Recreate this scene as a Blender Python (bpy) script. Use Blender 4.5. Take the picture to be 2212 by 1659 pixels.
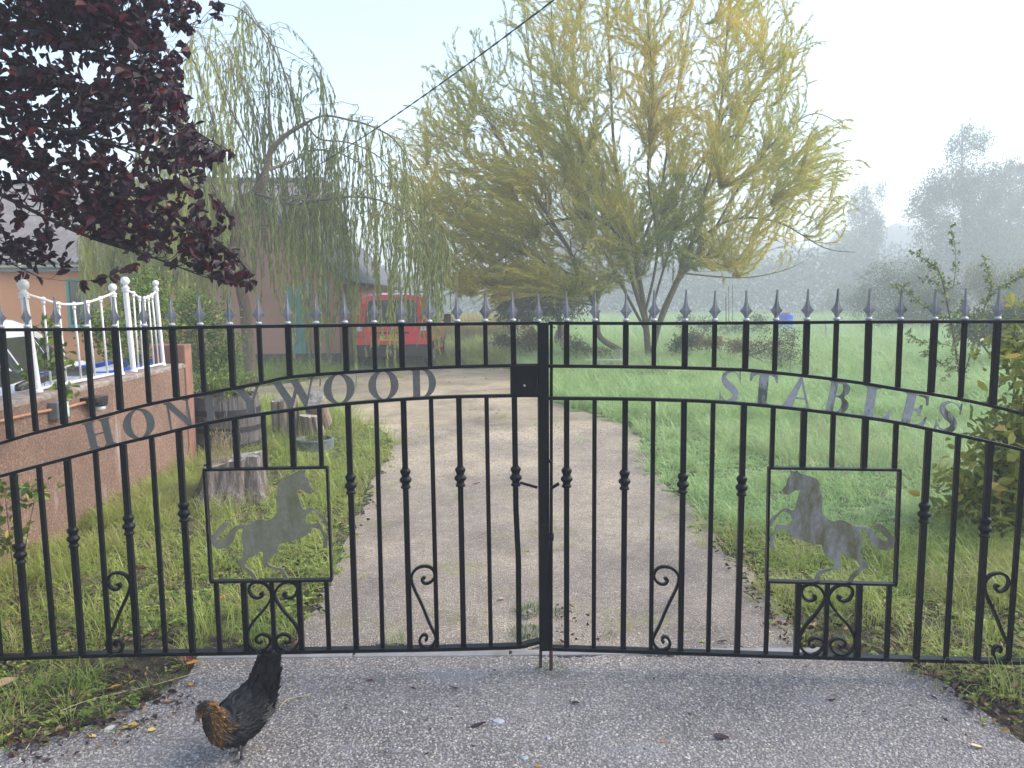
import bpy, math, random
import numpy as np
from mathutils import Vector, Matrix

rng = np.random.default_rng(7)
random.seed(7)
for o in list(bpy.data.objects):
    bpy.data.objects.remove(o)
scene = bpy.context.scene
COL = scene.collection
R = math.radians

# ------------------------------------------------------------------ camera
PITCH = R(6.1); ROLL = 0.009; FPX = 1664.0; EYE = np.array([0.0, 0.0, 1.5])
_R = np.array([1.0, 0, 0]); _U = np.array([0, math.sin(PITCH), math.cos(PITCH)]); _F = np.array([0, math.cos(PITCH), -math.sin(PITCH)])
CX = math.cos(ROLL) * _R - math.sin(ROLL) * _U
CU = math.sin(ROLL) * _R + math.cos(ROLL) * _U
cam_data = bpy.data.cameras.new('camera')
cam_data.sensor_width = 36.0; cam_data.lens = 36.0 * FPX / 2212.0
cam_data.clip_start = 0.05; cam_data.clip_end = 800
cam = bpy.data.objects.new('camera', cam_data); COL.objects.link(cam)
M = Matrix.Identity(4)
for i in range(3):
    M[i][0] = CX[i]; M[i][1] = CU[i]; M[i][2] = -_F[i]; M[i][3] = EYE[i]
cam.matrix_world = M
scene.camera = cam

# ------------------------------------------------------------------ light
SUN_EL, SUN_AZ = R(36), R(82)      # azimuth measured from +Y towards +X
world = bpy.data.worlds.new('World'); scene.world = world; world.use_nodes = True
wn = world.node_tree; wn.nodes.clear()
w_out = wn.nodes.new('ShaderNodeOutputWorld'); w_bg = wn.nodes.new('ShaderNodeBackground'); w_sky = wn.nodes.new('ShaderNodeTexSky')
w_sky.sky_type = 'NISHITA'; w_sky.sun_disc = False; w_sky.sun_elevation = SUN_EL; w_sky.sun_rotation = SUN_AZ
w_sky.air_density = 1.15; w_sky.dust_density = 1.3; w_sky.ozone_density = 1.0
w_bg.inputs[1].default_value = 0.10
wn.links.new(w_sky.outputs[0], w_bg.inputs[0]); wn.links.new(w_bg.outputs[0], w_out.inputs[0])
sun_d = bpy.data.lights.new('sun', 'SUN'); sun_d.energy = 1.5; sun_d.angle = R(42); sun_d.color = (1.0, 0.91, 0.79)
sun = bpy.data.objects.new('sun', sun_d); COL.objects.link(sun)
sdir = Vector((math.sin(SUN_AZ) * math.cos(SUN_EL), math.cos(SUN_AZ) * math.cos(SUN_EL), math.sin(SUN_EL)))
sun.rotation_euler = sdir.to_track_quat('Z', 'Y').to_euler()
scene.view_settings.view_transform = 'Standard'; scene.view_settings.look = 'None'
scene.view_settings.gamma = 1.0; scene.view_settings.use_curve_mapping = False
scene.view_settings.exposure = 1.95
cy = scene.cycles
cy.max_bounces = 8; cy.diffuse_bounces = 3; cy.glossy_bounces = 3; cy.transmission_bounces = 4
cy.volume_bounces = 2; cy.transparent_max_bounces = 8; cy.use_denoising = True
cy.sample_clamp_indirect = 6.0

# ------------------------------------------------------------------ pixel -> place helpers (px in the 2212 x 1659 copy of the photo)
def ray(px, py):
    return CX * ((px - 1106) / FPX) - CU * ((py - 829.5) / FPX) + _F
def at(px, py, Y):
    d = ray(px, py); return EYE + d * (Y / d[1])
def gnd(px, py, z=0.0):
    d = ray(px, py); return EYE + d * ((z - EYE[2]) / d[2])
def px_of(P):
    P = np.atleast_2d(P) - EYE
    x, u, f = P @ CX, P @ CU, P @ _F
    return np.stack([1106 + FPX * x / f, 829.5 - FPX * u / f], 1)

# ------------------------------------------------------------------ mesh helpers
def link(o, parent=None):
    COL.objects.link(o)
    if parent is not None: o.parent = parent
    return o
def tag(o, label=None, cat=None, group=None, kind=None):
    if label: o['label'] = label
    if cat: o['category'] = cat
    if group: o['group'] = group
    if kind: o['kind'] = kind
    return o
def empty(name, loc=(0, 0, 0), rz=0.0):
    o = bpy.data.objects.new(name, None); o.empty_display_size = 0.1
    o.location = loc; o.rotation_euler = (0, 0, rz); COL.objects.link(o); return o

def npmesh(name, V, faces, mats, smooth=False, midx=None, attrs=None):
    """faces: list of int arrays (n,k)"""
    V = np.asarray(V, dtype=np.float32).reshape(-1, 3)
    faces = [np.asarray(f, dtype=np.int32) for f in faces if len(f)]
    me = bpy.data.meshes.new(name)
    me.vertices.add(len(V)); me.vertices.foreach_set('co', V.ravel())
    tot = np.concatenate([np.full(len(f), f.shape[1], np.int32) for f in faces])
    lv = np.concatenate([f.ravel() for f in faces])
    me.loops.add(len(lv)); me.loops.foreach_set('vertex_index', lv)
    me.polygons.add(len(tot))
    st = np.zeros(len(tot), np.int32); st[1:] = np.cumsum(tot)[:-1]
    me.polygons.foreach_set('loop_start', st); me.polygons.foreach_set('loop_total', tot)
    if midx is not None: me.polygons.foreach_set('material_index', np.asarray(midx, np.int32))
    me.polygons.foreach_set('use_smooth', np.full(len(tot), bool(smooth)))
    for m in (mats if isinstance(mats, (list, tuple)) else [mats]): me.materials.append(m)
    if attrs:
        for k, (dom, a) in attrs.items():
            at_ = me.attributes.new(k, 'FLOAT', dom); at_.data.foreach_set('value', np.asarray(a, np.float32))
    me.update(calc_edges=True); me.validate()
    return me

class MB:
    """collects hand-made shapes, builds ONE mesh object"""
    def __init__(s): s.V = []; s.F = []; s.I = []; s.mi = 0
    def add(s, vs, fs):
        b = len(s.V); s.V += [tuple(map(float, v)) for v in vs]
        for f in fs: s.F.append([b + i for i in f]); s.I.append(s.mi)
        return s
    def box(s, c, d, rz=0.0, taper=1.0, M4=None):
        x, y, z = d[0] / 2, d[1] / 2, d[2] / 2; vs = []
        for dz, t in ((-z, 1), (z, taper)):
            for dx, dy in ((-x, -y), (x, -y), (x, y), (-x, y)):
                X, Y = dx * t, dy * t
                vs.append((c[0] + X * math.cos(rz) - Y * math.sin(rz), c[1] + X * math.sin(rz) + Y * math.cos(rz), c[2] + dz))
        return s.add(vs, [(3, 2, 1, 0), (4, 5, 6, 7), (0, 1, 5, 4), (1, 2, 6, 5), (2, 3, 7, 6), (3, 0, 4, 7)])
    def loft(s, rings, cap=True, closed=True):
        n = len(rings[0]); vs = [p for r in rings for p in r]; fs = []
        for i in range(len(rings) - 1):
            for j in range(n if closed else n - 1):
                k = (j + 1) % n; fs.append((i * n + j, i * n + k, (i + 1) * n + k, (i + 1) * n + j))
        if cap: fs.append(tuple(range(n - 1, -1, -1))); fs.append(tuple((len(rings) - 1) * n + j for j in range(n)))
        return s.add(vs, fs)
    def lathe(s, c, prof, n=12, squash=(1, 1)):
        rings = []
        for r, z in prof:
            rings.append([(c[0] + r * squash[0] * math.cos(2 * math.pi * k / n), c[1] + r * squash[1] * math.sin(2 * math.pi * k / n), c[2] + z) for k in range(n)])
        return s.loft(rings)
    def tube(s, pts, rad, n=6, cap=True):
        pts = [Vector(p) for p in pts]
        rad = rad if isinstance(rad, (list, tuple, np.ndarray)) else [rad] * len(pts)
        T = []
        for i in range(len(pts)):
            a = pts[max(i - 1, 0)]; b = pts[min(i + 1, len(pts) - 1)]; T.append((b - a).normalized())
        ref = Vector((0, 0, 1)) if abs(T[0].z) < 0.9 else Vector((1, 0, 0))
        u = T[0].cross(ref).normalized(); rings = []
        for p, t, r in zip(pts, T, rad):
            u = (u - t * u.dot(t)).normalized(); v = t.cross(u)
            rings.append([tuple(p + (u * math.cos(2 * math.pi * k / n) + v * math.sin(2 * math.pi * k / n)) * r) for k in range(n)])
        return s.loft(rings, cap)
    def bar(s, a, b, w, d=None, up=(0, 1, 0)):
        """square-section bar from a to b, width w across, depth d along 'up' direction"""
        d = d or w; a = Vector(a); b = Vector(b); t = (b - a).normalized(); v = Vector(up); v = (v - t * v.dot(t)).normalized(); u = t.cross(v)
        rings = []
        for p in (a, b):
            rings.append([tuple(p + u * (w / 2 * i) + v * (d / 2 * j)) for i, j in ((-1, -1), (1, -1), (1, 1), (-1, 1))])
        return s.loft(rings)
    def ball(s, c, r, n=10, m=7, sq=(1, 1, 1)):
        pr = [(max(r * math.sin(math.pi * i / m), 1e-4), -r * math.cos(math.pi * i / m) * sq[2]) for i in range(m + 1)]
        return s.lathe(c, pr, n, sq[:2])
    def build(s, name, mats, parent=None, smooth=False, bevel=0.0, loc=None, auto=None):
        me = bpy.data.meshes.new(name); me.from_pydata(s.V, [], s.F)
        for m in (mats if isinstance(mats, (list, tuple)) else [mats]): me.materials.append(m)
        me.polygons.foreach_set('material_index', s.I)
        me.polygons.foreach_set('use_smooth', [bool(smooth)] * len(me.polygons)); me.update()
        o = bpy.data.objects.new(name, me); link(o, parent)
        if loc is not None: o.location = loc
        if bevel:
            b = o.modifiers.new('bevel', 'BEVEL'); b.width = bevel; b.segments = 2; b.limit_method = 'ANGLE'; b.angle_limit = R(35)
        return o

def tubes_np(paths, radii, n=5):
    """many polylines -> vertex/face arrays (vectorised per path length)"""
    VV = []; FF = []; base = 0
    by = {}
    for p, r in zip(paths, radii): by.setdefault(len(p), []).append((p, r))
    ang = np.arange(n) * 2 * math.pi / n; ca = np.cos(ang); sa = np.sin(ang)
    for L, lst in by.items():
        P = np.array([a for a, _ in lst], float); Q = np.array([b for _, b in lst], float)     # (m,L,3),(m,L)
        T = np.gradient(P, axis=1); T /= np.linalg.norm(T, axis=2, keepdims=True) + 1e-9
        ref = np.where(np.abs(T[:, :1, 2:3]) < 0.85, np.array([[[0, 0, 1.0]]]), np.array([[[1.0, 0, 0]]]))
        ref = np.broadcast_to(ref, T.shape)
        u = np.cross(T, ref); u /= np.linalg.norm(u, axis=2, keepdims=True) + 1e-9; v = np.cross(T, u)
        ring = P[:, :, None, :] + (u[:, :, None, :] * ca[None, None, :, None] + v[:, :, None, :] * sa[None, None, :, None]) * Q[:, :, None, None]
        m = len(lst); VV.append(ring.reshape(-1, 3))
        i = np.arange(m)[:, None, None] * L * n; j = np.arange(L - 1)[None, :, None] * n; k = np.arange(n)[None, None, :]; k2 = (k + 1) % n
        f = np.stack([i + j + k, i + j + k2, i + j + n + k2, i + j + n + k], -1).reshape(-1, 4) + base
        FF.append(f); base += m * L * n
    return np.concatenate(VV), np.concatenate(FF)

def bez(a, b, c, n):
    t = np.linspace(0, 1, n)[:, None]
    return (1 - t) ** 2 * a + 2 * t * (1 - t) * b + t ** 2 * c
def smooth_path(pts, n=12):
    P = np.array(pts, float); m = len(P); out = []
    for i in range(m - 1):
        p0 = P[max(i - 1, 0)]; p1 = P[i]; p2 = P[i + 1]; p3 = P[min(i + 2, m - 1)]
        t = np.linspace(0, 1, n, endpoint=False)[:, None]
        out.append(0.5 * ((2 * p1) + (-p0 + p2) * t + (2 * p0 - 5 * p1 + 4 * p2 - p3) * t ** 2 + (-p0 + 3 * p1 - 3 * p2 + p3) * t ** 3))
    out.append(P[-1:]); return np.concatenate(out)
def unit(v): return v / (np.linalg.norm(v, axis=-1, keepdims=True) + 1e-9)

def leaves_np(P, D, L, W, tint, oval=False, fold=0.25, base=0):
    """P positions, D directions, returns V, F, tint per face"""
    n = len(P); D = unit(D); rnd = unit(rng.normal(size=(n, 3)) + np.array([0, 0, 0.9]))
    S = unit(np.cross(D, rnd)); N = np.cross(S, D)
    L = np.asarray(L)[:, None]; W = np.asarray(W)[:, None]
    if not oval:
        mid = P + D * L * 0.45
        V = np.stack([P, mid - S * W / 2 + N * W * fold, P + D * L - N * L * 0.08, mid + S * W / 2 + N * W * fold], 1).reshape(-1, 3)
        b = np.arange(n)[:, None] * 4 + base
        F = np.concatenate([b + np.array([[0, 1, 2]]), b + np.array([[0, 2, 3]])], 1).reshape(-1, 3)
        return V, F, np.repeat(tint, 2)
    a = P + D * L * 0.3; c = P + D * L * 0.68
    V = np.stack([P, a - S * W * .42 + N * W * fold, c - S * W * .46 + N * W * fold, P + D * L - N * L * .12,
                  c + S * W * .46 + N * W * fold, a + S * W * .42 + N * W * fold], 1).reshape(-1, 3)
    b = np.arange(n)[:, None] * 6 + base
    F = np.concatenate([b + np.array([[0, 1, 2, 3]]), b + np.array([[0, 3, 4, 5]])], 1).reshape(-1, 4)
    return V, F, np.repeat(tint, 2)

# ------------------------------------------------------------------ materials
def new_mat(name):
    m = bpy.data.materials.new(name); m.use_nodes = True; nt = m.node_tree
    return m, nt, nt.nodes['Principled BSDF']
def N(nt, t, **kw):
    n = nt.nodes.new(t)
    for k, v in kw.items(): setattr(n, k, v)
    return n
def ramp(nt, fac, stops, interp='LINEAR'):
    r = N(nt, 'ShaderNodeValToRGB'); r.color_ramp.interpolation = interp
    e = r.color_ramp.elements
    while len(e) < len(stops): e.new(0.5)
    for i, (p, c) in enumerate(stops):
        e[i].position = p; e[i].color = (*c, 1) if len(c) == 3 else c
    nt.links.new(fac, r.inputs[0]); return r.outputs[0]
def noise(nt, scale, detail=4, rough=0.55, vec=None, out=0):
    n = N(nt, 'ShaderNodeTexNoise'); n.inputs['Scale'].default_value = scale; n.inputs['Detail'].default_value = detail; n.inputs['Roughness'].default_value = rough
    if vec is not None: nt.links.new(vec, n.inputs['Vector'])
    return n.outputs[out]
def coords(nt, which='Object'):
    return N(nt, 'ShaderNodeTexCoord').outputs[which]
def wpos(nt): return N(nt, 'ShaderNodeNewGeometry').outputs['Position']
def mix(nt, fac, a, b, mode='MIX'):
    m = N(nt, 'ShaderNodeMix', data_type='RGBA', blend_type=mode)
    for s, v in ((m.inputs[0], fac), (m.inputs[6], a), (m.inputs[7], b)):
        if hasattr(v, 'is_linked') or isinstance(v, bpy.types.NodeSocket): nt.links.new(v, s)
        elif isinstance(v, (int, float)): s.default_value = v
        else: s.default_value = (*v, 1) if len(v) == 3 else v
    return m.outputs[2]
def bump(nt, b, h, strength=0.3, dist=0.01):
    n = N(nt, 'ShaderNodeBump'); n.inputs['Strength'].default_value = strength; n.inputs['Distance'].default_value = dist
    nt.links.new(h, n.inputs['Height']); nt.links.new(n.outputs[0], b.inputs['Normal'])
def plain(name, col, rough=0.6, metal=0.0, var=0.12, vs=6.0, bmp=0.0, bs=60, dirt=None, spec=0.5):
    m, nt, b = new_mat(name); v = wpos(nt)
    n = noise(nt, vs, 5, .6, v)
    lo = tuple(c * (1 - var) for c in col); hi = tuple(min(1, c * (1 + var)) for c in col)
    c = ramp(nt, n, [(.3, lo), (.7, hi)])
    if dirt:
        f = ramp(nt, noise(nt, dirt[1], 6, .7, v), [(dirt[2], (0, 0, 0)), (dirt[3], (1, 1, 1))]); c = mix(nt, f, c, dirt[0])
    nt.links.new(c, b.inputs['Base Color']); b.inputs['Roughness'].default_value = rough; b.inputs['Metallic'].default_value = metal
    b.inputs['Specular IOR Level'].default_value = spec
    if bmp: bump(nt, b, noise(nt, bs, 6, .65, v), bmp, .01)
    return m
def leaf_mat(name, stops, rough=0.45, trans=0.35, attr='tint', inst=False, patch=None):
    m, nt, b = new_mat(name); a = N(nt, 'ShaderNodeAttribute'); a.attribute_name = attr
    if inst: a.attribute_type = 'INSTANCER'
    c = ramp(nt, a.outputs['Fac'], stops)
    if patch:
        f = ramp(nt, noise(nt, patch[1], 4, .6, wpos(nt)), [(patch[2], (0, 0, 0)), (patch[3], (1, 1, 1))]); c = mix(nt, f, c, patch[0])
    nt.links.new(c, b.inputs['Base Color']); b.inputs['Roughness'].default_value = rough
    t = N(nt, 'ShaderNodeBsdfTranslucent'); nt.links.new(c, t.inputs[0]); mx = N(nt, 'ShaderNodeMixShader'); mx.inputs[0].default_value = trans
    nt.links.new(b.outputs[0], mx.inputs[1]); nt.links.new(t.outputs[0], mx.inputs[2])
    nt.links.new(mx.outputs[0], nt.nodes['Material Output'].inputs[0]); return m

def make_gate_black():
    m, nt, b = new_mat('black_gate_paint'); v = wpos(nt)
    algae = ramp(nt, noise(nt, 9, 6, .75, v), [(.56, (0, 0, 0)), (.72, (.55, .55, .55))])
    sp = ramp(nt, noise(nt, 90, 3, .7, v), [(.66, (0, 0, 0)), (.74, (.5, .5, .5))])
    c = mix(nt, algae, (.004, .005, .008), (.016, .020, .010)); c = mix(nt, sp, c, (.05, .055, .05))
    nt.links.new(c, b.inputs['Base Color']); b.inputs['Roughness'].default_value = .38; b.inputs['Specular IOR Level'].default_value = .22
    bump(nt, b, noise(nt, 160, 4, .6, v), .15, .004); return m
MAT_BLACK = make_gate_black()
def make_zinc(name, base, moss, lo, hi, metal=.35):
    m, nt, b = new_mat(name); v = wpos(nt); oi = N(nt, 'ShaderNodeObjectInfo')
    s = N(nt, 'ShaderNodeMapping'); s.inputs['Scale'].default_value = (1, 1, .35); nt.links.new(v, s.inputs[0])
    add = N(nt, 'ShaderNodeVectorMath', operation='ADD'); nt.links.new(s.outputs[0], add.inputs[0])
    sc = N(nt, 'ShaderNodeMath', operation='MULTIPLY'); nt.links.new(oi.outputs['Random'], sc.inputs[0]); sc.inputs[1].default_value = 7.0
    nt.links.new(sc.outputs[0], add.inputs[1])
    f = ramp(nt, noise(nt, 14, 8, .72, add.outputs[0]), [(lo, (0, 0, 0)), (hi, (1, 1, 1))])
    g = ramp(nt, noise(nt, 60, 5, .7, v), [(.3, tuple(x * .8 for x in base)), (.7, tuple(x * 1.2 for x in base))])
    nt.links.new(mix(nt, f, g, moss), b.inputs['Base Color']); b.inputs['Roughness'].default_value = .5; b.inputs['Metallic'].default_value = metal
    bump(nt, b, noise(nt, 120, 5, .7, v), .2, .003); return m
MAT_LETTER_L = make_zinc('grey_letter_metal', (.12, .117, .11), (.09, .09, .075), .5, .75, .1)
MAT_LETTER_R = make_zinc('stained_letter_metal', (.31, .31, .32), (.075, .08, .06), .50, .60, .1)
MAT_SPIKE = make_zinc('pewter_spike_paint', (.19, .19, .205), (.055, .055, .05), .54, .68, .25)
MAT_HORSE_L = make_zinc('weathered_horse_plate', (.22, .21, .155), (.14, .135, .07), .42, .66, .2)
MAT_HORSE_R = make_zinc('streaked_horse_plate', (.25, .245, .23), (.12, .11, .05), .42, .60, .2)
MAT_RUST = plain('rusty_steel', (.07, .035, .022), .8, .2, .4, 40, .4, 150)
MAT_WHITE_METAL = plain('white_painted_iron', (.78, .78, .8), .4, 0, .05, 20, .05, 80, dirt=((.4, .33, .25), 30, .66, .8))
# ================================================================== SETTING
def poly_sheet(name, pts, z, mat, parent=None, kind='structure'):
    from mathutils.geometry import tessellate_polygon
    P = [Vector((float(p[0]), float(p[1]), 0)) for p in pts]
    t = tessellate_polygon([P])
    me = bpy.data.meshes.new(name)
    fs = []
    for a, b, c in t:
        nrm = (P[b] - P[a]).cross(P[c] - P[a]).z
        fs.append((a, b, c) if nrm > 0 else (a, c, b))
    me.from_pydata([(p.x, p.y, z) for p in P], [], fs); me.materials.append(mat); me.update()
    o = bpy.data.objects.new(name, me); link(o, parent)
    if kind: o['kind'] = kind
    return o
def rough_edge(pts, step=0.10, amp=0.03, closed=True):
    out = []; n = len(pts)
    for i in range(n if closed else n - 1):
        a = np.array(pts[i][:2], float); b = np.array(pts[(i + 1) % n][:2], float); d = np.linalg.norm(b - a)
        k = max(1, int(d / max(step, step * 0.12 * np.linalg.norm(a))))
        t = (b - a) / (d + 1e-9); nn = np.array([-t[1], t[0]])
        for j in range(k):
            q = a + (b - a) * j / k
            out.append(q + nn * rng.normal() * amp * (0 if j == 0 else 1))
    return np.array(out)
def inside(P, poly):
    x, y = P[:, 0], P[:, 1]; r = np.zeros(len(P), bool); n = len(poly)
    for i in range(n):
        x1, y1 = poly[i][:2]; x2, y2 = poly[(i + 1) % n][:2]
        if y1 == y2: continue
        c = ((y1 > y) != (y2 > y)) & (x < (x2 - x1) * (y - y1) / (y2 - y1) + x1); r ^= c
    return r
def vnoise(x, y, s, seed=0):
    r = np.random.default_rng(seed); v = np.zeros_like(x, dtype=float)
    for k in range(7):
        a = r.uniform(0, 6.28); f = s * r.uniform(.6, 2.4); v += np.sin((x * math.cos(a) + y * math.sin(a)) * f + r.uniform(0, 6.28) + 1.3 * np.sin(f * .7 * (x * math.sin(a) - y * math.cos(a)) + k))
    return v / 7 * 1.6

# --- ground sheet
m, nt, b = new_mat('meadow_ground'); v = wpos(nt)
c1 = ramp(nt, noise(nt, .35, 6, .6, v), [(.35, (.085, .13, .035)), (.65, (.13, .19, .05))])
c2 = ramp(nt, noise(nt, 5, 6, .7, v), [(.48, (.05, .038, .026)), (.56, (.10, .085, .045)), (.66, (.13, .16, .05))])
sp = N(nt, 'ShaderNodeSeparateXYZ'); nt.links.new(v, sp.inputs[0])
mr = N(nt, 'ShaderNodeMapRange'); mr.inputs[1].default_value = 6; mr.inputs[2].default_value = 16; nt.links.new(sp.outputs[1], mr.inputs[0])
nt.links.new(mix(nt, mr.outputs[0], c2, c1), b.inputs['Base Color']); b.inputs['Roughness'].default_value = .95
bump(nt, b, noise(nt, 45, 8, .8, v), 1.0, .05)
MAT_GROUND = m
g = 300.0
gm = npmesh('ground', [(-g, -40, 0), (g, -40, 0), (g, 480, 0), (-g, 480, 0)], [np.array([[0, 1, 2, 3]])], MAT_GROUND)
tag(link(bpy.data.objects.new('ground', gm)), kind='structure')

# --- gravel materials
def gravel_mat(name, lo, mid, hi, base, moss, moss_lo, stone=95, cement=(.25, .24, .25), near=None):
    m, nt, b = new_mat(name); v = wpos(nt)
    vo = N(nt, 'ShaderNodeTexVoronoi'); vo.inputs['Scale'].default_value = stone; nt.links.new(v, vo.inputs['Vector'])
    sep = N(nt, 'ShaderNodeSeparateColor'); nt.links.new(vo.outputs['Color'], sep.inputs[0])
    st = ramp(nt, sep.outputs[0], [(0, lo), (.45, mid), (.8, mid), (1, hi)])
    dist = ramp(nt, vo.outputs['Distance'], [(.28, (0, 0, 0)), (.62, (1, 1, 1))])
    c = mix(nt, dist, st, base)
    big = ramp(nt, noise(nt, .9, 5, .65, v), [(.32, (.55, .54, .55)), (.48, (.95, .94, .93)), (.68, (1.25, 1.22, 1.18))])
    c = mix(nt, 1.0, c, big, 'MULTIPLY')
    fine = ramp(nt, noise(nt, 9, 6, .7, v), [(.3, (.78, .77, .78)), (.7, (1.15, 1.13, 1.1))]); c = mix(nt, 1.0, c, fine, 'MULTIPLY')
    cem = ramp(nt, noise(nt, 2.3, 5, .6, v), [(.60, (0, 0, 0)), (.66, (.8, .8, .8))]); c = mix(nt, cem, c, cement)
    trk = ramp(nt, noise(nt, .55, 3, .5, v), [(.42, (.82, .82, .84)), (.58, (1.1, 1.1, 1.08))]); c = mix(nt, 1.0, c, trk, 'MULTIPLY')
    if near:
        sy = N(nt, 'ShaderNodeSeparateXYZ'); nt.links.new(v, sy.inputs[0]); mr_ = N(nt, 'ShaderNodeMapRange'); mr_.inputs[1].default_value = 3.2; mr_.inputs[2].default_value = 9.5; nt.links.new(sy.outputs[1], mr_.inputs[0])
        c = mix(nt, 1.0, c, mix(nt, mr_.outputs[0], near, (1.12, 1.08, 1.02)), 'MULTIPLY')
    mo = ramp(nt, noise(nt, 1.6, 7, .72, v), [(moss_lo, (0, 0, 0)), (moss_lo + .14, (.75, .75, .75))]); c = mix(nt, mo, c, moss)
    nt.links.new(c, b.inputs['Base Color']); b.inputs['Roughness'].default_value = .75
    h = N(nt, 'ShaderNodeMath', operation='ADD'); nt.links.new(dist, h.inputs[0]); nt.links.new(noise(nt, 40, 5, .7, v), h.inputs[1])
    bp = N(nt, 'ShaderNodeBump'); bp.inputs['Strength'].default_value = .55; bp.inputs['Distance'].default_value = .006; bp.invert = True
    nt.links.new(h.outputs[0], bp.inputs['Height']); nt.links.new(bp.outputs[0], b.inputs['Normal'])
    return m
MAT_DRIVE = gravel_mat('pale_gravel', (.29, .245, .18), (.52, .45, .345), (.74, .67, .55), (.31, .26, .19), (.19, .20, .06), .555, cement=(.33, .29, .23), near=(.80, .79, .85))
MAT_APRON = gravel_mat('exposed_aggregate', (.18, .162, .155), (.36, .335, .32), (.68, .64, .59), (.18, .162, .155), (.14, .125, .10), .66, stone=82)

Y_STRIP = float(gnd(1106, 1414)[1])
drive_px = [(640, 1406), (655, 1345), (690, 1285), (735, 1215), (765, 1130), (800, 1045), (838, 985), (850, 955), (825, 930), (745, 905), (700, 893)]
drive_w = [gnd(*p)[:2] for p in drive_px]
far_left = [gnd(640, 880)[:2], gnd(560, 868)[:2], gnd(420, 862)[:2], gnd(420, 832)[:2], gnd(560, 836)[:2]]
far_top = [gnd(x, y)[:2] for x, y in [(640, 826), (720, 812), (800, 801), (900, 796), (1000, 796), (1085, 796), (1120, 803)]]
right_px = [(1150, 830), (1200, 866), (1240, 884), (1300, 897), (1345, 912), (1385, 950), (1402, 990), (1425, 1040), (1470, 1075), (1515, 1110), (1545, 1165), (1600, 1215), (1650, 1275), (1700, 1335), (1728, 1406)]
right_w = [gnd(*p)[:2] for p in right_px]
DRIVE = drive_w + far_left + far_top + right_w
DRIVE_R = rough_edge(DRIVE, .12, .035)
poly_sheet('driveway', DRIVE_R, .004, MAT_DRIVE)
apron_l = [gnd(*p)[:2] for p in [(432, 1416), (405, 1465), (330, 1515), (200, 1568), (100, 1600), (0, 1622)]]
apron_r = [gnd(*p)[:2] for p in [(2212, 1610), (2150, 1562), (2050, 1485), (1940, 1432), (1900, 1421)]]
APRON = apron_l + [np.array(q) for q in [(-2.6, 1.9), (-4.5, .4), (-5, -4), (5, -4), (4.5, .6), (2.9, 1.9)]] + apron_r
APRON_R = rough_edge(APRON, .08, .02)
poly_sheet('pavement', APRON_R, .006, MAT_APRON)
MAT_STRIP = plain('concrete_edging', (.27, .265, .27), .8, 0, .2, 8, .3, 120, dirt=((.2, .19, .16), 5, .55, .7))
ex = [float(gnd(430, 1414)[0]), float(gnd(1790, 1420)[0])]
xs = np.linspace(ex[0], ex[1], 5)
for i in range(4):                                        # four lengths of edging with open joints
    mb = MB(); mb.box(((xs[i] + xs[i + 1]) / 2, Y_STRIP, -.02), (xs[i + 1] - xs[i] - .012, .052, .06))
    tag(mb.build('kerb_edging', MAT_STRIP, bevel=.004), kind='structure')

# --- hills in the mist
hx = np.linspace(-105, 105, 120); prof = []
for x in hx:
    h = 3.5 + 5.5 / (1 + math.exp(-(x - 8) / 14)) + 3 / (1 + math.exp(-(x - 75) / 16)) + .9 * math.sin(x * .21) + .6 * math.sin(x * .53 + 1) + .35 * math.sin(x * 1.3) + .25 * math.sin(x * 2.9)
    prof.append(h)
V = []; rows = [(78, 0), (84, .45), (92, .8), (104, 1.0), (135, .9), (165, .4), (180, -0.02)]
for yy, k in rows:
    for x, h in zip(hx, prof): V.append((x * (yy / 90) * 1.3, (yy + .03 * abs(x)) * 2.0, h * 1.9 * k + (.5 * math.sin(x * .9 + yy) if 0 < k < 1 else 0)))
n_ = len(hx); F = [(r * n_ + i, r * n_ + i + 1, (r + 1) * n_ + i + 1, (r + 1) * n_ + i) for r in range(len(rows) - 1) for i in range(n_ - 1)]
m, nt, b = new_mat('far_hill_cover'); v = wpos(nt)
nt.links.new(ramp(nt, noise(nt, .35, 7, .7, v), [(.3, (.02, .03, .02)), (.7, (.07, .085, .04))]), b.inputs['Base Color']); b.inputs['Roughness'].default_value = 1
bump(nt, b, noise(nt, .8, 6, .7, v), 1, 1.0)
hm = npmesh('hills', V, [np.array(F)], m, smooth=True); tag(link(bpy.data.objects.new('hills', hm)), kind='structure')

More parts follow.
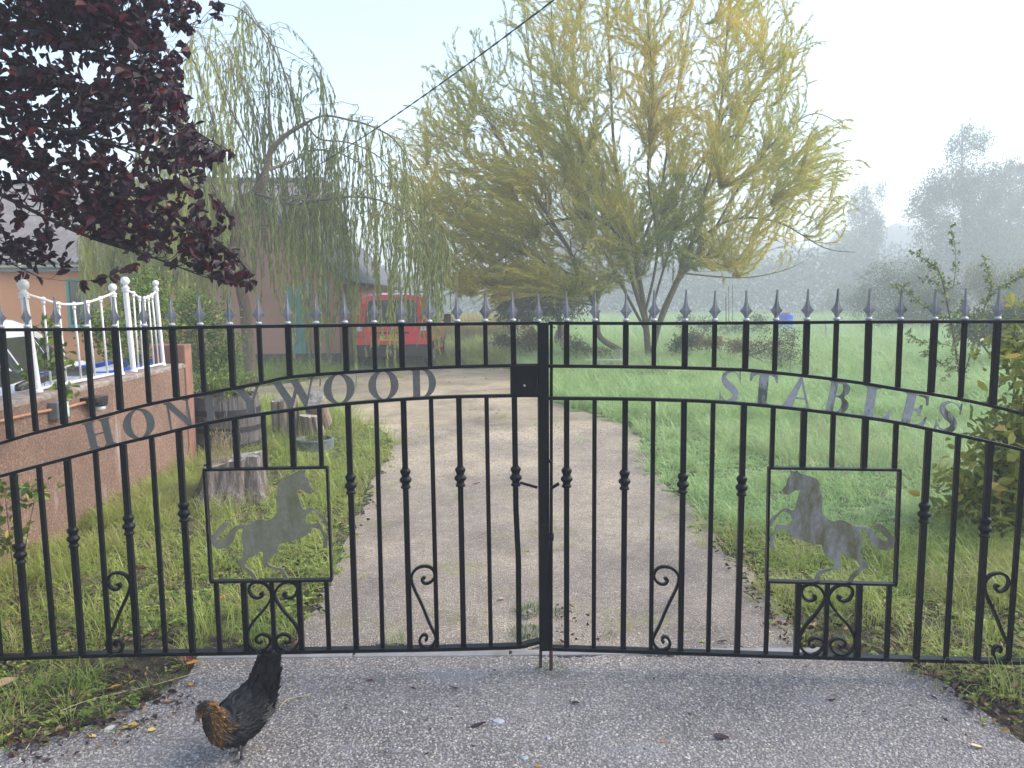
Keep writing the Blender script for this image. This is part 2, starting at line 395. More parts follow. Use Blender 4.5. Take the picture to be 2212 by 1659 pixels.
# ------------------------------------------------------------------ scatter (geometry nodes, sources live inside the same mesh)
def scatter(name, variants, P, idx, rot, tilt, scale, tint, mats, vmats=None, parent=None):
    """variants: list of (V,F list of faces arrays, face blade-tint)."""
    VV = [np.asarray(P, float)]; var = [np.full(len(P), -1.0)]; FF = []; bl = []; mi = []; base = len(P)
    for k, (v, f, t) in enumerate(variants):
        VV.append(np.asarray(v)); var.append(np.full(len(v), float(k))); FF.append(np.asarray(f) + base); bl.append(t); base += len(v)
        mi.append(np.full(len(f), 0 if vmats is None else vmats[k]))
    nV = sum(len(a) for a in VV); nP = len(P)
    def pad(a): r = np.zeros(nV, np.float32); r[:nP] = a; return r
    me = npmesh(name, np.concatenate(VV), FF, mats, midx=np.concatenate(mi), attrs={
        'var': ('POINT', np.concatenate(var)), 'pick': ('POINT', pad(idx)), 'rz': ('POINT', pad(rot)), 'tx': ('POINT', pad(tilt)),
        'sc': ('POINT', pad(scale)), 'tint': ('POINT', pad(tint)), 'blade': ('FACE', np.concatenate(bl))})
    o = bpy.data.objects.new(name, me); link(o, parent)
    ng = bpy.data.node_groups.new(name + '_nodes', 'GeometryNodeTree')
    ng.interface.new_socket('Geometry', in_out='INPUT', socket_type='NodeSocketGeometry'); ng.interface.new_socket('Geometry', in_out='OUTPUT', socket_type='NodeSocketGeometry')
    gi = ng.nodes.new('NodeGroupInput'); go = ng.nodes.new('NodeGroupOutput'); L = ng.links.new
    def attr(nm):
        a = ng.nodes.new('GeometryNodeInputNamedAttribute'); a.data_type = 'FLOAT'; a.inputs['Name'].default_value = nm; return a.outputs[0]
    def cmp(s, val):
        c = ng.nodes.new('FunctionNodeCompare'); c.data_type = 'FLOAT'; c.operation = 'EQUAL'; L(s, c.inputs[0]); c.inputs[1].default_value = val; c.inputs['Epsilon'].default_value = .1; return c.outputs[0]
    def sep(geo, sel):
        s = ng.nodes.new('GeometryNodeSeparateGeometry'); s.domain = 'POINT'; L(geo, s.inputs[0]); L(sel, s.inputs[1]); return s.outputs[0]
    v = attr('var'); pts = sep(gi.outputs[0], cmp(v, -1)); join = ng.nodes.new('GeometryNodeJoinGeometry'); 
    for k in range(len(variants)):
        t = sep(gi.outputs[0], cmp(v, float(k))); g2 = ng.nodes.new('GeometryNodeGeometryToInstance'); L(t, g2.inputs[0]); L(g2.outputs[0], join.inputs[0])
    iop = ng.nodes.new('GeometryNodeInstanceOnPoints'); L(pts, iop.inputs['Points']); L(join.outputs[0], iop.inputs['Instance']); iop.inputs['Pick Instance'].default_value = True
    L(attr('pick'), iop.inputs['Instance Index'])
    cx = ng.nodes.new('ShaderNodeCombineXYZ'); L(attr('tx'), cx.inputs[0]); L(attr('rz'), cx.inputs[2])
    L(cx.outputs[0], iop.inputs['Rotation']); L(attr('sc'), iop.inputs['Scale']); L(iop.outputs[0], go.inputs[0])
    md = o.modifiers.new('scatter', 'NODES'); md.node_group = ng
    o['kind'] = 'stuff'; return o
def order_fix(k, n): return n - 1 - k      # Join Geometry keeps links newest first

def tuft(nb, rad, h0, h1, w, lean, droop, seed, segs=3):
    r = np.random.default_rng(seed); V = []; F = []; T = []
    for i in range(nb):
        a = r.uniform(0, 6.28); q = rad * math.sqrt(r.uniform()); x0, y0 = q * math.cos(a), q * math.sin(a)
        h = r.uniform(h0, h1); az = a + r.normal() * .9; ln = abs(r.normal()) * lean + .08; ww = w * r.uniform(.6, 1.2); b = len(V)
        px_, py_, pz_ = x0, y0, -.005; ang = ln; sx, sy = -math.sin(az), math.cos(az); tv = r.uniform()
        for s in range(segs):
            k = ww * (1 - s / segs) ** .6
            V += [(px_ - sx * k / 2, py_ - sy * k / 2, pz_), (px_ + sx * k / 2, py_ + sy * k / 2, pz_)]
            st = h / segs; px_ += math.cos(az) * math.sin(ang) * st; py_ += math.sin(az) * math.sin(ang) * st; pz_ += math.cos(ang) * st; ang += droop * r.uniform(.5, 1.3) / segs * 2
        V.append((px_, py_, pz_))
        for s in range(segs - 1):
            F += [(b + 2 * s, b + 2 * s + 1, b + 2 * s + 3), (b + 2 * s, b + 2 * s + 3, b + 2 * s + 2)]; T += [tv, tv]
        F.append((b + 2 * segs - 2, b + 2 * segs - 1, b + 2 * segs)); T.append(tv)
    return np.array(V), np.array(F), np.array(T)
def rosette(nl, L, w, seed):
    r = np.random.default_rng(seed); V = []; F = []; T = []
    for i in range(nl):
        a = r.uniform(0, 6.28); el = r.uniform(.25, 1.1); l = L * r.uniform(.5, 1.1); b = len(V); ww = w * r.uniform(.7, 1.2)
        d = np.array([math.cos(a) * math.cos(el), math.sin(a) * math.cos(el), math.sin(el)]); s = np.array([-math.sin(a), math.cos(a), 0]); tv = r.uniform()
        p0 = d * l * .25; m1 = d * l * .6; tip = d * l + np.array([0, 0, -.25 * l])
        V += [p0, m1 - s * ww / 2, tip, m1 + s * ww / 2]; F += [(b, b + 1, b + 2), (b, b + 2, b + 3)]; T += [tv, tv]
    return np.array(V), np.array(F), np.array(T)

def grass_mat(name, green, dry):
    m, nt, b = new_mat(name)
    a = N(nt, 'ShaderNodeAttribute'); a.attribute_name = 'tint'; a.attribute_type = 'INSTANCER'
    c = N(nt, 'ShaderNodeAttribute'); c.attribute_name = 'blade'
    f = N(nt, 'ShaderNodeMath', operation='MULTIPLY_ADD'); nt.links.new(c.outputs['Fac'], f.inputs[0]); f.inputs[1].default_value = .38; nt.links.new(a.outputs['Fac'], f.inputs[2])
    col = ramp(nt, f.outputs[0], [(0, green[0]), (.35, green[1]), (.62, green[2]), (.82, dry[0]), (1, dry[1])])
    nt.links.new(col, b.inputs['Base Color']); b.inputs['Roughness'].default_value = .42
    t = N(nt, 'ShaderNodeBsdfTranslucent'); nt.links.new(col, t.inputs[0]); mx = N(nt, 'ShaderNodeMixShader'); mx.inputs[0].default_value = .35
    nt.links.new(b.outputs[0], mx.inputs[1]); nt.links.new(t.outputs[0], mx.inputs[2]); nt.links.new(mx.outputs[0], nt.nodes['Material Output'].inputs[0]); return m
MAT_GRASS = grass_mat('meadow_grass', [(.08, .16, .02), (.25, .37, .06), (.42, .49, .11)], [(.40, .38, .13), (.42, .33, .17)])
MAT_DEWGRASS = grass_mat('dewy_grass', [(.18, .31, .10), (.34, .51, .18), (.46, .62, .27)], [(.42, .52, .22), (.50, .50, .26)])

GV = [tuft(26, .06, .03, .075, .0042, .55, .5, 1), tuft(26, .06, .04, .10, .004, .6, .8, 2), tuft(22, .05, .08, .17, .0045, .4, .8, 3),
      tuft(26, .07, .18, .38, .0045, .35, 1.0, 4, 4), rosette(9, .06, .028, 5), tuft(24, .07, .02, .05, .004, .9, .6, 6)]
def grass_points():
    rho = 820.0; out = []
    # pdf in Y
    Ys = np.linspace(2.0, 60, 4000); dens = np.where(Ys < 5.5, rho, rho * (5.5 / Ys) ** 1.75); wid = 2 * (.72 * Ys + 1.2)
    w = dens * wid; cdf = np.cumsum(w) * (Ys[1] - Ys[0]); n = int(cdf[-1]); Y = np.interp(rng.uniform(0, cdf[-1], n), cdf, Ys)
    X = rng.uniform(-1, 1, n) * (.72 * Y + 1.2)
    P = np.stack([X, Y, np.zeros(n)], 1)
    return P
P = grass_points()
jit = rng.normal(size=(len(P), 2)) * .035 * np.minimum(1 + P[:, 1:2] * .12, 3)
ind = inside(P[:, :2] + jit, np.array(DRIVE)) | inside(P[:, :2] + jit * .7, np.array(APRON))
strip = (np.abs(P[:, 1] - Y_STRIP) < .07) & (P[:, 0] > ex[0]) & (P[:, 0] < ex[1])
tongue = (P[:, 1] < 3.2) & (P[:, 0] > -1.35) & (P[:, 0] < 1.5)
yard = (P[:, 0] < -3.0) & (P[:, 1] < 9)
house = (P[:, 0] < -3.9) & (P[:, 1] > 19.2) & (P[:, 1] < 30)
keep = ~(ind | strip | yard | house | tongue)
mossy = ind & (P[:, 1] > 3.3) & (rng.uniform(size=len(P)) < .06) & (vnoise(P[:, 0], P[:, 1], 1.6, 5) > .25)
# grass wedge in the far drive
keep |= mossy
P = P[keep]; inn = ind[keep]
n = len(P); d = P[:, 1]; left = P[:, 0] < 0
nz = vnoise(P[:, 0], P[:, 1], 1.1, 3); nz2 = vnoise(P[:, 0], P[:, 1], 3.2, 9); nz3 = vnoise(P[:, 0], P[:, 1], .45, 12)
near = d < 9
pick = rng.choice([0, 1, 5, 4], n, p=[.38, .40, .16, .06]).astype(float)
long_zone = ((P[:, 0] > 2.1) & (d > 3.6) & (d < 12) & (nz > -.15)) | ((d > 6) & (nz2 > .75) & ~left) | ((d > 9) & (d < 17) & (P[:, 0] > .3) & (P[:, 0] < 4) & (nz2 > .1))
u = rng.uniform(size=n)
pick[long_zone & (u < .26)] = 2; pick[long_zone & (u < .05)] = 3
pick[(~long_zone) & (u > .94)] = 2
edge_wall = left & (P[:, 0] < -2.45) & near & (u < .35); pick[edge_wall] = 2; pick[edge_wall & (u < .1)] = 3
pick[(d < 3.15) & (pick == 0)] = 1
bare = near & left & (nz2 < -.25) & (u < .8)          # muddy, leafy spots
bare |= near & ~left & (d < 3.6) & (nz2 < -.3) & (u < .7)
low = bare & (rng.uniform(size=n) < .55); pick[low] = rng.choice([0, 4, 5], low.sum()).astype(float); bare &= ~low; sel = ~(bare); 
tint = .30 + .12 * nz + .08 * nz2 + rng.normal(size=n) * .09
tint += np.where(near, .05, 0) + np.where(pick == 3, .22, 0)
tint[low] += .3; dry = (rng.uniform(size=n) < np.where(near, .12, .05)); tint[dry] += .35
tint += np.where(inn, .12, 0)
sc = rng.uniform(.75, 1.25, n) * np.where(low, .55, 1) * np.where(near & left, .68, 1) * np.where(near & ~left, .74, 1) * np.where(d < 3.3, .8, 1) * np.where(d < 5.5, 1, (d / 5.5) ** .62); sc[inn] *= .5
sc *= np.where(d > 12, .85, 1)
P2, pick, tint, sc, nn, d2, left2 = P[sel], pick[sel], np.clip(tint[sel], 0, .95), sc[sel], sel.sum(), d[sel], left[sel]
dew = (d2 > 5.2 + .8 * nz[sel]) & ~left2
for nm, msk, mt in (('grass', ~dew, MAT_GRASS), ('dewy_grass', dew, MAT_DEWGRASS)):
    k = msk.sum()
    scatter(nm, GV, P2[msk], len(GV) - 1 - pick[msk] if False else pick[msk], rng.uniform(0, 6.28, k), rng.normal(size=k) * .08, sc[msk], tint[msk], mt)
print('grass', nn)

# --- loose stones on the pavement and the drive (uncountable)
def pebble(seed):
    r = np.random.default_rng(seed); V = []; 
    t = (1 + 5 ** .5) / 2
    pts = [(-1, t, 0), (1, t, 0), (-1, -t, 0), (1, -t, 0), (0, -1, t), (0, 1, t), (0, -1, -t), (0, 1, -t), (t, 0, -1), (t, 0, 1), (-t, 0, -1), (-t, 0, 1)]
    F = [(0, 11, 5), (0, 5, 1), (0, 1, 7), (0, 7, 10), (0, 10, 11), (1, 5, 9), (5, 11, 4), (11, 10, 2), (10, 7, 6), (7, 1, 8), (3, 9, 4), (3, 4, 2), (3, 2, 6), (3, 6, 8), (3, 8, 9), (4, 9, 5), (2, 4, 11), (6, 2, 10), (8, 6, 7), (9, 8, 1)]
    V = np.array(pts) / 1.9 * r.uniform(.75, 1.2, (12, 1)) * np.array([1, r.uniform(.6, .9), .5])
    return V * .5, np.array(F), np.full(20, r.uniform())
m, nt, b = new_mat('pebble_stone'); a = N(nt, 'ShaderNodeAttribute'); a.attribute_name = 'tint'; a.attribute_type = 'INSTANCER'
nt.links.new(ramp(nt, a.outputs['Fac'], [(0, (.11, .10, .10)), (.3, (.24, .22, .22)), (.6, (.36, .34, .33)), (.8, (.45, .40, .30)), (1, (.64, .62, .60))]), b.inputs['Base Color']); b.inputs['Roughness'].default_value = .55
MAT_PEBBLE = m
nP = 60000; Y = rng.uniform(1.95, Y_STRIP - .03, nP); X = rng.uniform(-1, 1, nP) * (.78 * Y + .5); Pp = np.stack([X, Y, np.full(nP, .006)], 1)
Pp = Pp[inside(Pp[:, :2], np.array(APRON))]
nD = 60000; Y = Y_STRIP + .03 + rng.uniform(0, 1, nD) ** 1.5 * 6; X = rng.uniform(-1, 1, nD) * (.35 * Y + 1.2); Pd = np.stack([X, Y, np.full(nD, .004)], 1)
Pd = Pd[inside(Pd[:, :2], np.array(DRIVE))]
PV = [pebble(k) for k in range(5)]
for nm, Q, s0, s1, toff in (('loose_stones', Pp, .004, .0125, 0.05), ('gravel', Pd, .005, .011, .12)):
    k = len(Q); s = rng.uniform(s0, s1, k) * np.where(rng.uniform(size=k) < .05, 1.4, 1)
    s *= np.maximum(1, Q[:, 1] / 4.5)
    scatter(nm, PV, Q, rng.integers(0, 5, k), rng.uniform(0, 6.28, k), rng.normal(size=k) * .3, s, np.clip(rng.beta(1.6, 1.9, k) * .95 + toff * .6, 0, 1), MAT_PEBBLE)
# ================================================================== GATE
C0 = at(1180, 1400, 3.02); CXg = float(C0[0])
AL, AR = R(2.2), R(-4.4)
class Leaf:
    def __init__(s, ang, name, label):
        s.a = ang; s.o = np.array([CXg, 3.02, 0.0]); s.dx = np.array([math.cos(ang), math.sin(ang), 0]); s.n = np.array([-math.sin(ang), math.cos(ang), 0])
        s.root = empty(name, tuple(s.o), ang); tag(s.root, label, 'gate')
    def p(s, px, py):
        d = ray(px, py); t = ((s.o - EYE) @ s.n) / (d @ s.n); q = EYE + d * t - s.o
        return float(q @ s.dx), float(q[2])
GL = Leaf(AL, 'gate_leaf', 'black wrought iron gate leaf with HONEYWOOD lettering, nearest the pink wall')
GR = Leaf(AR, 'gate_leaf', 'black wrought iron gate leaf with STABLES lettering, in front of the meadow')
rail_top = {0: [(-85, 714), (0, 712.6), (250, 711), (433, 707), (737, 703), (1104, 698.6), (1165, 698)], 1: [(1184, 698), (1475, 698.6), (1875, 695.5), (2212, 694.6), (2330, 694)]}
arch_u = {0: [(-85, 982), (0, 958), (77, 935), (200, 905), (320, 874), (443, 850), (567, 827), (623, 815), (737, 805), (937, 793.6), (1104, 789.5), (1163, 789)],
          1: [(1184, 790.5), (1345, 792), (1475, 794.5), (1608, 799), (1675, 805), (1741, 812), (1808, 820), (1878, 830), (1936, 840), (2010, 851), (2078, 863), (2141, 877), (2212, 895), (2330, 932)]}
arch_l = {0: [(-85, 1052), (0, 1028.6), (150, 988.6), (267, 957), (327, 943), (443, 915), (567, 894), (737, 873), (934, 858.6), (1104, 854.5), (1163, 854)],
          1: [(1184, 860), (1345, 861.5), (1475, 864.6), (1545, 867.6), (1608, 872), (1678, 878.6), (1735, 884.6), (1798, 892), (1871, 902), (1935, 912), (2008, 927), (2071, 940), (2138, 955), (2212, 973), (2330, 1008)]}
rail_b = {0: [(-30, 1421), (0, 1420), (235, 1412.5), (504, 1408), (737, 1403.5), (939, 1400), (1112, 1395), (1140, 1390), (1165, 1384)], 1: [(1184, 1399), (1475, 1408), (1810, 1419), (2212, 1429), (2330, 1433)]}
tops = {0: [-58, 3, 59, 123, 187, 248, 312, 372, 433, 497, 559, 622, 683, 745.6, 808, 867, 927, 988, 1048, 1108],
        1: [1224, 1285, 1352, 1413, 1480, 1544, 1612, 1676, 1743, 1807, 1877, 1945, 2019, 2084, 2155, 2232, 2300]}
bots = {0: [1, 62, 119, 178, 238, 298, 358, 416.5, 476, 534, 594, 652, 711, 770, 827, 886, 944.6, 1001.7, 1060.4, 1121],
        1: [1224, 1282.5, 1346, 1406, 1469.6, 1529.5, 1592, 1654, 1720, 1782, 1851, 1914.7, 1979, 2043, 2110, 2178, 2242]}
thick0 = {0: lambda i: i % 2 == 1, 1: lambda i: i % 2 == 0}
knob = {0: {1: 1195, 3: 1160, 5: 1133, 7: 1105, 13: 1045, 15: 1033, 17: 1029, 19: 1028}, 1: {0: 1031, 2: 1036, 4: 1043, 6: 1049, 12: 1107, 14: 1138, 16: 1172}}
panel = {0: (range(8, 13), [(442, 1014.5), (707, 1009), (717, 1252), (457, 1256)]), 1: (range(7, 12), [(1661, 1010.5), (1943, 1014.7), (1934, 1262), (1656, 1255)])}

def spike_mesh():
    mb = MB(); mb.mi = 1; mb.lathe((0, 0, 0), [(.0065, 0), (.0105, .003), (.0115, .0065), (.0095, .010), (.0065, .0125)], 10); mb.mi = 0
    prof = [(.0125, .0058), (.018, .0068), (.025, .010), (.032, .0155), (.0385, .0205), (.0395, .0207), (.046, .0150), (.054, .0100), (.064, .0068), (.078, .0048), (.096, .0036), (.112, .003), (.1155, .0018)]
    rings = []
    for z, w in prof:
        t = min(.0062, max(.0030, w)) * (1 if z < .1 else .7); e = .0012
        rings.append([(-w, -e, z), (-w * .3, -t * .55, z), (0, -t, z), (w * .3, -t * .55, z), (w, -e, z), (w, e, z), (w * .3, t * .55, z), (0, t, z), (-w * .3, t * .55, z), (-w, e, z)])
    mb.loft(rings); return mb
MAT_RING = plain('bare_collar_metal', (.42, .42, .45), .5, .3, .3, 60)
_sp = spike_mesh().build('spike', [MAT_SPIKE, MAT_RING]); SPIKE_ME = _sp.data; bpy.data.objects.remove(_sp)
_c = MB(); _c.lathe((0, 0, 0), [(.0115, -.040), (.0165, -.038), (.0175, -.034), (.0165, -.030), (.013, -.026), (.0145, -.018), (.0205, -.012), (.0215, -.006), (.0200, 0.0), (.0150, .004), (.0135, .010), (.0165, .018), (.0185, .023), (.0185, .029), (.0165, .033), (.0125, .036), (.0115, .040)], 16)
_o = _c.build('collar', MAT_BLACK, smooth=True); COLLAR_ME = _o.data; bpy.data.objects.remove(_o)

def curve_obj(name, splines, mat, thick, parent, y=0.0):
    cu = bpy.data.curves.new(name, 'CURVE'); cu.dimensions = '2D'; cu.fill_mode = 'BOTH'; cu.extrude = thick / 2
    for s in splines:
        sp = cu.splines.new('POLY'); sp.points.add(len(s) - 1); sp.use_cyclic_u = True
        for i, (a, c) in enumerate(s): sp.points[i].co = (a, c, 0, 1)
    t = bpy.data.objects.new(name, cu); COL.objects.link(t)
    bpy.context.view_layer.update()
    me = bpy.data.meshes.new_from_object(t.evaluated_get(bpy.context.evaluated_depsgraph_get()))
    bpy.data.objects.remove(t); bpy.data.curves.remove(cu)
    me.transform(Matrix(((1, 0, 0, 0), (0, 0, 1, y), (0, 1, 0, 0), (0, 0, 0, 1)))); me.name = name
    me.materials.clear(); me.materials.append(mat)
    return link(bpy.data.objects.new(name, me), parent)
def arc(cx, cy_, rx, ry, a0, a1, n=14): return [(cx + rx * math.cos(R(a0 + (a1 - a0) * i / n)), cy_ + ry * math.sin(R(a0 + (a1 - a0) * i / n))) for i in range(n + 1)]
def s_shape():
    c = smooth_path([(.93, .80, 0), (.80, .93, 0), (.55, .985, 0), (.30, .93, 0), (.17, .76, 0), (.32, .59, 0), (.60, .45, 0), (.80, .28, 0), (.70, .09, 0), (.42, .015, 0), (.20, .07, 0), (.08, .22, 0)], 5)[:, :2]
    w = np.interp(np.linspace(0, 1, len(c)), [0, .09, .18, .27, .38, .5, .62, .73, .82, .9, 1], [.02, .03, .035, .10, .24, .27, .27, .22, .09, .03, .02])
    t = np.gradient(c, axis=0); t /= np.linalg.norm(t, axis=1, keepdims=True); n = np.stack([-t[:, 1], t[:, 0]], 1)
    a = c + n * w[:, None] / 2; b_ = c - n * w[:, None] / 2
    A = [tuple(q) for q in a]; B = [tuple(q) for q in b_[::-1]]
    return [A + [(.03, .33), (.0, .32), (.02, -.02), (.07, -.02)] + B + [(.96, .64), (1.0, .64), (.98, 1.02), (.93, 1.0)]]
GLY = {
 'H': [[(0,1),(.42,1),(.42,.97),(.34,.93),(.34,.53),(.66,.53),(.66,.93),(.58,.97),(.58,1),(1,1),(1,.97),(.92,.93),(.92,.07),(1,.03),(1,0),(.58,0),(.58,.03),(.66,.07),(.66,.47),(.34,.47),(.34,.07),(.42,.03),(.42,0),(0,0),(0,.03),(.08,.07),(.08,.93),(0,.97)]],
 'O': [arc(.5, .5, .5, .5, 0, 354, 40), arc(.5, .5, .245, .455, 0, 354, 40)],
 'N': [[(0,1),(.25,1),(.84,.32),(.84,.93),(.72,.97),(.72,1),(1,1),(1,.97),(.91,.93),(.91,0),(.84,0),(.17,.8),(.17,.07),(.3,.03),(.3,0),(0,0),(0,.03),(.1,.07),(.1,.93),(0,.97)]],
 'E': [[(0,1),(.9,1),(.95,.7),(.88,.7),(.82,.88),(.7,.94),(.42,.94),(.42,.54),(.6,.57),(.68,.68),(.74,.68),(.74,.32),(.68,.32),(.6,.45),(.42,.48),(.42,.06),(.72,.07),(.86,.16),(.94,.34),(1,.34),(.96,0),(0,0),(0,.03),(.1,.07),(.1,.93),(0,.97)]],
 'Y': [[(0,1),(.45,1),(.45,.97),(.38,.93),(.62,.54),(.83,.93),(.74,.97),(.74,1),(1,1),(1,.97),(.92,.93),(.68,.46),(.68,.07),(.78,.03),(.78,0),(.3,0),(.3,.03),(.4,.07),(.4,.44),(.08,.93),(0,.97)]],
 'W': [[(0,1),(.27,1),(.23,.95),(.43,.36),(.52,.70),(.45,.95),(.40,1),(.67,1),(.63,.95),(.79,.34),(.91,.93),(.84,.97),(.84,1),(1,1),(1,.97),(.96,.93),(.75,0),(.69,0),(.555,.52),(.41,0),(.34,0),(.06,.95)]],
 'D': [[(0,1),(.5,1)] + arc(.5, .5, .5, .5, 84, -84) + [(.5,0),(0,0),(0,.03),(.09,.07),(.09,.93),(0,.97)], [(.37,.95),(.45,.95)] + arc(.46, .5, .26, .45, 84, -84) + [(.45,.05),(.37,.05)]],
 'S': s_shape(),
 'T': [[(0,.72),(.03,1),(.97,1),(1,.72),(.94,.72),(.87,.88),(.77,.94),(.66,.94),(.66,.07),(.8,.03),(.8,0),(.2,0),(.2,.03),(.34,.07),(.34,.94),(.23,.94),(.13,.88),(.06,.72)]],
 'A': [[(.50,1),(.57,1),(.89,.07),(1,.03),(1,0),(.68,0),(.68,.03),(.82,.07),(.745,.30),(.42,.30),(.36,.07),(.42,.03),(.42,0),(0,0),(0,.03),(.08,.07)], [(.445,.36),(.72,.36),(.565,.82)]],
 'B': [[(0,1),(.55,1)] + arc(.58, .77, .34, .23, 84, -60, 10) + arc(.60, .26, .40, .26, 66, -84, 12) + [(.58,0),(0,0),(0,.03),(.1,.07),(.1,.93),(0,.97)], [(.38,.94),(.50,.94)] + arc(.50, .75, .15, .19, 84, -84, 8) + [(.48,.56),(.38,.56)], [(.38,.49),(.54,.49)] + arc(.54, .275, .17, .215, 84, -84, 8) + [(.52,.06),(.38,.06)]],
 'L': [[(0,1),(.55,1),(.55,.97),(.42,.93),(.42,.06),(.7,.07),(.86,.16),(.94,.34),(1,.34),(.96,0),(0,0),(0,.03),(.12,.07),(.12,.93),(0,.97)]],
}
LETTERS = {0: [('H', (179,915), (238,900), (194,972)), ('O', (262.7,889.5), (330.6,876.6), (271.9,953.7)), ('N', (353.6,871.5), (410.5,859), (364.6,934)), ('E', (439,852), (486.6,844), (445.4,915.5)),
               ('Y', (506,840), (562.8,830), (515.1,903)), ('W', (586.1,827), (679,813), (594.8,888)), ('O', (697.2,810.5), (764.6,803.5), (701.6,875.5)), ('O', (794.3,801.5), (859.6,797), (797.7,866.5)), ('D', (886.5,798), (941.2,795), (888.2,860))],
           1: [('S', (1556.2,800), (1600.5,802.6), (1552.4,866.5)), ('T', (1620.7,803), (1681.5,808.5), (1614.4,871)), ('A', (1694.1,811), (1762.4,819), (1685.3,877.5)), ('B', (1791.5,821), (1842,828), (1777.6,888)),
               ('L', (1867.4,831.5), (1930.6,842.5), (1857.3,898)), ('E', (1955.9,846.5), (2011.6,856.5), (1939.5,913)), ('S', (2029.3,862), (2078.6,873), (2016.6,925))]}
HORSE = [(372,98),(385,150),(385,180),(345,215),(335,260),(325,310),(275,370),(295,420),(350,425),(410,390),(450,370),(510,380),(495,450),(465,540),(435,625),(390,638),(340,610),(290,620),(215,680),(140,740),(110,800),(88,868),(130,845),(165,775),(225,700),(275,655),(330,672),(385,715),(398,770),(385,820),(350,842),(290,832),(225,822),(185,855),(160,930),(103,1010),(112,1090),(120,1150),(180,1165),(165,1110),(150,1050),(165,990),(200,925),(240,895),(300,890),(340,930),(400,985),(470,1020),(560,1050),(650,1080),(740,1092),(800,1105),(820,1160),(840,1220),(890,1265),(940,1300),(975,1340),(960,1385),(900,1410),(840,1425),(770,1440),(740,1480),(710,1540),(693,1592),(765,1592),(765,1540),(800,1475),(860,1455),(950,1430),(1010,1405),(1058,1385),(1045,1300),(1040,1225),(1080,1212),(1120,1245),(1190,1275),(1250,1300),(1290,1345),(1308,1400),(1260,1440),(1190,1500),(1160,1550),(1135,1600),(1200,1600),(1220,1555),(1265,1510),(1330,1440),(1380,1410),(1415,1380),(1390,1335),(1345,1300),(1320,1230),(1315,1150),(1335,1060),(1330,980),(1300,900),(1350,900),(1395,930),(1425,1000),(1450,1060),(1500,1120),(1580,1160),(1680,1170),(1750,1130),(1775,1000),(1740,980),(1680,910),(1620,850),(1560,815),(1500,815),(1520,850),(1560,900),(1620,960),(1690,1025),(1670,1045),(1610,1040),(1555,1000),(1510,940),(1450,885),(1385,857),(1300,850),(1225,842),(1160,810),(1090,775),(1030,770),(960,785),(890,760),(830,710),(800,640),(805,560),(808,480),(785,410),(770,340),(768,280),(735,230),(680,200),(600,175),(520,150),(460,108),(450,125),(400,115)]
SCROLL = [(2078,447),(2092,440),(2100,455),(2085,476),(2055,476),(2028,456),(2015,425),(2025,390),(2052,370),(2090,366),(2130,378),(2160,408),(2170,445),(2155,505),(2100,620),(2050,740),(2010,825),(2018,868),(2045,895),(2080,898),(2108,880),(2115,850),(2100,822),(2080,815),(2066,828),(2068,845),(2080,850)]
SCROLL2 = [(835,560),(850,548),(852,568),(820,582),(785,570),(763,530),(775,492),(820,476),(872,492),(910,540),(908,585),(860,660),(790,740),(752,815),(752,870),(785,915),(830,930),(880,910),(905,868),(890,835),(850,822),(815,838),(810,864),(832,880),(850,868)]
SCROLLS = {0: [((231.8, 282), (1237, 1410), 0), ((534, 587), (1257, 1405), 0), ((594, 647), (1257, 1405), 1), ((889, 940.5), (1223, 1398), 1)],
           1: [((1411, 1466), (1224, 1403), 0), ((1727, 1781), (1262, 1414), 0), ((1790, 1846), (1263, 1415), 1), ((2126, 2180), (1238, 1424), 1)]}
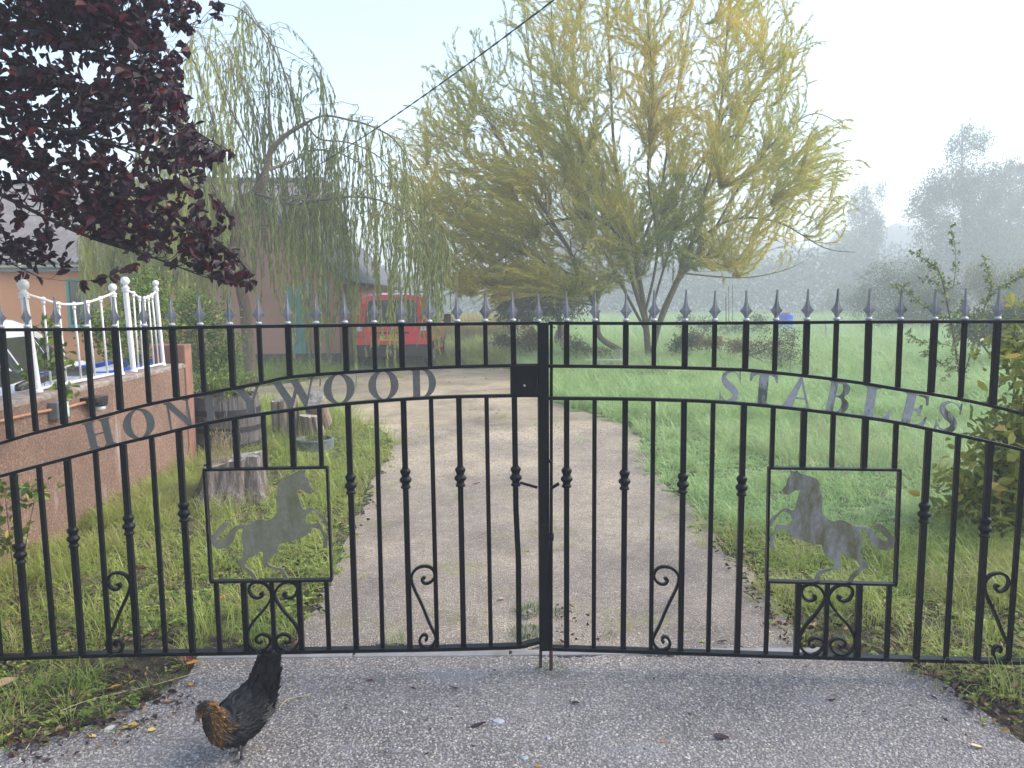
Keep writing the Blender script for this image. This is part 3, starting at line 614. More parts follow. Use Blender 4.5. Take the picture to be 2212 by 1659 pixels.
def build_leaf(L, s):
    root = L.root
    def line(lst, n=4):
        q = smooth_path([(*L.p(*a), 0) for a in lst], n)[:, :2]; return q
    RT, AU, ALo, RB = line(rail_top[s]), line(arch_u[s]), line(arch_l[s]), line(rail_b[s], 2)
    def rail(name, q, w, d):
        mb = MB(); rings = []
        for i, (x, z) in enumerate(q):
            a = q[max(i - 1, 0)]; b = q[min(i + 1, len(q) - 1)]; t = np.array(b) - np.array(a); t /= np.linalg.norm(t); n = np.array([-t[1], t[0]]) * w / 2
            rings.append([(x - n[0], -d / 2, z - n[1]), (x - n[0], d / 2, z - n[1]), (x + n[0], d / 2, z + n[1]), (x + n[0], -d / 2, z + n[1])])
        mb.loft(rings); return mb.build(name, MAT_BLACK, root, bevel=.0015)
    rail('top_rail', RT, .012, .030); rail('arched_rail', AU, .012, .030); rail('arched_rail', ALo, .012, .030); rail('bottom_rail', RB, .014, .036)
    zf = lambda q, x: float(np.interp(x, q[:, 0], q[:, 1]))
    idxs, fr = panel[s]; F4 = [L.p(*a) for a in fr]
    def edge(a, b, x): t = (x - a[0]) / (b[0] - a[0]); return a[1] + (b[1] - a[1]) * t
    for i, (tp, bt) in enumerate(zip(tops[s], bots[s])):
        yt = np.interp(tp, [a[0] for a in rail_top[s]], [a[1] for a in rail_top[s]]); yb = np.interp(bt, [a[0] for a in rail_b[s]], [a[1] for a in rail_b[s]])
        a = L.p(tp, yt); b = L.p(bt, yb); xz = lambda z: a[0] + (b[0] - a[0]) * (a[1] - z) / (a[1] - b[1])
        w = .0218 if thick0[s](i) else .0172
        def solve(q):
            x = (a[0] + b[0]) / 2
            for _ in range(4): x = xz(zf(q, x))
            return x, zf(q, x)
        au, al = solve(AU), solve(ALo)
        def bar(p, q, ww=w):
            mb = MB()
            if s == 0 and i == 19 and q[1] < .3:
                z3 = [p[1], p[1] * .55 + q[1] * .45, p[1] * .35 + q[1] * .65, q[1]]; off = [0, -.002, .004, 0]
                rings = [[(p[0] + (q[0] - p[0]) * (p[1] - z) / (p[1] - q[1]) + o_ + ii * ww / 2, jj * ww / 2, z) for ii, jj in ((-1, -1), (1, -1), (1, 1), (-1, 1))] for z, o_ in zip(z3, off)]
                mb.loft(rings[::-1])
            else: mb.bar((p[0], 0, p[1]), (q[0], 0, q[1]), ww)
            mb.build('bar', MAT_BLACK, root, bevel=.0022)
        lock = (s == 0 and i == 19)
        bar((a[0], a[1] - .006), (au[0], au[1] + .006))
        lowp = []
        if i in idxs:
            ftop = edge(F4[0], F4[1], xz((F4[0][1]))); x1 = xz(ftop); bar((al[0], al[1] - .006), (x1, ftop + .006))
            fb = edge(F4[3], F4[2], xz(F4[3][1])); x2 = xz(fb)
            if F4[3][0] - .01 < x2 < F4[2][0] + .01: bar((x2, fb - .006), (b[0], b[1] + .007))
        else:
            if s == 1 and i == 0: bar((al[0], al[1] - .006), (b[0], b[1] + .007))
            else: bar((al[0], al[1] - .006), (b[0], b[1] + .007))
        sp = bpy.data.objects.new('spike', SPIKE_ME); link(sp, root); sp.location = (a[0], 0, a[1] + .006); k = 1.0 + .03 * random.uniform(-1, 1); sp.scale = (k * 1.14, k * 1.1, 1.04 + .03 * random.uniform(-1, 1))
        sp.rotation_euler = (0, R(random.uniform(-1.2, 1.2)) - (b[0] - a[0]) / (a[1] - b[1]) * -1 * 0, R(random.uniform(-12, 12)))
        if i in knob[s]:
            ky = knob[s][i]; kz = L.p(tp + (bt - tp) * (ky - yt) / (yb - yt), ky)[1]
            co = bpy.data.objects.new('collar', COLLAR_ME); link(co, root); co.location = (xz(kz), 0, kz); co.scale = (1.13, 1.13, 1.05)
    # horse panel
    for k in range(4):
        p, q = F4[k], F4[(k + 1) % 4]; mb = MB()
        e = .003 if k % 2 == 0 else -.0045; t = np.array(q) - np.array(p); t = t / np.linalg.norm(t) * e
        mb.bar((p[0] - t[0], 0, p[1] - t[1]), (q[0] + t[0], 0, q[1] + t[1]), .009, .028, (0, 1, 0)); mb.build('panel_frame', MAT_BLACK, root, bevel=.001)
    ox = 1645.8; fr1 = panel[1][1]
    pts = []
    for (x, y) in HORSE:
        dx, dy = x * .162 + ox, y * .162 + 998.5
        if s == 0:
            # mirrored plate inside the other frame
            u_ = (dx - 1658) / (1938 - 1658); v_ = (dy - 1012) / (1258 - 1012)
            xt = 705 + (442 - 705) * u_; xb = 716 + (457 - 716) * u_; dx = xt + (xb - xt) * v_; dy = 1011.5 + v_ * (1254 - 1011.5)
        pts.append(L.p(dx, dy))
    P2 = smooth_path([(a, b, 0) for a, b in pts + [pts[0]]], 3)[:-1, :2]
    ho = curve_obj('horse_silhouette', [[tuple(q) for q in P2]], MAT_HORSE_R if s else MAT_HORSE_L, .007, root)
    ho['label'] = 'flat metal rearing horse, streaked grey and mossy' if s else 'flat metal rearing horse, dull olive grey'
    for g_, tl, tr, bl in LETTERS[s]:
        TL, TR, BL = (np.array(L.p(*q)) for q in (tl, tr, bl)); u = TR - TL; v = TL - BL
        spl = [[tuple(BL + u * a + v * b) for a, b in o_] for o_ in GLY[g_]]
        lo = curve_obj('letter', spl, MAT_LETTER_R if s else MAT_LETTER_L, .006, root, y=-.004); lo['label'] = 'cut metal letter ' + g_
    for (xr, yr, mir) in SCROLLS[s]:
        x0, x1 = xr; y0, y1 = yr; pp = []
        pair = y0 > 1250
        for (x, y) in (SCROLL2 if pair else SCROLL):
            a_ = (x - 2010) / 160.0; b_ = (y - 366) / 532.0
            if pair: a_ = (x - 750) / 162.0; b_ = (y - 476) / 454.0
            if mir: a_ = 1 - a_
            pp.append(L.p(x0 + (x1 - x0) * a_, y0 + (y1 - y0) * b_))
        q = smooth_path([(a, 0, b) for a, b in pp], 4); w = np.full(len(q), .0050); w[:3] = .0058; w[-3:] = .0058; w[3:6] = .0048; w[-6:-3] = .0048
        mb = MB(); rings = []
        for i in range(len(q)):
            t = q[min(i + 1, len(q) - 1)] - q[max(i - 1, 0)]; t /= np.linalg.norm(t); n = np.array([-t[2], 0, t[0]]) * w[i]
            rings.append([tuple(q[i] - n + (0, -.0075, 0)), tuple(q[i] + n + (0, -.0075, 0)), tuple(q[i] + n + (0, .0075, 0)), tuple(q[i] - n + (0, .0075, 0))])
        mb.loft(rings); mb.build('scroll', MAT_BLACK, root, bevel=.0012)
build_leaf(GL, 0); build_leaf(GR, 1)
# meeting post, lock box, bolts
def lbox(L, name, a, b, y0, y1, mat=MAT_BLACK, bevel=.002):
    p = L.p(*a); q = L.p(*b); mb = MB(); mb.box(((p[0] + q[0]) / 2, (y0 + y1) / 2, (p[1] + q[1]) / 2), (abs(q[0] - p[0]), abs(y1 - y0), abs(p[1] - q[1]))); return mb.build(name, mat, L.root, bevel=bevel)
lbox(GL, 'meeting_post', (1161, 697), (1187, 1401), -.026, .024, bevel=.003)
lb = lbox(GL, 'lock_case', (1102, 788), (1160.5, 853), -.026, .02, bevel=.003)
p = GL.p(1132, 831); mb = MB(); mb.tube([(p[0], -.027, p[1]), (p[0], -.031, p[1])], .0045, 10); mb.build('keyhole_cover', MAT_RING, lb)
sx = GL.p(1161, 692)
sp = bpy.data.objects.new('spike', SPIKE_ME); link(sp, GL.root); q = GL.p(1161, 697); sp.location = (q[0] + .004, 0, q[1] + .001)
a, b = GL.p(1123, 1041), GL.p(1160, 1051); mb = MB(); mb.tube([(a[0], -.012, a[1]), (b[0], -.016, b[1])], .0058, 8); mb.build('latch_bar', MAT_BLACK, GL.root, smooth=False)
a, b, c = GR.p(1207, 1041), GR.p(1191, 1052), GR.p(1190.5, 1428)
mb = MB(); mb.tube([(a[0], -.030, a[1]), (b[0] + .002, -.020, b[1] + .001), (b[0], -.02, b[1] - .006), (c[0], -.02, .0)], .0066, 8); db = mb.build('drop_bolt', MAT_BLACK, GR.root)
a = GR.p(1190.5, 1157); mb = MB(); mb.box((a[0], -.014, a[1]), (.022, .03, .026)); mb.build('bolt_guide', MAT_BLACK, db, bevel=.003)
a = GR.p(1190, 995); mb = MB(); mb.ball((a[0] - .004, -.01, a[1]), .008, 10, 6); mb.build('bolt_head', MAT_BLACK, GR.root, smooth=True)
a = GL.p(1168, 1401); mb = MB(); mb.tube([(a[0], -.0, a[1]), (a[0] - .001, 0, .0)], .0062, 8); mb.build('ground_bolt', MAT_RUST, GL.root)
a = GR.p(1190.5, 1401); mb = MB(); mb.tube([(a[0], -.02, a[1] + .002), (a[0], -.02, .0)], .0072, 8); mb.build('bolt_tip', MAT_RUST, db)
mb = MB(); a0, a1 = GR.p(1187.5, 697), GR.p(1187.5, 1401); mb.bar((a0[0] + .006, .012, a0[1]), (a1[0] + .006, .012, a1[1]), .012, .02); mb.build('end_stile', MAT_BLACK, GR.root)
# hinge posts just outside the picture
for s_, L, lab in ((-1, GL, 'black square steel gate post beside the pink wall'), (1, GR, 'black square steel gate post beside the leafy shrub')):
    e = rail_top[0][0] if s_ < 0 else rail_top[1][-1]; xe = L.p(*e)[0] + s_ * .06; w = L.o + L.dx * xe
    r_ = empty('gate_post', (float(w[0]), float(w[1]), 0), L.a); tag(r_, lab, 'gate post')
    mb = MB(); mb.box((0, 0, .80), (.09, .09, 1.6)); mb.build('post', MAT_BLACK, r_, bevel=.004)
    mb = MB(); mb.loft([[(-.05, -.05, 1.6), (.05, -.05, 1.6), (.05, .05, 1.6), (-.05, .05, 1.6)], [(-.05, -.05, 1.615), (.05, -.05, 1.615), (.05, .05, 1.615), (-.05, .05, 1.615)], [(-.01, -.01, 1.64), (.01, -.01, 1.64), (.01, .01, 1.64), (-.01, .01, 1.64)]]); mb.build('cap', MAT_BLACK, r_)
    for z in (.2, 1.25): mb = MB(); mb.tube([(-s_ * .055, 0, z), (-s_ * .055, 0, z + .06)], .014, 10); mb.build('hinge', MAT_BLACK, r_)
# ================================================================== PINK WALL, FENCE PANELS, BOXES
WA = gnd(0, 1243)[:2]; WB = gnd(408, 1003)[:2]; wdir = unit(WB - WA); wn_ = np.array([-wdir[1], wdir[0]])      # wn_ points left/away
if wn_[0] > 0: wn_ = -wn_
W0 = WA - wdir * 1.25; WL = float(np.linalg.norm(WB - W0)); WH = .95
def wallp(px, py, off=.0):
    o = np.array([*(W0 + wn_ * off), 0]); n = np.array([*wn_, 0]); d = ray(px, py); t = ((o - EYE) @ n) / (d @ n); q = EYE + d * t
    return float((q[:2] - W0) @ wdir), float(q[2])
wang = math.atan2(wdir[1], wdir[0])
def make_render_mat():
    m, nt, b = new_mat('pink_roughcast'); v = wpos(nt)
    c = ramp(nt, noise(nt, 70, 4, .7, v), [(.3, (.13, .08, .06)), (.55, (.28, .175, .13)), (.75, (.50, .36, .28))])
    st = ramp(nt, noise(nt, 2.2, 6, .7, v), [(.35, (.72, .72, .74)), (.7, (1.1, 1.08, 1.05))]); c = mix(nt, 1.0, c, st, 'MULTIPLY')
    mp = N(nt, 'ShaderNodeMapping'); mp.inputs['Scale'].default_value = (3.0, 3.0, .5); nt.links.new(v, mp.inputs[0])
    f = ramp(nt, noise(nt, 1.6, 6, .75, mp.outputs[0]), [(.58, (0, 0, 0)), (.72, (.6, .6, .6))]); c = mix(nt, f, c, (.5, .42, .40))
    sp = N(nt, 'ShaderNodeSeparateXYZ'); nt.links.new(v, sp.inputs[0])
    nt.links.new(c, b.inputs['Base Color']); b.inputs['Roughness'].default_value = .92
    bump(nt, b, noise(nt, 95, 4, .75, v), 1.0, .012); return m
MAT_PINK = make_render_mat()
MAT_COPING = plain('weathered_coping', (.27, .22, .19), .9, 0, .35, 18, .8, 60, dirt=((.5, .45, .4), 12, .58, .7))
wr = empty('garden_wall', (float(W0[0]), float(W0[1]), 0), wang); tag(wr, 'pink roughcast garden wall running back beside the drive, white iron panels on top', 'wall')
mb = MB(); nseg = 40; rings = []
T_ = .24
for i in range(nseg + 1):
    x = WL * i / nseg; w1 = .004 * math.sin(x * 5) ; zt = WH - .03 + .006 * math.sin(x * 7.1)
    rings.append([(x, -w1, 0), (x, -w1, zt), (x, T_, zt), (x, T_, 0)])
mb.loft(rings); mb.build('wall', MAT_PINK, wr)
mb = MB(); rings = []
for i in range(81):
    x = WL * i / 80; j = .004 * rng.normal(); k = .005 * rng.normal()
    rings.append([(x, -.004 + j, WH - .034), (x, -.006 + j, WH - .010 + k), (x, .012, WH + .004 + k), (x, T_ - .01, WH + .004), (x, T_ + .004, WH - .034)])
mb.loft(rings); mb.build('coping', MAT_COPING, wr)
MAT_PIER = plain('dark_pier_render', (.26, .13, .095), .9, 0, .3, 8, .8, 80)
mb = MB(); mb.box((WL + .09, T_ / 2 + .01, .565), (.18, .30, 1.13)); mb.build('pier', MAT_PIER, wr, bevel=.012)
# conduit, switch box, lamp
MAT_PIPE = plain('copper_coloured_pipe', (.38, .2, .12), .55, .1, .25, 25)
mb = MB(); a = wallp(-20, 913); b = wallp(113, 884); q = [(a[0], -.018, a[1])]
for t in (.3, .6, .85): q.append((a[0] + (b[0] - a[0]) * t, -.018 - .004 * math.sin(t * 9), a[1] + (b[1] - a[1]) * t + .003))
q.append((b[0], -.018, b[1])); mb.tube(q, .010, 8); pr = mb.build('conduit_pipe', MAT_PIPE, wr, smooth=True)
mb = MB(); a = wallp(128, 884); b = wallp(176, 869); mb.tube([(a[0], -.02, a[1]), ((a[0] + b[0]) / 2, -.024, (a[1] + b[1]) / 2 + .003), (b[0], -.03, b[1])], .010, 8); mb.build('conduit_pipe', MAT_PIPE, wr, smooth=True)
a = wallp(97, 885); b = wallp(131, 885); cxs = (a[0] + b[0]) / 2; cz = wallp(115, 886)[1]
bx = empty('switch_box', (0, 0, 0)); bx.parent = wr; bx.location = (cxs, -.02, cz)
MAT_BOX = plain('grey_plastic_box', (.16, .17, .17), .5, 0, .1, 20); MAT_BOXP = plain('pale_green_plastic', (.40, .52, .50), .4, 0, .08, 20)
bx_w = 0.13
mb = MB(); mb.box((0, -.012, 0), (bx_w, .062, .112)); mb.build('box_body', MAT_BOX, bx, bevel=.006)
mb = MB(); mb.box((.0, -.048, 0), (bx_w * .92, .012, .098)); mb.build('box_cover', MAT_BOXP, bx, bevel=.008)
mb = MB(); mb.box((.004, -.058, 0), (bx_w * .5, .012, .062)); mb.build('switch_rocker', plain('pale_switch', (.5, .62, .62), .3, 0, .05), bx, bevel=.005)
MAT_BLKPL = plain('black_plastic', (.015, .015, .017), .4, 0, .2, 20); 
a = wallp(190, 868); la = empty('wall_lamp', (a[0] - .02, -.0, a[1])); la.parent = wr
mb = MB(); mb.box((0, -.05, .02), (.17, .12, .035)); mb.build('lamp_hood', MAT_BLKPL, la, bevel=.006)
mb = MB(); mb.lathe((.03, -.07, -.03), [(.045, 0), (.055, .01), (.055, .035), (.04, .036)], 16); mb.build('lamp_ring', MAT_BLKPL, la)
mb = MB(); mb.lathe((.03, -.07, -.052), [(.022, -.016), (.034, -.010), (.040, 0), (.04, .022)], 16); mb.build('lamp_glass', plain('frosted_lamp_glass', (.45, .5, .52), .2, 0, .05), la, smooth=True)

def iron_panel(label, postL, postR, topc, bots_, rL, rR):
    """posts: (top px, base px)"""
    OFF = .10
    def wp(px, py): s_, z = wallp(px, py, OFF); return s_, z
    r_ = empty('iron_fence_panel', (float(W0[0] + wn_[0] * OFF), float(W0[1] + wn_[1] * OFF), 0), wang); tag(r_, label, 'fence panel', 'white iron panels standing on the pink wall')
    zb = WH + .004
    def post(tp, bp, r):
        a = wp(*tp); b = wp(*bp); t = (b[0] - a[0]); h = a[1]
        mb = MB(); mb.tube([(b[0], 0, zb - .002), (b[0], 0, zb + .012)], r * 1.45, 12); mb.tube([(b[0], 0, zb + .012), (b[0], 0, zb + .02), (a[0], 0, h - r * 3.9)], [r * 1.5, r, r], 12)
        for k, (rr, dz) in enumerate(((1.5, 3.9), (1.25, 3.4), (1.5, 2.9), (1.2, 2.5))): mb.tube([(a[0], 0, h - r * dz), (a[0], 0, h - r * dz + r * .42)], r * rr, 12)
        mb.tube([(a[0], 0, h - r * 2.3), (a[0], 0, h - r * 1.4)], r * .8, 10)
        po = mb.build('post', MAT_WHITE_METAL, r_, smooth=False, bevel=.001)
        mb = MB(); mb.ball((a[0], 0, h), r * 1.62, 16, 10); mb.build('ball_finial', MAT_WHITE_METAL, po, smooth=True); return a, b
    PL, PR_ = post(*postL, rL), post(*postR, rR)
    tc = [wp(*q) for q in topc]
    mb = MB(); mb.tube([tuple(v) for v in smooth_path([(s_, 0, z) for s_, z in tc], 4)], .0085, 8); mb.build('top_rail', MAT_WHITE_METAL, r_, smooth=True)
    mb = MB(); mb.tube([(PL[1][0], 0, zb + .018), (PR_[1][0], 0, zb + .018)], .010, 8); mb.build('bottom_rail', MAT_WHITE_METAL, r_, smooth=True)
    for (tx, ty), (bx_, by) in zip(topc[1:-1], bots_):
        a = wp(tx, ty); b = wp(bx_, by); mb = MB(); mb.tube([(b[0], 0, zb + .018), (a[0], 0, a[1])], .0075, 8)
        mb.ball((a[0], 0, a[1]), .0165, 10, 6); mb.tube([(a[0], 0, a[1] - .034), (a[0], 0, a[1] - .014)], .0125, 8); mb.ball((b[0], 0, zb + .02), .013, 8, 5); mb.build('spindle', MAT_WHITE_METAL, r_, smooth=True)
iron_panel('white iron panel with ball topped posts, nearer one standing by the grey switch box', ((50, 615), (82, 850)), ((243, 621), (262, 814)),
           [(52, 634), (93, 646), (126, 656), (159.5, 657), (189, 653), (217, 644), (242, 634)], [(110.7, 835.5), (144, 829.5), (176, 823.6), (206, 819), (233, 814)], .021, .019)
iron_panel('white iron panel overgrown by rose leaves, farther one near the end of the wall', ((270, 607), (289, 810)), ((336, 612), (353, 789)),
           [(273, 628), (288, 633), (301, 643), (312, 644), (320, 641), (328, 637), (336, 630)], [(300, 806), (309.5, 801), (320, 797), (333, 794), (343, 791)], .0215, .017)

# ================================================================== HOUSE
MAT_ORANGE = plain('orange_masonry', (.95, .38, .17), .85, 0, .06, 2.5, .3, 40)  # main house walls, brighter and more orange than the wing
MAT_HPINK = plain('pink_masonry', (.52, .28, .21), .85, 0, .08, 1.5, .3, 40)  # wing walls, a darker and pinker tone than the main walls
MAT_ROOF = plain('grey_fibre_cement_roof', (.16, .14, .14), .85, 0, .22, 1.3, .4, 30, dirt=((.26, .25, .22), 3, .5, .75))
MAT_CREAM = plain('cream_gutter_plastic', (.70, .66, .52), .4, 0, .06, 2); MAT_TEAL = plain('teal_window_paint', (.12, .40, .34), .5, 0, .1, 5)
MAT_GREYPIPE = plain('grey_green_pipe', (.26, .32, .31), .5, 0, .1, 5); MAT_PLINTH = plain('dark_stone_plinth', (.10, .09, .09), .9, 0, .3, 3, .8, 12)
def glass_mat(name, col=(.02, .025, .03), rough=.08):
    m, nt, b = new_mat(name); b.inputs['Base Color'].default_value = (*col, 1); b.inputs['Roughness'].default_value = rough; b.inputs['Specular IOR Level'].default_value = .8
    b.inputs['Coat Weight'].default_value = .3; return m
MAT_GLASS = glass_mat('dark_glass')
YH = 19.5
h_root = empty('bungalow', (-9.0, YH, 0)); tag(h_root, 'orange and pink rendered bungalow with grey corrugated roof behind the weeping willow', 'house')
def hx_(px, py=650, Y=YH): return float(at(px, py, Y)[0]) + 9.0
def hz_(py, Y=YH, px=400): return float(at(px, py, Y)[2])
ze = hz_(569, YH - .35, 60)
xr = hx_(412); xw0, xw1 = hx_(404), hx_(731)
mb = MB(); mb.box((xr / 2 - 11, 4.6, ze / 2), (xr + 22, 9.2, ze - .02)); mb.build('wall', MAT_ORANGE, h_root)
# main roof, corrugated
xs = np.arange(-22.3, xr + 2.5, .0365); zc = .028 * np.sin(xs * 2 * math.pi / .146); zr_ = hz_(399, 24.2, 0)
V = []; 
for (yy, zz) in ((-.45, ze + .03), (4.6, zr_), (9.7, ze + .03)): 
    for x, c in zip(xs, zc): V.append((x, yy, zz + c))
for (yy, zz) in ((-.45, ze - .0), (4.6, zr_ - .03), (9.7, ze)):
    for x, c in zip(xs, zc): V.append((x, yy, zz + c))
n = len(xs); F = []
for r in (0, 1):
    F += [(r * n + i, r * n + i + 1, (r + 1) * n + i + 1, (r + 1) * n + i) for i in range(n - 1)]
    F += [((r + 3) * n + i, (r + 4) * n + i, (r + 4) * n + i + 1, (r + 3) * n + i + 1) for i in range(n - 1)]
F += [(i, 3 * n + i, 3 * n + i + 1, i + 1) for i in range(n - 1)]
rf = link(bpy.data.objects.new('roof', npmesh('roof', V, [np.array(F)], MAT_ROOF)), h_root)
mb = MB(); mb.tube([(-22.3, 4.6, zr_ + .03), (xr + 2.4, 4.6, zr_ + .03)], .1, 8); mb.build('ridge_cap', MAT_ROOF, rf)
mb = MB(); mb.box((xr / 2 - 11, -.34, ze - .10), (xr + 22, .04, .2)); mb.build('fascia', plain('mauve_fascia', (.30, .25, .27), .7), h_root)
mb = MB(); mb.box((xr / 2 - 11, -.17, ze - .19), (xr + 22, .32, .02)); mb.build('soffit', plain('mauve_grey_soffit', (.35, .30, .31), .8), h_root)  # soffit board in one even mauve grey
mb = MB(); gy, gz, gr = -.43, ze - .05, .06; rings = []
for x in (-22, xr - .3): rings.append([(x, gy + gr * math.cos(R(a)), gz + gr * math.sin(R(a))) for a in range(180, 361, 20)] + [(x, gy + gr * .85 * math.cos(R(a)), gz + gr * .85 * math.sin(R(a))) for a in range(360, 179, -20)])
mb.loft(rings); gu = mb.build('gutter', MAT_CREAM, h_root)
for x in np.arange(-10, xr - .4, 1.0): mb = MB(); mb.box((float(x), gy, gz - .01), (.05, .15, .12)); mb.build('gutter_bracket', MAT_CREAM, gu)
def window(x0, x1, z0, z1, y=-.0, mull=1):
    mb = MB(); w = .07
    for c, d in ((((x0 + x1) / 2, y - .012, z1 - w / 2), (x1 - x0, .06, w)), (((x0 + x1) / 2, y - .012, z0 + w / 2), (x1 - x0, .06, w)), ((x0 + w / 2, y - .012, (z0 + z1) / 2), (w, .058, z1 - z0 - 2 * w)), ((x1 - w / 2, y - .012, (z0 + z1) / 2), (w, .058, z1 - z0 - 2 * w))): mb.box(c, d)
    for k in range(mull): mb.box((x0 + (x1 - x0) * (k + 1) / (mull + 1), y - .01, (z0 + z1) / 2), (.05, .05, z1 - z0 - 2 * w))
    f = mb.build('window', MAT_TEAL, h_root, bevel=.004)
    mb = MB(); mb.box(((x0 + x1) / 2, y - .004, (z0 + z1) / 2), (x1 - x0 - 2 * w, .02, z1 - z0 - 2 * w)); mb.build('pane', MAT_GLASS, f)
    mb = MB(); mb.box(((x0 + x1) / 2, y - .06, z0 - .03), (x1 - x0 + .12, .14, .05)); mb.build('sill', MAT_TEAL, f)
window(hx_(146), hx_(212), .95, hz_(600), 0, 1)
window(hx_(-160), hx_(-20), .95, hz_(600), 0, 2)
# wing with the gable
YW = -1.2   # wing front stands forward of the main wall
YWr = YH + YW
def wx(px, py=650): return float(at(px, py, YWr)[0]) + 9.0
wx0, wx1 = wx(398), wx(731); wxa = wx(556, 425); wza = float(at(548, 436, YWr)[2]); wze = float(at(700, 596, YWr)[2])
mb = MB(); ring = lambda y: [(wx0, y, .0), (wx1, y, .0), (wx1, y, wze), (wxa, y, wza), (wx0, y, wze)]
mb.loft([ring(YW), ring(7.6)]); mb.build('wall', MAT_HPINK, h_root)
MAT_WROOF = plain('dark_grey_roofing', (.10, .105, .12), .8, 0, .2, 3, .4, 20)
for (xa, za, xb, zb2) in ((wxa, wza, wx1, wze), (wxa, wza, wx0, wze)):
    d = unit(np.array([xb - xa, zb2 - za])); e = np.array([xb, zb2]) + d * .32; nrm = np.array([-d[1], d[0]]); nrm = nrm if nrm[1] > 0 else -nrm
    mb = MB(); A_ = np.array([xa, za]) + nrm * .004; B_ = e + nrm * .004; C_ = e + nrm * .13; D_ = np.array([xa, za]) + nrm * .13
    mb.loft([[(A_[0], y, A_[1]), (B_[0], y, B_[1]), (C_[0], y, C_[1]), (D_[0], y, D_[1] + .02)] for y in (YW - .22, 7.9)]); mb.build('wing_roof', MAT_WROOF, h_root)
mb = MB(); mb.box(((wx0 + wx1) / 2, YW - .04, .16), (wx1 - wx0 + .05, .08, .32)); mb.build('plinth', MAT_PLINTH, h_root, bevel=.01)
def pipe(px, y0, y1, mat, r=.045, nm='downpipe'):
    x = wx(px); mb = MB(); mb.tube([(x, YW - .07, float(at(px, y1, YWr)[2])), (x, YW - .07, float(at(px, y0, YWr)[2]))], r, 8); mb.build(nm, mat, h_root, smooth=True)
pipe(668, 604, 768, MAT_GREYPIPE, .035); pipe(707, 604, 768, MAT_TEAL, .03); pipe(637, 612, 742, plain('off_white_pipe', (.6, .58, .58), .5), .03)
x0, x1 = wx(595), wx(616); z1 = float(at(600, 618, YWr)[2])
mb = MB(); mb.box(((x0 + x1) / 2 + .35, YW - .02, z1 / 2 + .05), (.45, .05, z1 - .1)); dr = mb.build('door', plain('faded_teal_door', (.16, .33, .30), .6, 0, .15, 3), h_root, bevel=.006)
for k in range(2): mb = MB(); mb.box(((x0 + x1) / 2 + .35, YW - .05, .55 + k * .9), (.28, .02, .55)); mb.build('door_panel', dr.data.materials[0], dr, bevel=.004)
mb = MB(); mb.ball(((x0 + x1) / 2 + .52, YW - .07, 1.0), .03); mb.build('handle', MAT_RING, dr, smooth=True)
mb = MB(); x = hx_(636, 480, 24); mb.tube([(x, 4.5, 2.5), (x, 4.5, float(at(636, 440, 24)[2]))], .06, 10); mb.lathe((x, 4.5, float(at(636, 440, 24)[2])), [(.09, 0), (.09, .03), (.02, .1)], 10); mb.build('flue', plain('white_flue', (.75, .75, .76), .4), h_root, smooth=False)

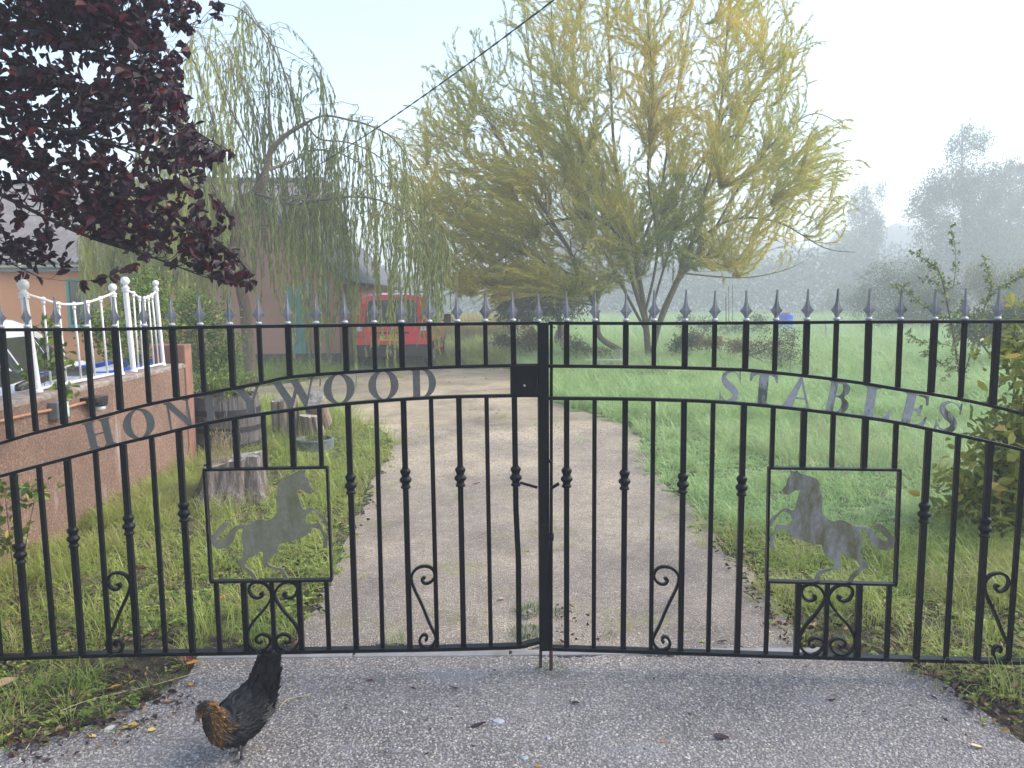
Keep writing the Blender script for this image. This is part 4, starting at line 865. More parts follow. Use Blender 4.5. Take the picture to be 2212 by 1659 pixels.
# ================================================================== VEHICLES
def car(root, P, body, st, wheels, glass=MAT_GLASS):
    """st: stations (y, hw_low, z_low, hw_belt, z_belt, hw_roof, z_roof); P: dict of options"""
    def ring(s):
        y, hl, zl, hb, zb_, hr, zr = s
        h = [(hl - .06, zl), (hl, zl + .10), ((hl + hb) / 2 + .012, (zl + zb_) / 2), (hb, zb_ - .06), (hb - .015, zb_), (hr + (hb - hr) * .12, zr - .14), (hr, zr - .05), (hr - .12, zr + .0), (hr * .45, zr + .025)]
        return [(x, y, z) for x, z in h] + [(-x, y, z) for x, z in h[::-1]]
    dense = []
    A = np.array(st, float); ys = A[:, 0]; 
    yy = np.unique(np.concatenate([ys, np.linspace(ys[0], ys[-1], 34)]))
    for y in yy: dense.append([y] + [float(np.interp(y, ys, A[:, k])) for k in range(1, 7)])
    mb = MB(); mb.loft([ring(s) for s in dense]); mb.build('body', body, root, smooth=False, bevel=.012)
    def S(y): return [y] + [float(np.interp(y, ys, A[:, k])) for k in range(1, 7)]
    def side(y, t, sgn, off=.008):
        s = S(y); x0_, z0_ = s[3] - .015, s[4]; x1_, z1_ = s[5] + (s[3] - s[5]) * .12, s[6] - .14
        x = x0_ + (x1_ - x0_) * t; z = z0_ + (z1_ - z0_) * t; return (sgn * (x + off), y, z)
    for (y0, y1, t0, t1, sk0, sk1) in P['side_windows']:
        for sg in (1, -1):
            mb = MB(); q = [side(y0, t0, sg), side(y1, t0, sg), side(y1 + sk1, t1, sg), side(y0 + sk0, t1, sg)]; q2 = [(x - sg * .016, y, z) for x, y, z in q]
            mb.loft([q, q2]); mb.build('side_window', glass, root)
    tl, rl = wheels['r'], wheels.get('w', .19)
    for (wy) in wheels['y']:
        for sg in (1, -1):
            hw = S(wy)[1]; we = empty('wheel', (sg * (hw - rl / 2 + .012), wy, tl)); we.parent = root
            def rot(prof, n, name, mat, par):
                mb = MB(); rings = [[(sg * a, r * math.cos(2 * math.pi * k / n), r * math.sin(2 * math.pi * k / n)) for k in range(n)] for r, a in prof]; mb.loft(rings); return mb.build(name, mat, par, smooth=False)
            rot([(tl * .6, rl / 2 - .02), (tl * .93, rl / 2), (tl, rl / 2 - .03), (tl, -rl / 2 + .03), (tl * .9, -rl / 2)], 24, 'tyre', P['tyre'], we)
            rot([(tl * .62, rl / 2 - .012), (tl * .6, rl / 2 + .004), (.03, rl / 2 + .006)], 24, 'hubcap', MAT_BLKPL, we)
            for k in range(9):
                a = 2 * math.pi * k / 9; mb = MB(); c, s_ = math.cos(a), math.sin(a)
                mb.bar((sg * (rl / 2 + .012), c * .03, s_ * .03), (sg * (rl / 2 + .012), c * tl * .6, s_ * tl * .6), .042, .012, (sg, 0, 0)); mb.build('spoke', P['rim'], we)
            mb = MB(); n = 20; rg = [[(sg * (hw + .004), wy + r * math.cos(math.pi * k / n), tl + r * math.sin(math.pi * k / n)) for k in range(n + 1)] for r in (tl + .05, tl - .0)]
            rg = [r_ for r_ in rg]; mb.loft(rg + [[(x - sg * .02, y, z) for x, y, z in rg[1]]], cap=False, closed=False); mb.build('wheel_arch', MAT_BLKPL, root)
    return S
MAT_TYRE = plain('tyre_rubber', (.02, .02, .02), .85, 0, .2, 20); MAT_RIM = plain('silver_wheel_trim', (.5, .5, .52), .35, .5, .05)
def car_paint(name, col, rough=.28):
    m, nt, b = new_mat(name); v = wpos(nt); d = ramp(nt, noise(nt, 3, 6, .7, v), [(.35, col), (.75, tuple(c * .82 + .012 for c in col))])
    nt.links.new(d, b.inputs['Base Color']); b.inputs['Roughness'].default_value = rough; b.inputs['Coat Weight'].default_value = .4; b.inputs['Coat Roughness'].default_value = .12; return m
MAT_RED = car_paint('red_car_paint', (.85, .03, .05)); MAT_WHITE = car_paint('white_car_paint', (.74, .75, .78))
YR = 17.6
vx = float(at(848, 790, YR)[0]); vr = empty('parked_van', (vx, YR, 0), R(-1.0)); tag(vr, 'red family van with black bumper parked on the grass, seen from behind', 'van')
st = [(-.0, .80, .36, .82, .96, .70, 1.02), (.03, .84, .33, .845, .98, .70, 1.16), (.12, .85, .31, .85, .98, .69, 1.52), (.20, .855, .30, .85, .98, .69, 1.66), (.6, .86, .27, .86, .98, .70, 1.70), (2.2, .865, .25, .86, .97, .69, 1.69), (2.75, .86, .25, .85, .97, .66, 1.60), (3.35, .85, .25, .83, .97, .60, 1.12), (3.42, .85, .25, .82, .965, .60, 1.05), (3.95, .80, .26, .76, .84, .55, .90), (4.12, .70, .34, .66, .72, .48, .76)]
MAT_REDL = plain('red_lamp_plastic', (.55, .02, .02), .2, 0, .05); MAT_WHL = plain('clear_lamp_plastic', (.6, .58, .56), .2)
car(vr, dict(side_windows=[(.30, 1.15, .06, .94, .06, .0), (1.22, 2.05, .06, .94, 0, 0), (2.12, 2.95, .06, .94, .0, -.32)], tyre=MAT_TYRE, rim=MAT_RIM), MAT_RED, st, dict(r=.31, y=(.62, 3.28)))
def vpanel(name, xs_, zs, y, mat, th=.02, par=None, bevel=.008, lean=0.0):
    mb = MB(); x0_, x1_ = xs_; z0_, z1_ = zs
    q = [(x0_, y, z0_), (x1_, y, z0_), (x1_, y + lean, z1_), (x0_, y + lean, z1_)]; mb.loft([q, [(a, b_ + th, c) for a, b_, c in q]]); return mb.build(name, mat, par or vr, bevel=bevel)
tg = vpanel('tailgate', (-.64, .64), (.55, 1.0), -.022, MAT_RED, .03)
mb = MB(); q = [(-.58, -.025, 1.02), (.58, -.025, 1.02), (.60, .0, 1.12), (.56, .085, 1.50), (.48, .10, 1.56), (-.48, .10, 1.56), (-.56, .085, 1.50), (-.60, .0, 1.12)]
mb.loft([q, [(a * .98, b_ + .035, c) for a, b_, c in q]]); rw = mb.build('rear_window', glass_mat('rear_window_glass', (.05, .06, .06), .12), tg)
vpanel('number_plate_recess', (-.36, .36), (.60, .80), -.026, MAT_RED, .004, tg); vpanel('trim_strip', (-.40, .40), (.80, .835), -.04, MAT_BLKPL, .02, tg, .003)
pl = vpanel('number_plate', (-.265, .265), (.645, .755), -.034, plain('yellow_plate', (.75, .52, .03), .4, 0, .04), .006, tg, .002)
tc = bpy.data.curves.new('lettering', 'FONT'); tc.body = 'S09 XHU'; tc.size = .105; tc.align_x = 'CENTER'; tc.align_y = 'CENTER'; tc.extrude = .001; tc.space_character = .95
to = bpy.data.objects.new('lettering', tc); COL.objects.link(to); bpy.context.view_layer.update(); tme = bpy.data.meshes.new_from_object(to.evaluated_get(bpy.context.evaluated_depsgraph_get())); bpy.data.objects.remove(to)
tme.materials.clear(); tme.materials.append(MAT_BLKPL); to = bpy.data.objects.new('plate_lettering', tme); to.rotation_euler = (R(90), 0, 0); to.location = (.0, -.036, .70); link(to, pl)
vpanel('bumper', (-.84, .84), (.26, .55), -.09, MAT_BLKPL, .16, vr, .03)
for sg in (-1, 1):
    mb = MB(); mb.box((sg * .825, .30, .40), (.075, .75, .30)); mb.build('bumper_corner', MAT_BLKPL, vr, bevel=.015)
    l = vpanel('tail_light', (.655, .80) if sg > 0 else (-.80, -.655), (.72, 1.24), -.03, MAT_REDL, .05, vr, .01, .03)
    vpanel('reversing_lens', (.665, .79) if sg > 0 else (-.79, -.665), (.86, .98), -.034, MAT_WHL, .01, l, .004, .006)
    mb = MB(); mb.box((sg * .89, 1.5, .52), (.03, 2.0, .15)); mb.build('side_rubbing_strip', MAT_BLKPL, vr, bevel=.01)
    me_ = empty('door_mirror', (sg * .98, 2.95, 1.05)); me_.parent = vr
    mb = MB(); mb.box((0, 0, .03), (.20, .10, .24)); mb.build('mirror_housing', MAT_BLKPL, me_, bevel=.04); mb = MB(); mb.box((0, -.053, .03), (.15, .01, .18)); mb.build('mirror_glass', MAT_GLASS, me_, bevel=.004)
    mb = MB(); mb.bar((sg * -.14, 0, -.03), (sg * -.02, 0, 0), .04); mb.build('mirror_arm', MAT_BLKPL, me_)
    mb = MB(); mb.tube([(sg * .60, .35, 1.70), (sg * .60, .4, 1.745), (sg * .60, 2.2, 1.745), (sg * .60, 2.25, 1.70)], .016, 6); mb.build('roof_bar', MAT_BLKPL, vr)
    for sx_ in (-.42, .42): mb = MB(); mb.ball((sx_ * sg * .15, -.095, .41), .012, 8, 5); mb.build('reflector', MAT_WHL, vr)
mb = MB(); mb.bar((0, -.03, 1.06), (.36, -.045, 1.10), .02, .012); mb.build('rear_wiper', MAT_BLKPL, vr)
mb = MB(); mb.box((0, -.032, .93), (.09, .01, .085)); mb.build('badge', MAT_RIM, tg, bevel=.003)
# white car beyond the wall
ca = math.atan2(10.0 - 5.1, -5.35 + 3.62); wc = empty('parked_car', (-4.3, 4.75, -.0), ca - math.pi / 2); wc.scale = (1, 1.22, 1); tag(wc, 'white low hatchback with dark glass parked behind the pink wall', 'car')
st2 = [(0, .70, .36, .74, .82, .50, .98), (.05, .78, .30, .78, .86, .54, 1.05), (.5, .84, .24, .82, .89, .58, 1.32), (1.1, .86, .22, .84, .89, .60, 1.385), (2.0, .86, .22, .84, .89, .60, 1.37), (2.5, .86, .22, .84, .89, .58, 1.27), (3.15, .85, .22, .82, .89, .55, .98), (3.9, .80, .24, .76, .80, .5, .86), (4.15, .68, .34, .64, .66, .45, .70)]
car(wc, dict(side_windows=[(.55, 1.1, .05, .98, .0, .0), (1.16, 1.95, .05, .98, 0, 0), (2.0, 2.75, .05, .98, .0, -.28)], tyre=MAT_TYRE, rim=MAT_RIM), MAT_WHITE, st2, dict(r=.30, y=(.62, 3.2)))
mb = MB(); q = [(-.52, .02, .90), (.52, .02, .90), (.46, .40, 1.26), (-.46, .40, 1.26)]; mb.loft([q, [(a, b_ + .03, c - .02) for a, b_, c in q]]); mb.build('rear_window', MAT_GLASS, wc)
# blue tray + white hull stored between wall and car
MAT_BLUE = plain('blue_plastic', (.02, .07, .52), .35, 0, .12, 6)
p0 = at(222, 796, 6.9); bt = empty('plastic_tray', (-3.60, 6.95, 0), wang); bt.scale = (1.1, .8, 1); tag(bt, 'bright blue moulded plastic tray resting behind the pink wall', 'tray')
mb = MB(); ring = lambda w, l, z: [(-l, -w, z), (l * .9, -w, z), (l, -w * .6, z), (l, w * .6, z), (l * .9, w, z), (-l, w, z)]
mb.loft([ring(.24, .55, .0), ring(.30, .62, .80), ring(.36, .70, .93), ring(.36, .70, .965), ring(.30, .64, .965), ring(.27, .60, .86)]); mb.build('tray', MAT_BLUE, bt, bevel=.006)
mb = MB(); mb.box((-.35, -.37, .90), (.22, .02, .08)); mb.build('handle_slot', MAT_BLKPL, bt, bevel=.006)
p0 = at(70, 850, 5.3); hu = empty('small_boat', (-3.36, 5.3, 0.02), wang); hu.scale = (1, .5, 1); tag(hu, 'white and black plastic hull with blue stripe, low behind the wall at far left', 'boat')
def hull(sc_, z0, z1, z2, mat, nm):
    mb = MB(); rings = []
    for x, w, dz in ((-1.3, .30, 0), (-1.0, .40, 0), (-.2, .44, .0), (.6, .40, .01), (1.1, .24, .03), (1.45, .05, .06)): w *= sc_; rings.append([(x, -w * .7, z0 + dz), (x, -w, z1 + dz), (x, -w * .92, z2 + dz), (x, w * .92, z2 + dz), (x, w, z1 + dz), (x, w * .7, z0 + dz)])
    mb.loft(rings); return mb.build(nm, mat, hu, bevel=.01)
hull(.95, .30, .62, .78, MAT_BLKPL, 'lower_hull'); hull(1.02, .785, .80, .83, MAT_BLUE, 'stripe'); hull(.98, .832, .86, .915, MAT_WHITE, 'deck')
mb = MB(); mb.tube([(-.2, -.1, .93), (.3, -.12, 1.0), (.9, -.05, .95)], .035, 8); mb.build('seat_pad', MAT_BLKPL, hu, smooth=True)
# ================================================================== TREES AND PLANTS
def bark(name, a, b, sc=14, rough=.9):
    m, nt, bb = new_mat(name); v = wpos(nt); mp = N(nt, 'ShaderNodeMapping'); mp.inputs['Scale'].default_value = (1, 1, .25); nt.links.new(v, mp.inputs[0])
    n = noise(nt, sc * 2.2, 7, .75, mp.outputs[0]); nt.links.new(ramp(nt, n, [(.32, a), (.68, b)]), bb.inputs['Base Color']); bb.inputs['Roughness'].default_value = rough
    bump(nt, bb, n, .9, .02); return m
MAT_BARK_G = bark('greenish_willow_bark', (.07, .06, .035), (.21, .18, .11)); MAT_BARK_W = bark('tan_willow_bark', (.09, .07, .045), (.24, .18, .12)); MAT_BARK_P = bark('dark_plum_bark', (.012, .009, .009), (.05, .035, .03))
MAT_BARK_B = bark('pale_birch_bark', (.2, .19, .17), (.55, .52, .48), 6); MAT_TWIG = bark('brown_twig', (.06, .04, .028), (.14, .09, .06))
MAT_LEAF_GOLD = leaf_mat('golden_willow_leaf', [(0, (.19, .26, .05)), (.3, (.52, .50, .09)), (.55, (.74, .60, .08)), (.8, (.82, .50, .04)), (1, (.85, .40, .05))], .6, .52)
MAT_LEAF_WEEP = leaf_mat('weeping_willow_leaf', [(0, (.20, .25, .08)), (.4, (.42, .44, .13)), (.7, (.54, .54, .18)), (1, (.68, .60, .15))], .5, .45)
MAT_LEAF_PLUM = leaf_mat('purple_plum_leaf', [(0, (.012, .004, .014)), (.5, (.035, .005, .018)), (.8, (.11, .006, .018)), (1, (.20, .015, .02))], .55, .35)
MAT_LEAF_SHRUB = leaf_mat('olive_shrub_leaf', [(0, (.10, .14, .025)), (.4, (.24, .28, .05)), (.75, (.42, .40, .07)), (1, (.60, .42, .10))], .4, .3)
MAT_LEAF_FAR = leaf_mat('distant_tree_leaf', [(0, (.04, .06, .03)), (.5, (.09, .13, .05)), (.85, (.18, .21, .07)), (1, (.32, .22, .09))], .6, .25)
MAT_LEAF_ROSE = leaf_mat('rose_leaf', [(0, (.05, .10, .02)), (.5, (.15, .23, .04)), (.85, (.30, .35, .07)), (1, (.5, .4, .08))], .45, .3)
MAT_LEAF_BROWN = leaf_mat('dead_brown_leaf', [(0, (.05, .035, .025)), (.5, (.12, .085, .055)), (.8, (.16, .15, .07)), (1, (.25, .14, .09))], .7, .2)

def resample(p, n):
    d = np.concatenate([[0], np.cumsum(np.linalg.norm(np.diff(p, axis=0), axis=1))]); t = np.linspace(0, d[-1], n)
    return np.stack([np.interp(t, d, p[:, k]) for k in range(3)], 1)
def limbs3d(px_limbs, Y):
    """each limb: (points px, r0, r1, depth offset at tip, start depth offset)"""
    out = []
    for pts, r0, r1, dz0, dz1 in px_limbs:
        n = len(pts); P = np.array([at(x, y, Y + dz0 + (dz1 - dz0) * (i / (n - 1)) ** .8) for i, (x, y) in enumerate(pts)]); P = smooth_path(P, 6)
        out.append((P, np.linspace(1, 0, len(P)) ** .8 * (r0 - r1) + r1))
    return out
def skel(limbs):
    S = np.concatenate([p for p, _ in limbs]); T = np.concatenate([unit(np.gradient(p, axis=0)) for p, _ in limbs]); Rr = np.concatenate([r for _, r in limbs])
    return S, T, Rr
def attach(S, T, Rr, Q, maxd=None, up=.35, Qs=None, npt=7, r1=.002, rk=.5, rmax=.03, droop=0.0, prefer_low=.6):
    """branches from the skeleton to targets Q"""
    out = []; idx = np.zeros(len(Q), int)
    for i in range(0, len(Q), 400):
        q = (Q if Qs is None else Qs)[i:i + 400]; D = q[:, None, :] - S[None]; d = np.linalg.norm(D, axis=2)
        cost = d * (1 + prefer_low * np.clip(-(D[:, :, 2]) / (d + 1e-6), 0, 1)) + .6 * d * np.clip(-(D * T[None]).sum(2) / (d + 1e-6), 0, 1)
        cost += rng.uniform(0, .12, cost.shape) * d
        idx[i:i + 400] = cost.argmin(1)
    for q, k in zip(Q, idx):
        a = S[k]; L = np.linalg.norm(q - a)
        if L < .02 or (maxd and L > maxd): continue
        c = a + T[k] * L * .45 + np.array([0, 0, up * L * .3]) + rng.normal(size=3) * L * .04
        p = bez(a, c, q, npt)
        if droop: t = np.linspace(0, 1, npt)[:, None]; p = p + np.array([[0, 0, -1.0]]) * droop * L * t ** 2.5
        p[1:-1] += rng.normal(size=(npt - 2, 3)) * L * .008
        r0 = min(Rr[k] * rk, rmax, max(.0035, L * .012)); out.append((p, np.linspace(r0, r1, npt)))
    return out
def add_branches(name, lst, mat, root, n=5):
    V, F = tubes_np([p for p, _ in lst], [r for _, r in lst], n)
    o = link(bpy.data.objects.new(name, npmesh(name, V, [F], mat, smooth=True)), root); return o
def leaves_along(paths, per_m, t0, L, W, spread=.7, droop=.35, oval=False, tintf=None):
    PP = []; DD = []
    for p, _ in paths:
        seg = np.linalg.norm(np.diff(p, axis=0), axis=1); tot = seg.sum(); n = rng.poisson(max(1, tot * per_m * (1 - t0)))
        if n == 0: continue
        t = t0 + (1 - t0) * rng.uniform(size=n) ** .9; q = resample(p, 12); f = t * 11; i = np.minimum(f.astype(int), 10); fr = (f - i)[:, None]
        P = q[i] * (1 - fr) + q[i + 1] * fr; d = unit(q[i + 1] - q[i]); r = unit(rng.normal(size=(n, 3)))
        D = unit(d + r * spread + np.array([0, 0, -droop])); PP.append(P); DD.append(D)
    P = np.concatenate(PP); D = np.concatenate(DD); n = len(P)
    l = L * rng.uniform(.65, 1.2, n); w = W * rng.uniform(.7, 1.2, n); t = tintf(P) if tintf else rng.uniform(size=n)
    return P, D, l, w, np.clip(t, 0, 1)
def add_leaves(name, data, mat, root, oval=False, kind=None):
    V, F, T = leaves_np(*data, oval=oval); o = link(bpy.data.objects.new(name, npmesh(name, V, [F], mat, attrs={'tint': ('FACE', T)})), root)
    if kind: o['kind'] = kind
    return o
def in_poly_px(n, poly, Y0, Y1, wfun=None):
    poly = np.array(poly, float); out = np.zeros((0, 3)); lo, hi = poly.min(0), poly.max(0)
    while len(out) < n:
        q = rng.uniform(lo, hi, (n * 2, 2)); k = inside(q, poly)
        if wfun is not None: k &= rng.uniform(size=len(q)) < wfun(q[:, 0], q[:, 1])
        q = q[k]; y = rng.uniform(Y0, Y1, len(q)); out = np.concatenate([out, np.array([at(a, b, c) for (a, b), c in zip(q, y)]).reshape(-1, 3)])
    return out[:n]

# --- golden willow
YG = 19.5
gw = empty('willow_tree', tuple(gnd(1398, 783)[:2]) + (0,)); tag(gw, 'tall many-stemmed willow with golden yellow leaves, centre of the meadow', 'tree')
gl = [([(1402, 790), (1397, 720), (1387, 640), (1372, 560), (1362, 500), (1340, 420), (1325, 300), (1318, 150), (1308, -20)], .15, .02, 0, .6),
      ([(1395, 700), (1360, 590), (1332, 505), (1280, 472), (1210, 476), (1150, 502), (1085, 560)], .09, .012, 0, -1.4),
      ([(1404, 788), (1430, 680), (1470, 590), (1500, 510), (1520, 430), (1545, 330), (1560, 200), (1572, 60), (1590, -80)], .12, .015, 0, -.7),
      ([(1418, 720), (1475, 590), (1540, 500), (1600, 400), (1680, 300), (1760, 245), (1838, 285)], .08, .008, 0, .9),
      ([(1490, 530), (1580, 475), (1680, 480), (1780, 535), (1848, 545)], .05, .007, -.3, -1.2), ([(1520, 430), (1600, 280), (1660, 160), (1765, 70)], .05, .007, -.3, .5),
      ([(1408, 786), (1385, 780), (1340, 757), (1298, 730), (1290, 700), (1286, 660), (1252, 600), (1230, 540), (1180, 460), (1120, 370), (1060, 270), (1005, 165)], .15, .012, 0, -.8),
      ([(1252, 600), (1160, 560), (1060, 520), (960, 470), (903, 415)], .05, .007, -.3, .3), ([(1230, 540), (1130, 420), (1010, 340), (925, 285)], .05, .007, -.3, 1.3),
      ([(1180, 460), (1172, 330), (1150, 180), (1128, -10)], .05, .007, -.5, .6), ([(1372, 560), (1425, 420), (1452, 250), (1485, 80), (1505, -90)], .07, .008, .1, 1.3),
      ([(1340, 420), (1245, 300), (1202, 150), (1190, 0)], .05, .007, .2, -1.2), ([(1286, 660), (1180, 640), (1080, 620), (975, 598)], .04, .007, -.3, -1.5),
      ([(1470, 590), (1600, 600), (1690, 585), (1745, 560)], .04, .007, -.1, 1.0), ([(1398, 720), (1340, 610), (1250, 420), (1230, 250), (1245, 60)], .07, .008, 0, 2.2),
      ([(1400, 700), (1440, 560), (1500, 380), (1620, 220), (1700, 120)], .06, .008, 0, 2.2), ([(1390, 690), (1420, 540), (1400, 380), (1410, 200), (1395, 0)], .06, .008, 0, -1.8)]
GLB = [(p, r * .6) for p, r in limbs3d(gl, YG)]
GPOLY = [(880, 330), (935, 240), (980, 150), (1060, 110), (1105, 20), (1100, -140), (1640, -140), (1700, 40), (1745, 120), (1710, 210), (1795, 290), (1815, 400), (1805, 500), (1720, 530), (1660, 575), (1600, 595), (1500, 600), (1420, 560), (1350, 640), (1200, 655), (1080, 650), (960, 630), (890, 540), (870, 420)]
def gdens(x, y):
    w = .13 + .5 * np.exp(-((x - 1140) / 240) ** 2 - ((y - 500) / 190) ** 2) + .25 * np.exp(-((x - 1440) / 90) ** 2 - ((y - 500) / 100) ** 2) + .16 * np.exp(-((x - 1620) / 150) ** 2 - ((y - 330) / 140) ** 2)
    return np.clip(w * (.75 + .6 * vnoise(x, y, .012, 4)), .03, 1)
Q1 = in_poly_px(260, GPOLY, YG - 2.6, YG + 3.0, lambda x, y: np.clip(gdens(x, y) + .25, 0, 1))
S, T, Rr = skel(GLB); B1 = attach(S, T, Rr, Q1, 4.5, .5, None, 8, .004, .55, .022)
Q2 = in_poly_px(3900, GPOLY, YG - 2.9, YG + 3.3, gdens); gc = at(1398, 730, YG); go_ = unit(Q2 - gc); go_[:, 2] += .12
S, T, Rr = skel([(p[5:], r[5:]) for p, r in GLB] + B1); B2 = attach(S, T, Rr, Q2 + go_ * .30, 1.9, .35, Q2 - go_ * .45, 7, .0018, .6, .009, droop=.03)
ext = []                                         # arching tip shoots
for p, r in B2[::2]:
    d = unit(p[-1] - p[-3]); L = rng.uniform(.25, .7); e = p[-1] + (d * .8 + rng.normal(size=3) * .25) * L; q = bez(p[-1], p[-1] + d * L * .6 + np.array([0, 0, .1 * L]), e + np.array([0, 0, -.12 * L]), 6); ext.append((q, np.linspace(.002, .001, 6)))
add_branches('trunk', GLB, MAT_BARK_G, gw, 9); add_branches('branches', B1 + B2 + ext, MAT_BARK_G, gw, 4)
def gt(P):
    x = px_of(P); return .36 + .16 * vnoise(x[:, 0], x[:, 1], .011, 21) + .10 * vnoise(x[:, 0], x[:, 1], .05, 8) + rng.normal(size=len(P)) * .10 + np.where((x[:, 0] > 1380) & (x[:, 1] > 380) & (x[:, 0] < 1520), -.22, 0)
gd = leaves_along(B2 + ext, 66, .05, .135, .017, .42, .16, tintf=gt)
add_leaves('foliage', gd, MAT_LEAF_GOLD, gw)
print('golden leaves', len(gd[0]))

# --- weeping willow
YW_ = 14.0
ww = empty('weeping_willow_tree', tuple(gnd(543, 858)[:2]) + (0,)); tag(ww, 'weeping willow with long hanging grey-green strands in front of the bungalow', 'tree')
wl = [([(545, 860), (541, 790), (535, 728), (529, 662), (521, 622), (527, 582), (513, 550), (502, 520), (506, 470), (518, 438), (545, 418), (566, 395), (574, 368), (582, 335), (592, 318), (620, 290), (662, 265)], .125, .035, 0, -.2),
      ([(548, 418), (575, 425), (609, 437), (635, 441), (662, 438), (696, 432), (760, 425), (830, 436), (890, 480), (940, 560)], .05, .010, -.1, -1.2),
      ([(575, 368), (600, 360), (640, 345), (670, 325), (730, 330), (800, 370), (850, 440)], .045, .008, -.1, .9),
      ([(580, 335), (583, 290), (582, 220), (582, 150), (578, 100), (545, 30), (507, -20)], .03, .008, -.1, .3), ([(643, 268), (630, 210), (612, 150), (587, 97), (560, 60), (520, 20), (470, 10), (420, 60)], .03, .006, 0, -.5),
      ([(587, 97), (633, 117), (687, 157), (712, 230)], .012, .004, -.2, -.4),
      ([(662, 265), (700, 250), (750, 258), (800, 272), (850, 300), (885, 350), (925, 430), (955, 510)], .035, .006, -.2, -.9),
      ([(662, 265), (690, 300), (760, 310), (830, 350), (880, 440), (930, 540)], .03, .006, -.2, 1.3),
      ([(505, 470), (450, 400), (380, 330), (300, 340), (230, 410), (190, 480)], .045, .007, 0, -.6), ([(518, 438), (480, 330), (445, 210), (415, 130), (380, 150), (340, 210)], .04, .006, 0, .6),
      ([(502, 520), (440, 490), (340, 480), (260, 530), (195, 600)], .04, .006, 0, .8), ([(506, 480), (470, 420), (400, 400), (330, 440)], .03, .006, 0, -1.4),
      ([(566, 395), (540, 320), (500, 240), (470, 160), (440, 100)], .03, .006, 0, -1.1), ([(574, 368), (560, 280), (530, 200), (500, 140), (520, 90)], .03, .005, 0, 1.2)]
WLB = [(p, r * (.62 if i else .9)) for i, (p, r) in enumerate(limbs3d(wl, YW_))]
S, T, Rr = skel([(p[30:], r[30:]) if i == 0 else (p[6:], r[6:]) for i, (p, r) in enumerate(WLB)])
WPOLY = [(180, 430), (250, 330), (330, 230), (400, 110), (470, 20), (560, 20), (640, 90), (720, 170), (730, 240), (800, 250), (870, 290), (915, 370), (965, 500), (900, 560), (750, 500), (600, 520), (420, 520), (250, 560), (170, 560)]
Q1 = in_poly_px(330, WPOLY, YW_ - 1.7, YW_ + 1.9)
SB = attach(S, T, Rr, Q1, 2.6, 1.2, None, 8, .003, .5, .014, droop=.0)
bot_x = [150, 200, 300, 420, 500, 560, 640, 700, 760, 850, 900, 940, 985]; bot_y = [600, 640, 660, 640, 590, 600, 720, 790, 800, 740, 700, 670, 640]
S, T, Rr = skel(SB + [(p[len(p) // 2:], r[len(p) // 2:]) for p, r in WLB[1:]]); strands = []
for _ in range(1350):
    k = rng.integers(len(S)); a = S[k]; ap = px_of(a)[0]
    if ap[0] > 990: continue
    if 470 < ap[0] < 610 and ap[1] > 330 and rng.uniform() < .5: continue
    if 740 < ap[0] < 935 and rng.uniform() < .5: continue
    if 590 < ap[0] < 720 and ap[1] > 380 and rng.uniform() < .25: continue
    sparse = ap[1] < 230
    if sparse and rng.uniform() < .45: continue
    yb = np.interp(ap[0] + rng.normal() * 10, bot_x, bot_y) + rng.normal() * 45; Lmax = max(.25, (yb - ap[1]) * YW_ / FPX)
    L = min(Lmax, rng.choice([rng.uniform(.4, 1.2), rng.uniform(1.0, 2.6), rng.uniform(2.0, 3.6)], p=[.3, .45, .25]))
    if sparse: L = min(L, rng.uniform(.3, 1.3))
    o_ = T[k] * np.array([1, 1, .3]) * rng.uniform(.05, .3) + rng.normal(size=3) * .07; sw = rng.normal(size=2) * .06
    z = np.linspace(0, 1, 9); p = a[None] + np.outer(1 - np.exp(-z * 5), o_); p[:, 2] -= L * z; p[:, 0] += sw[0] * z ** 1.5 * L + .03 * np.sin(z * 5 + k); p[:, 1] += sw[1] * z ** 1.5 * L
    p[:, 2] = np.maximum(p[:, 2], .15); strands.append((p, np.linspace(.0032, .0015, 9)))
add_branches('trunk', WLB[:1], MAT_BARK_W, ww, 12); add_branches('limbs', WLB[1:], MAT_BARK_G, ww, 7); add_branches('branches', SB + strands, MAT_BARK_G, ww, 4)
def wt(P):
    x = px_of(P); return .42 + .2 * vnoise(x[:, 0], x[:, 1] * .4, .02, 3) + np.clip((420 - x[:, 0]) / 500, -.3, .35) + rng.normal(size=len(P)) * .13
wd = leaves_along(strands, 36, .0, .135, .022, .38, .75, tintf=wt); wd2 = leaves_along(SB, 16, .3, .12, .016, .5, .5, tintf=wt)
add_leaves('foliage', tuple(np.concatenate([a, b_]) for a, b_ in zip(wd, wd2)), MAT_LEAF_WEEP, ww)
print('weeping leaves', len(wd[0]) + len(wd2[0]))

# --- purple plum
YP = 4.35
pt = empty('plum_tree', (-5.15, 4.7, 0)); tag(pt, 'dark purple-leaved plum tree reaching in from the top left', 'tree')
pl_ = [([(-250, -30), (0, 120), (150, 180), (300, 232), (400, 272), (468, 312)], .03, .004, .1, -.1), ([(-250, 230), (0, 335), (150, 392), (300, 425), (420, 490), (500, 545), (546, 598)], .028, .003, .1, .2),
       ([(-250, 300), (0, 420), (100, 470), (200, 515), (330, 556), (440, 598)], .022, .003, .1, -.3), ([(-250, -200), (0, -40), (200, 15), (350, 45), (440, 62)], .02, .002, .1, .4),
       ([(-250, 420), (-60, 520), (30, 572), (92, 602)], .012, .002, .1, .1), ([(-250, 100), (0, 240), (200, 300), (330, 340), (430, 400)], .025, .003, .1, .5), ([(-250, -120), (0, 20), (150, 90), (280, 130), (385, 190)], .022, .003, .1, -.3),
       ([(-250, 60), (-50, 60), (100, 60), (220, 80), (340, 90)], .02, .003, .1, .7)]
PLB = [(p, r * .6) for p, r in limbs3d(pl_, YP)]
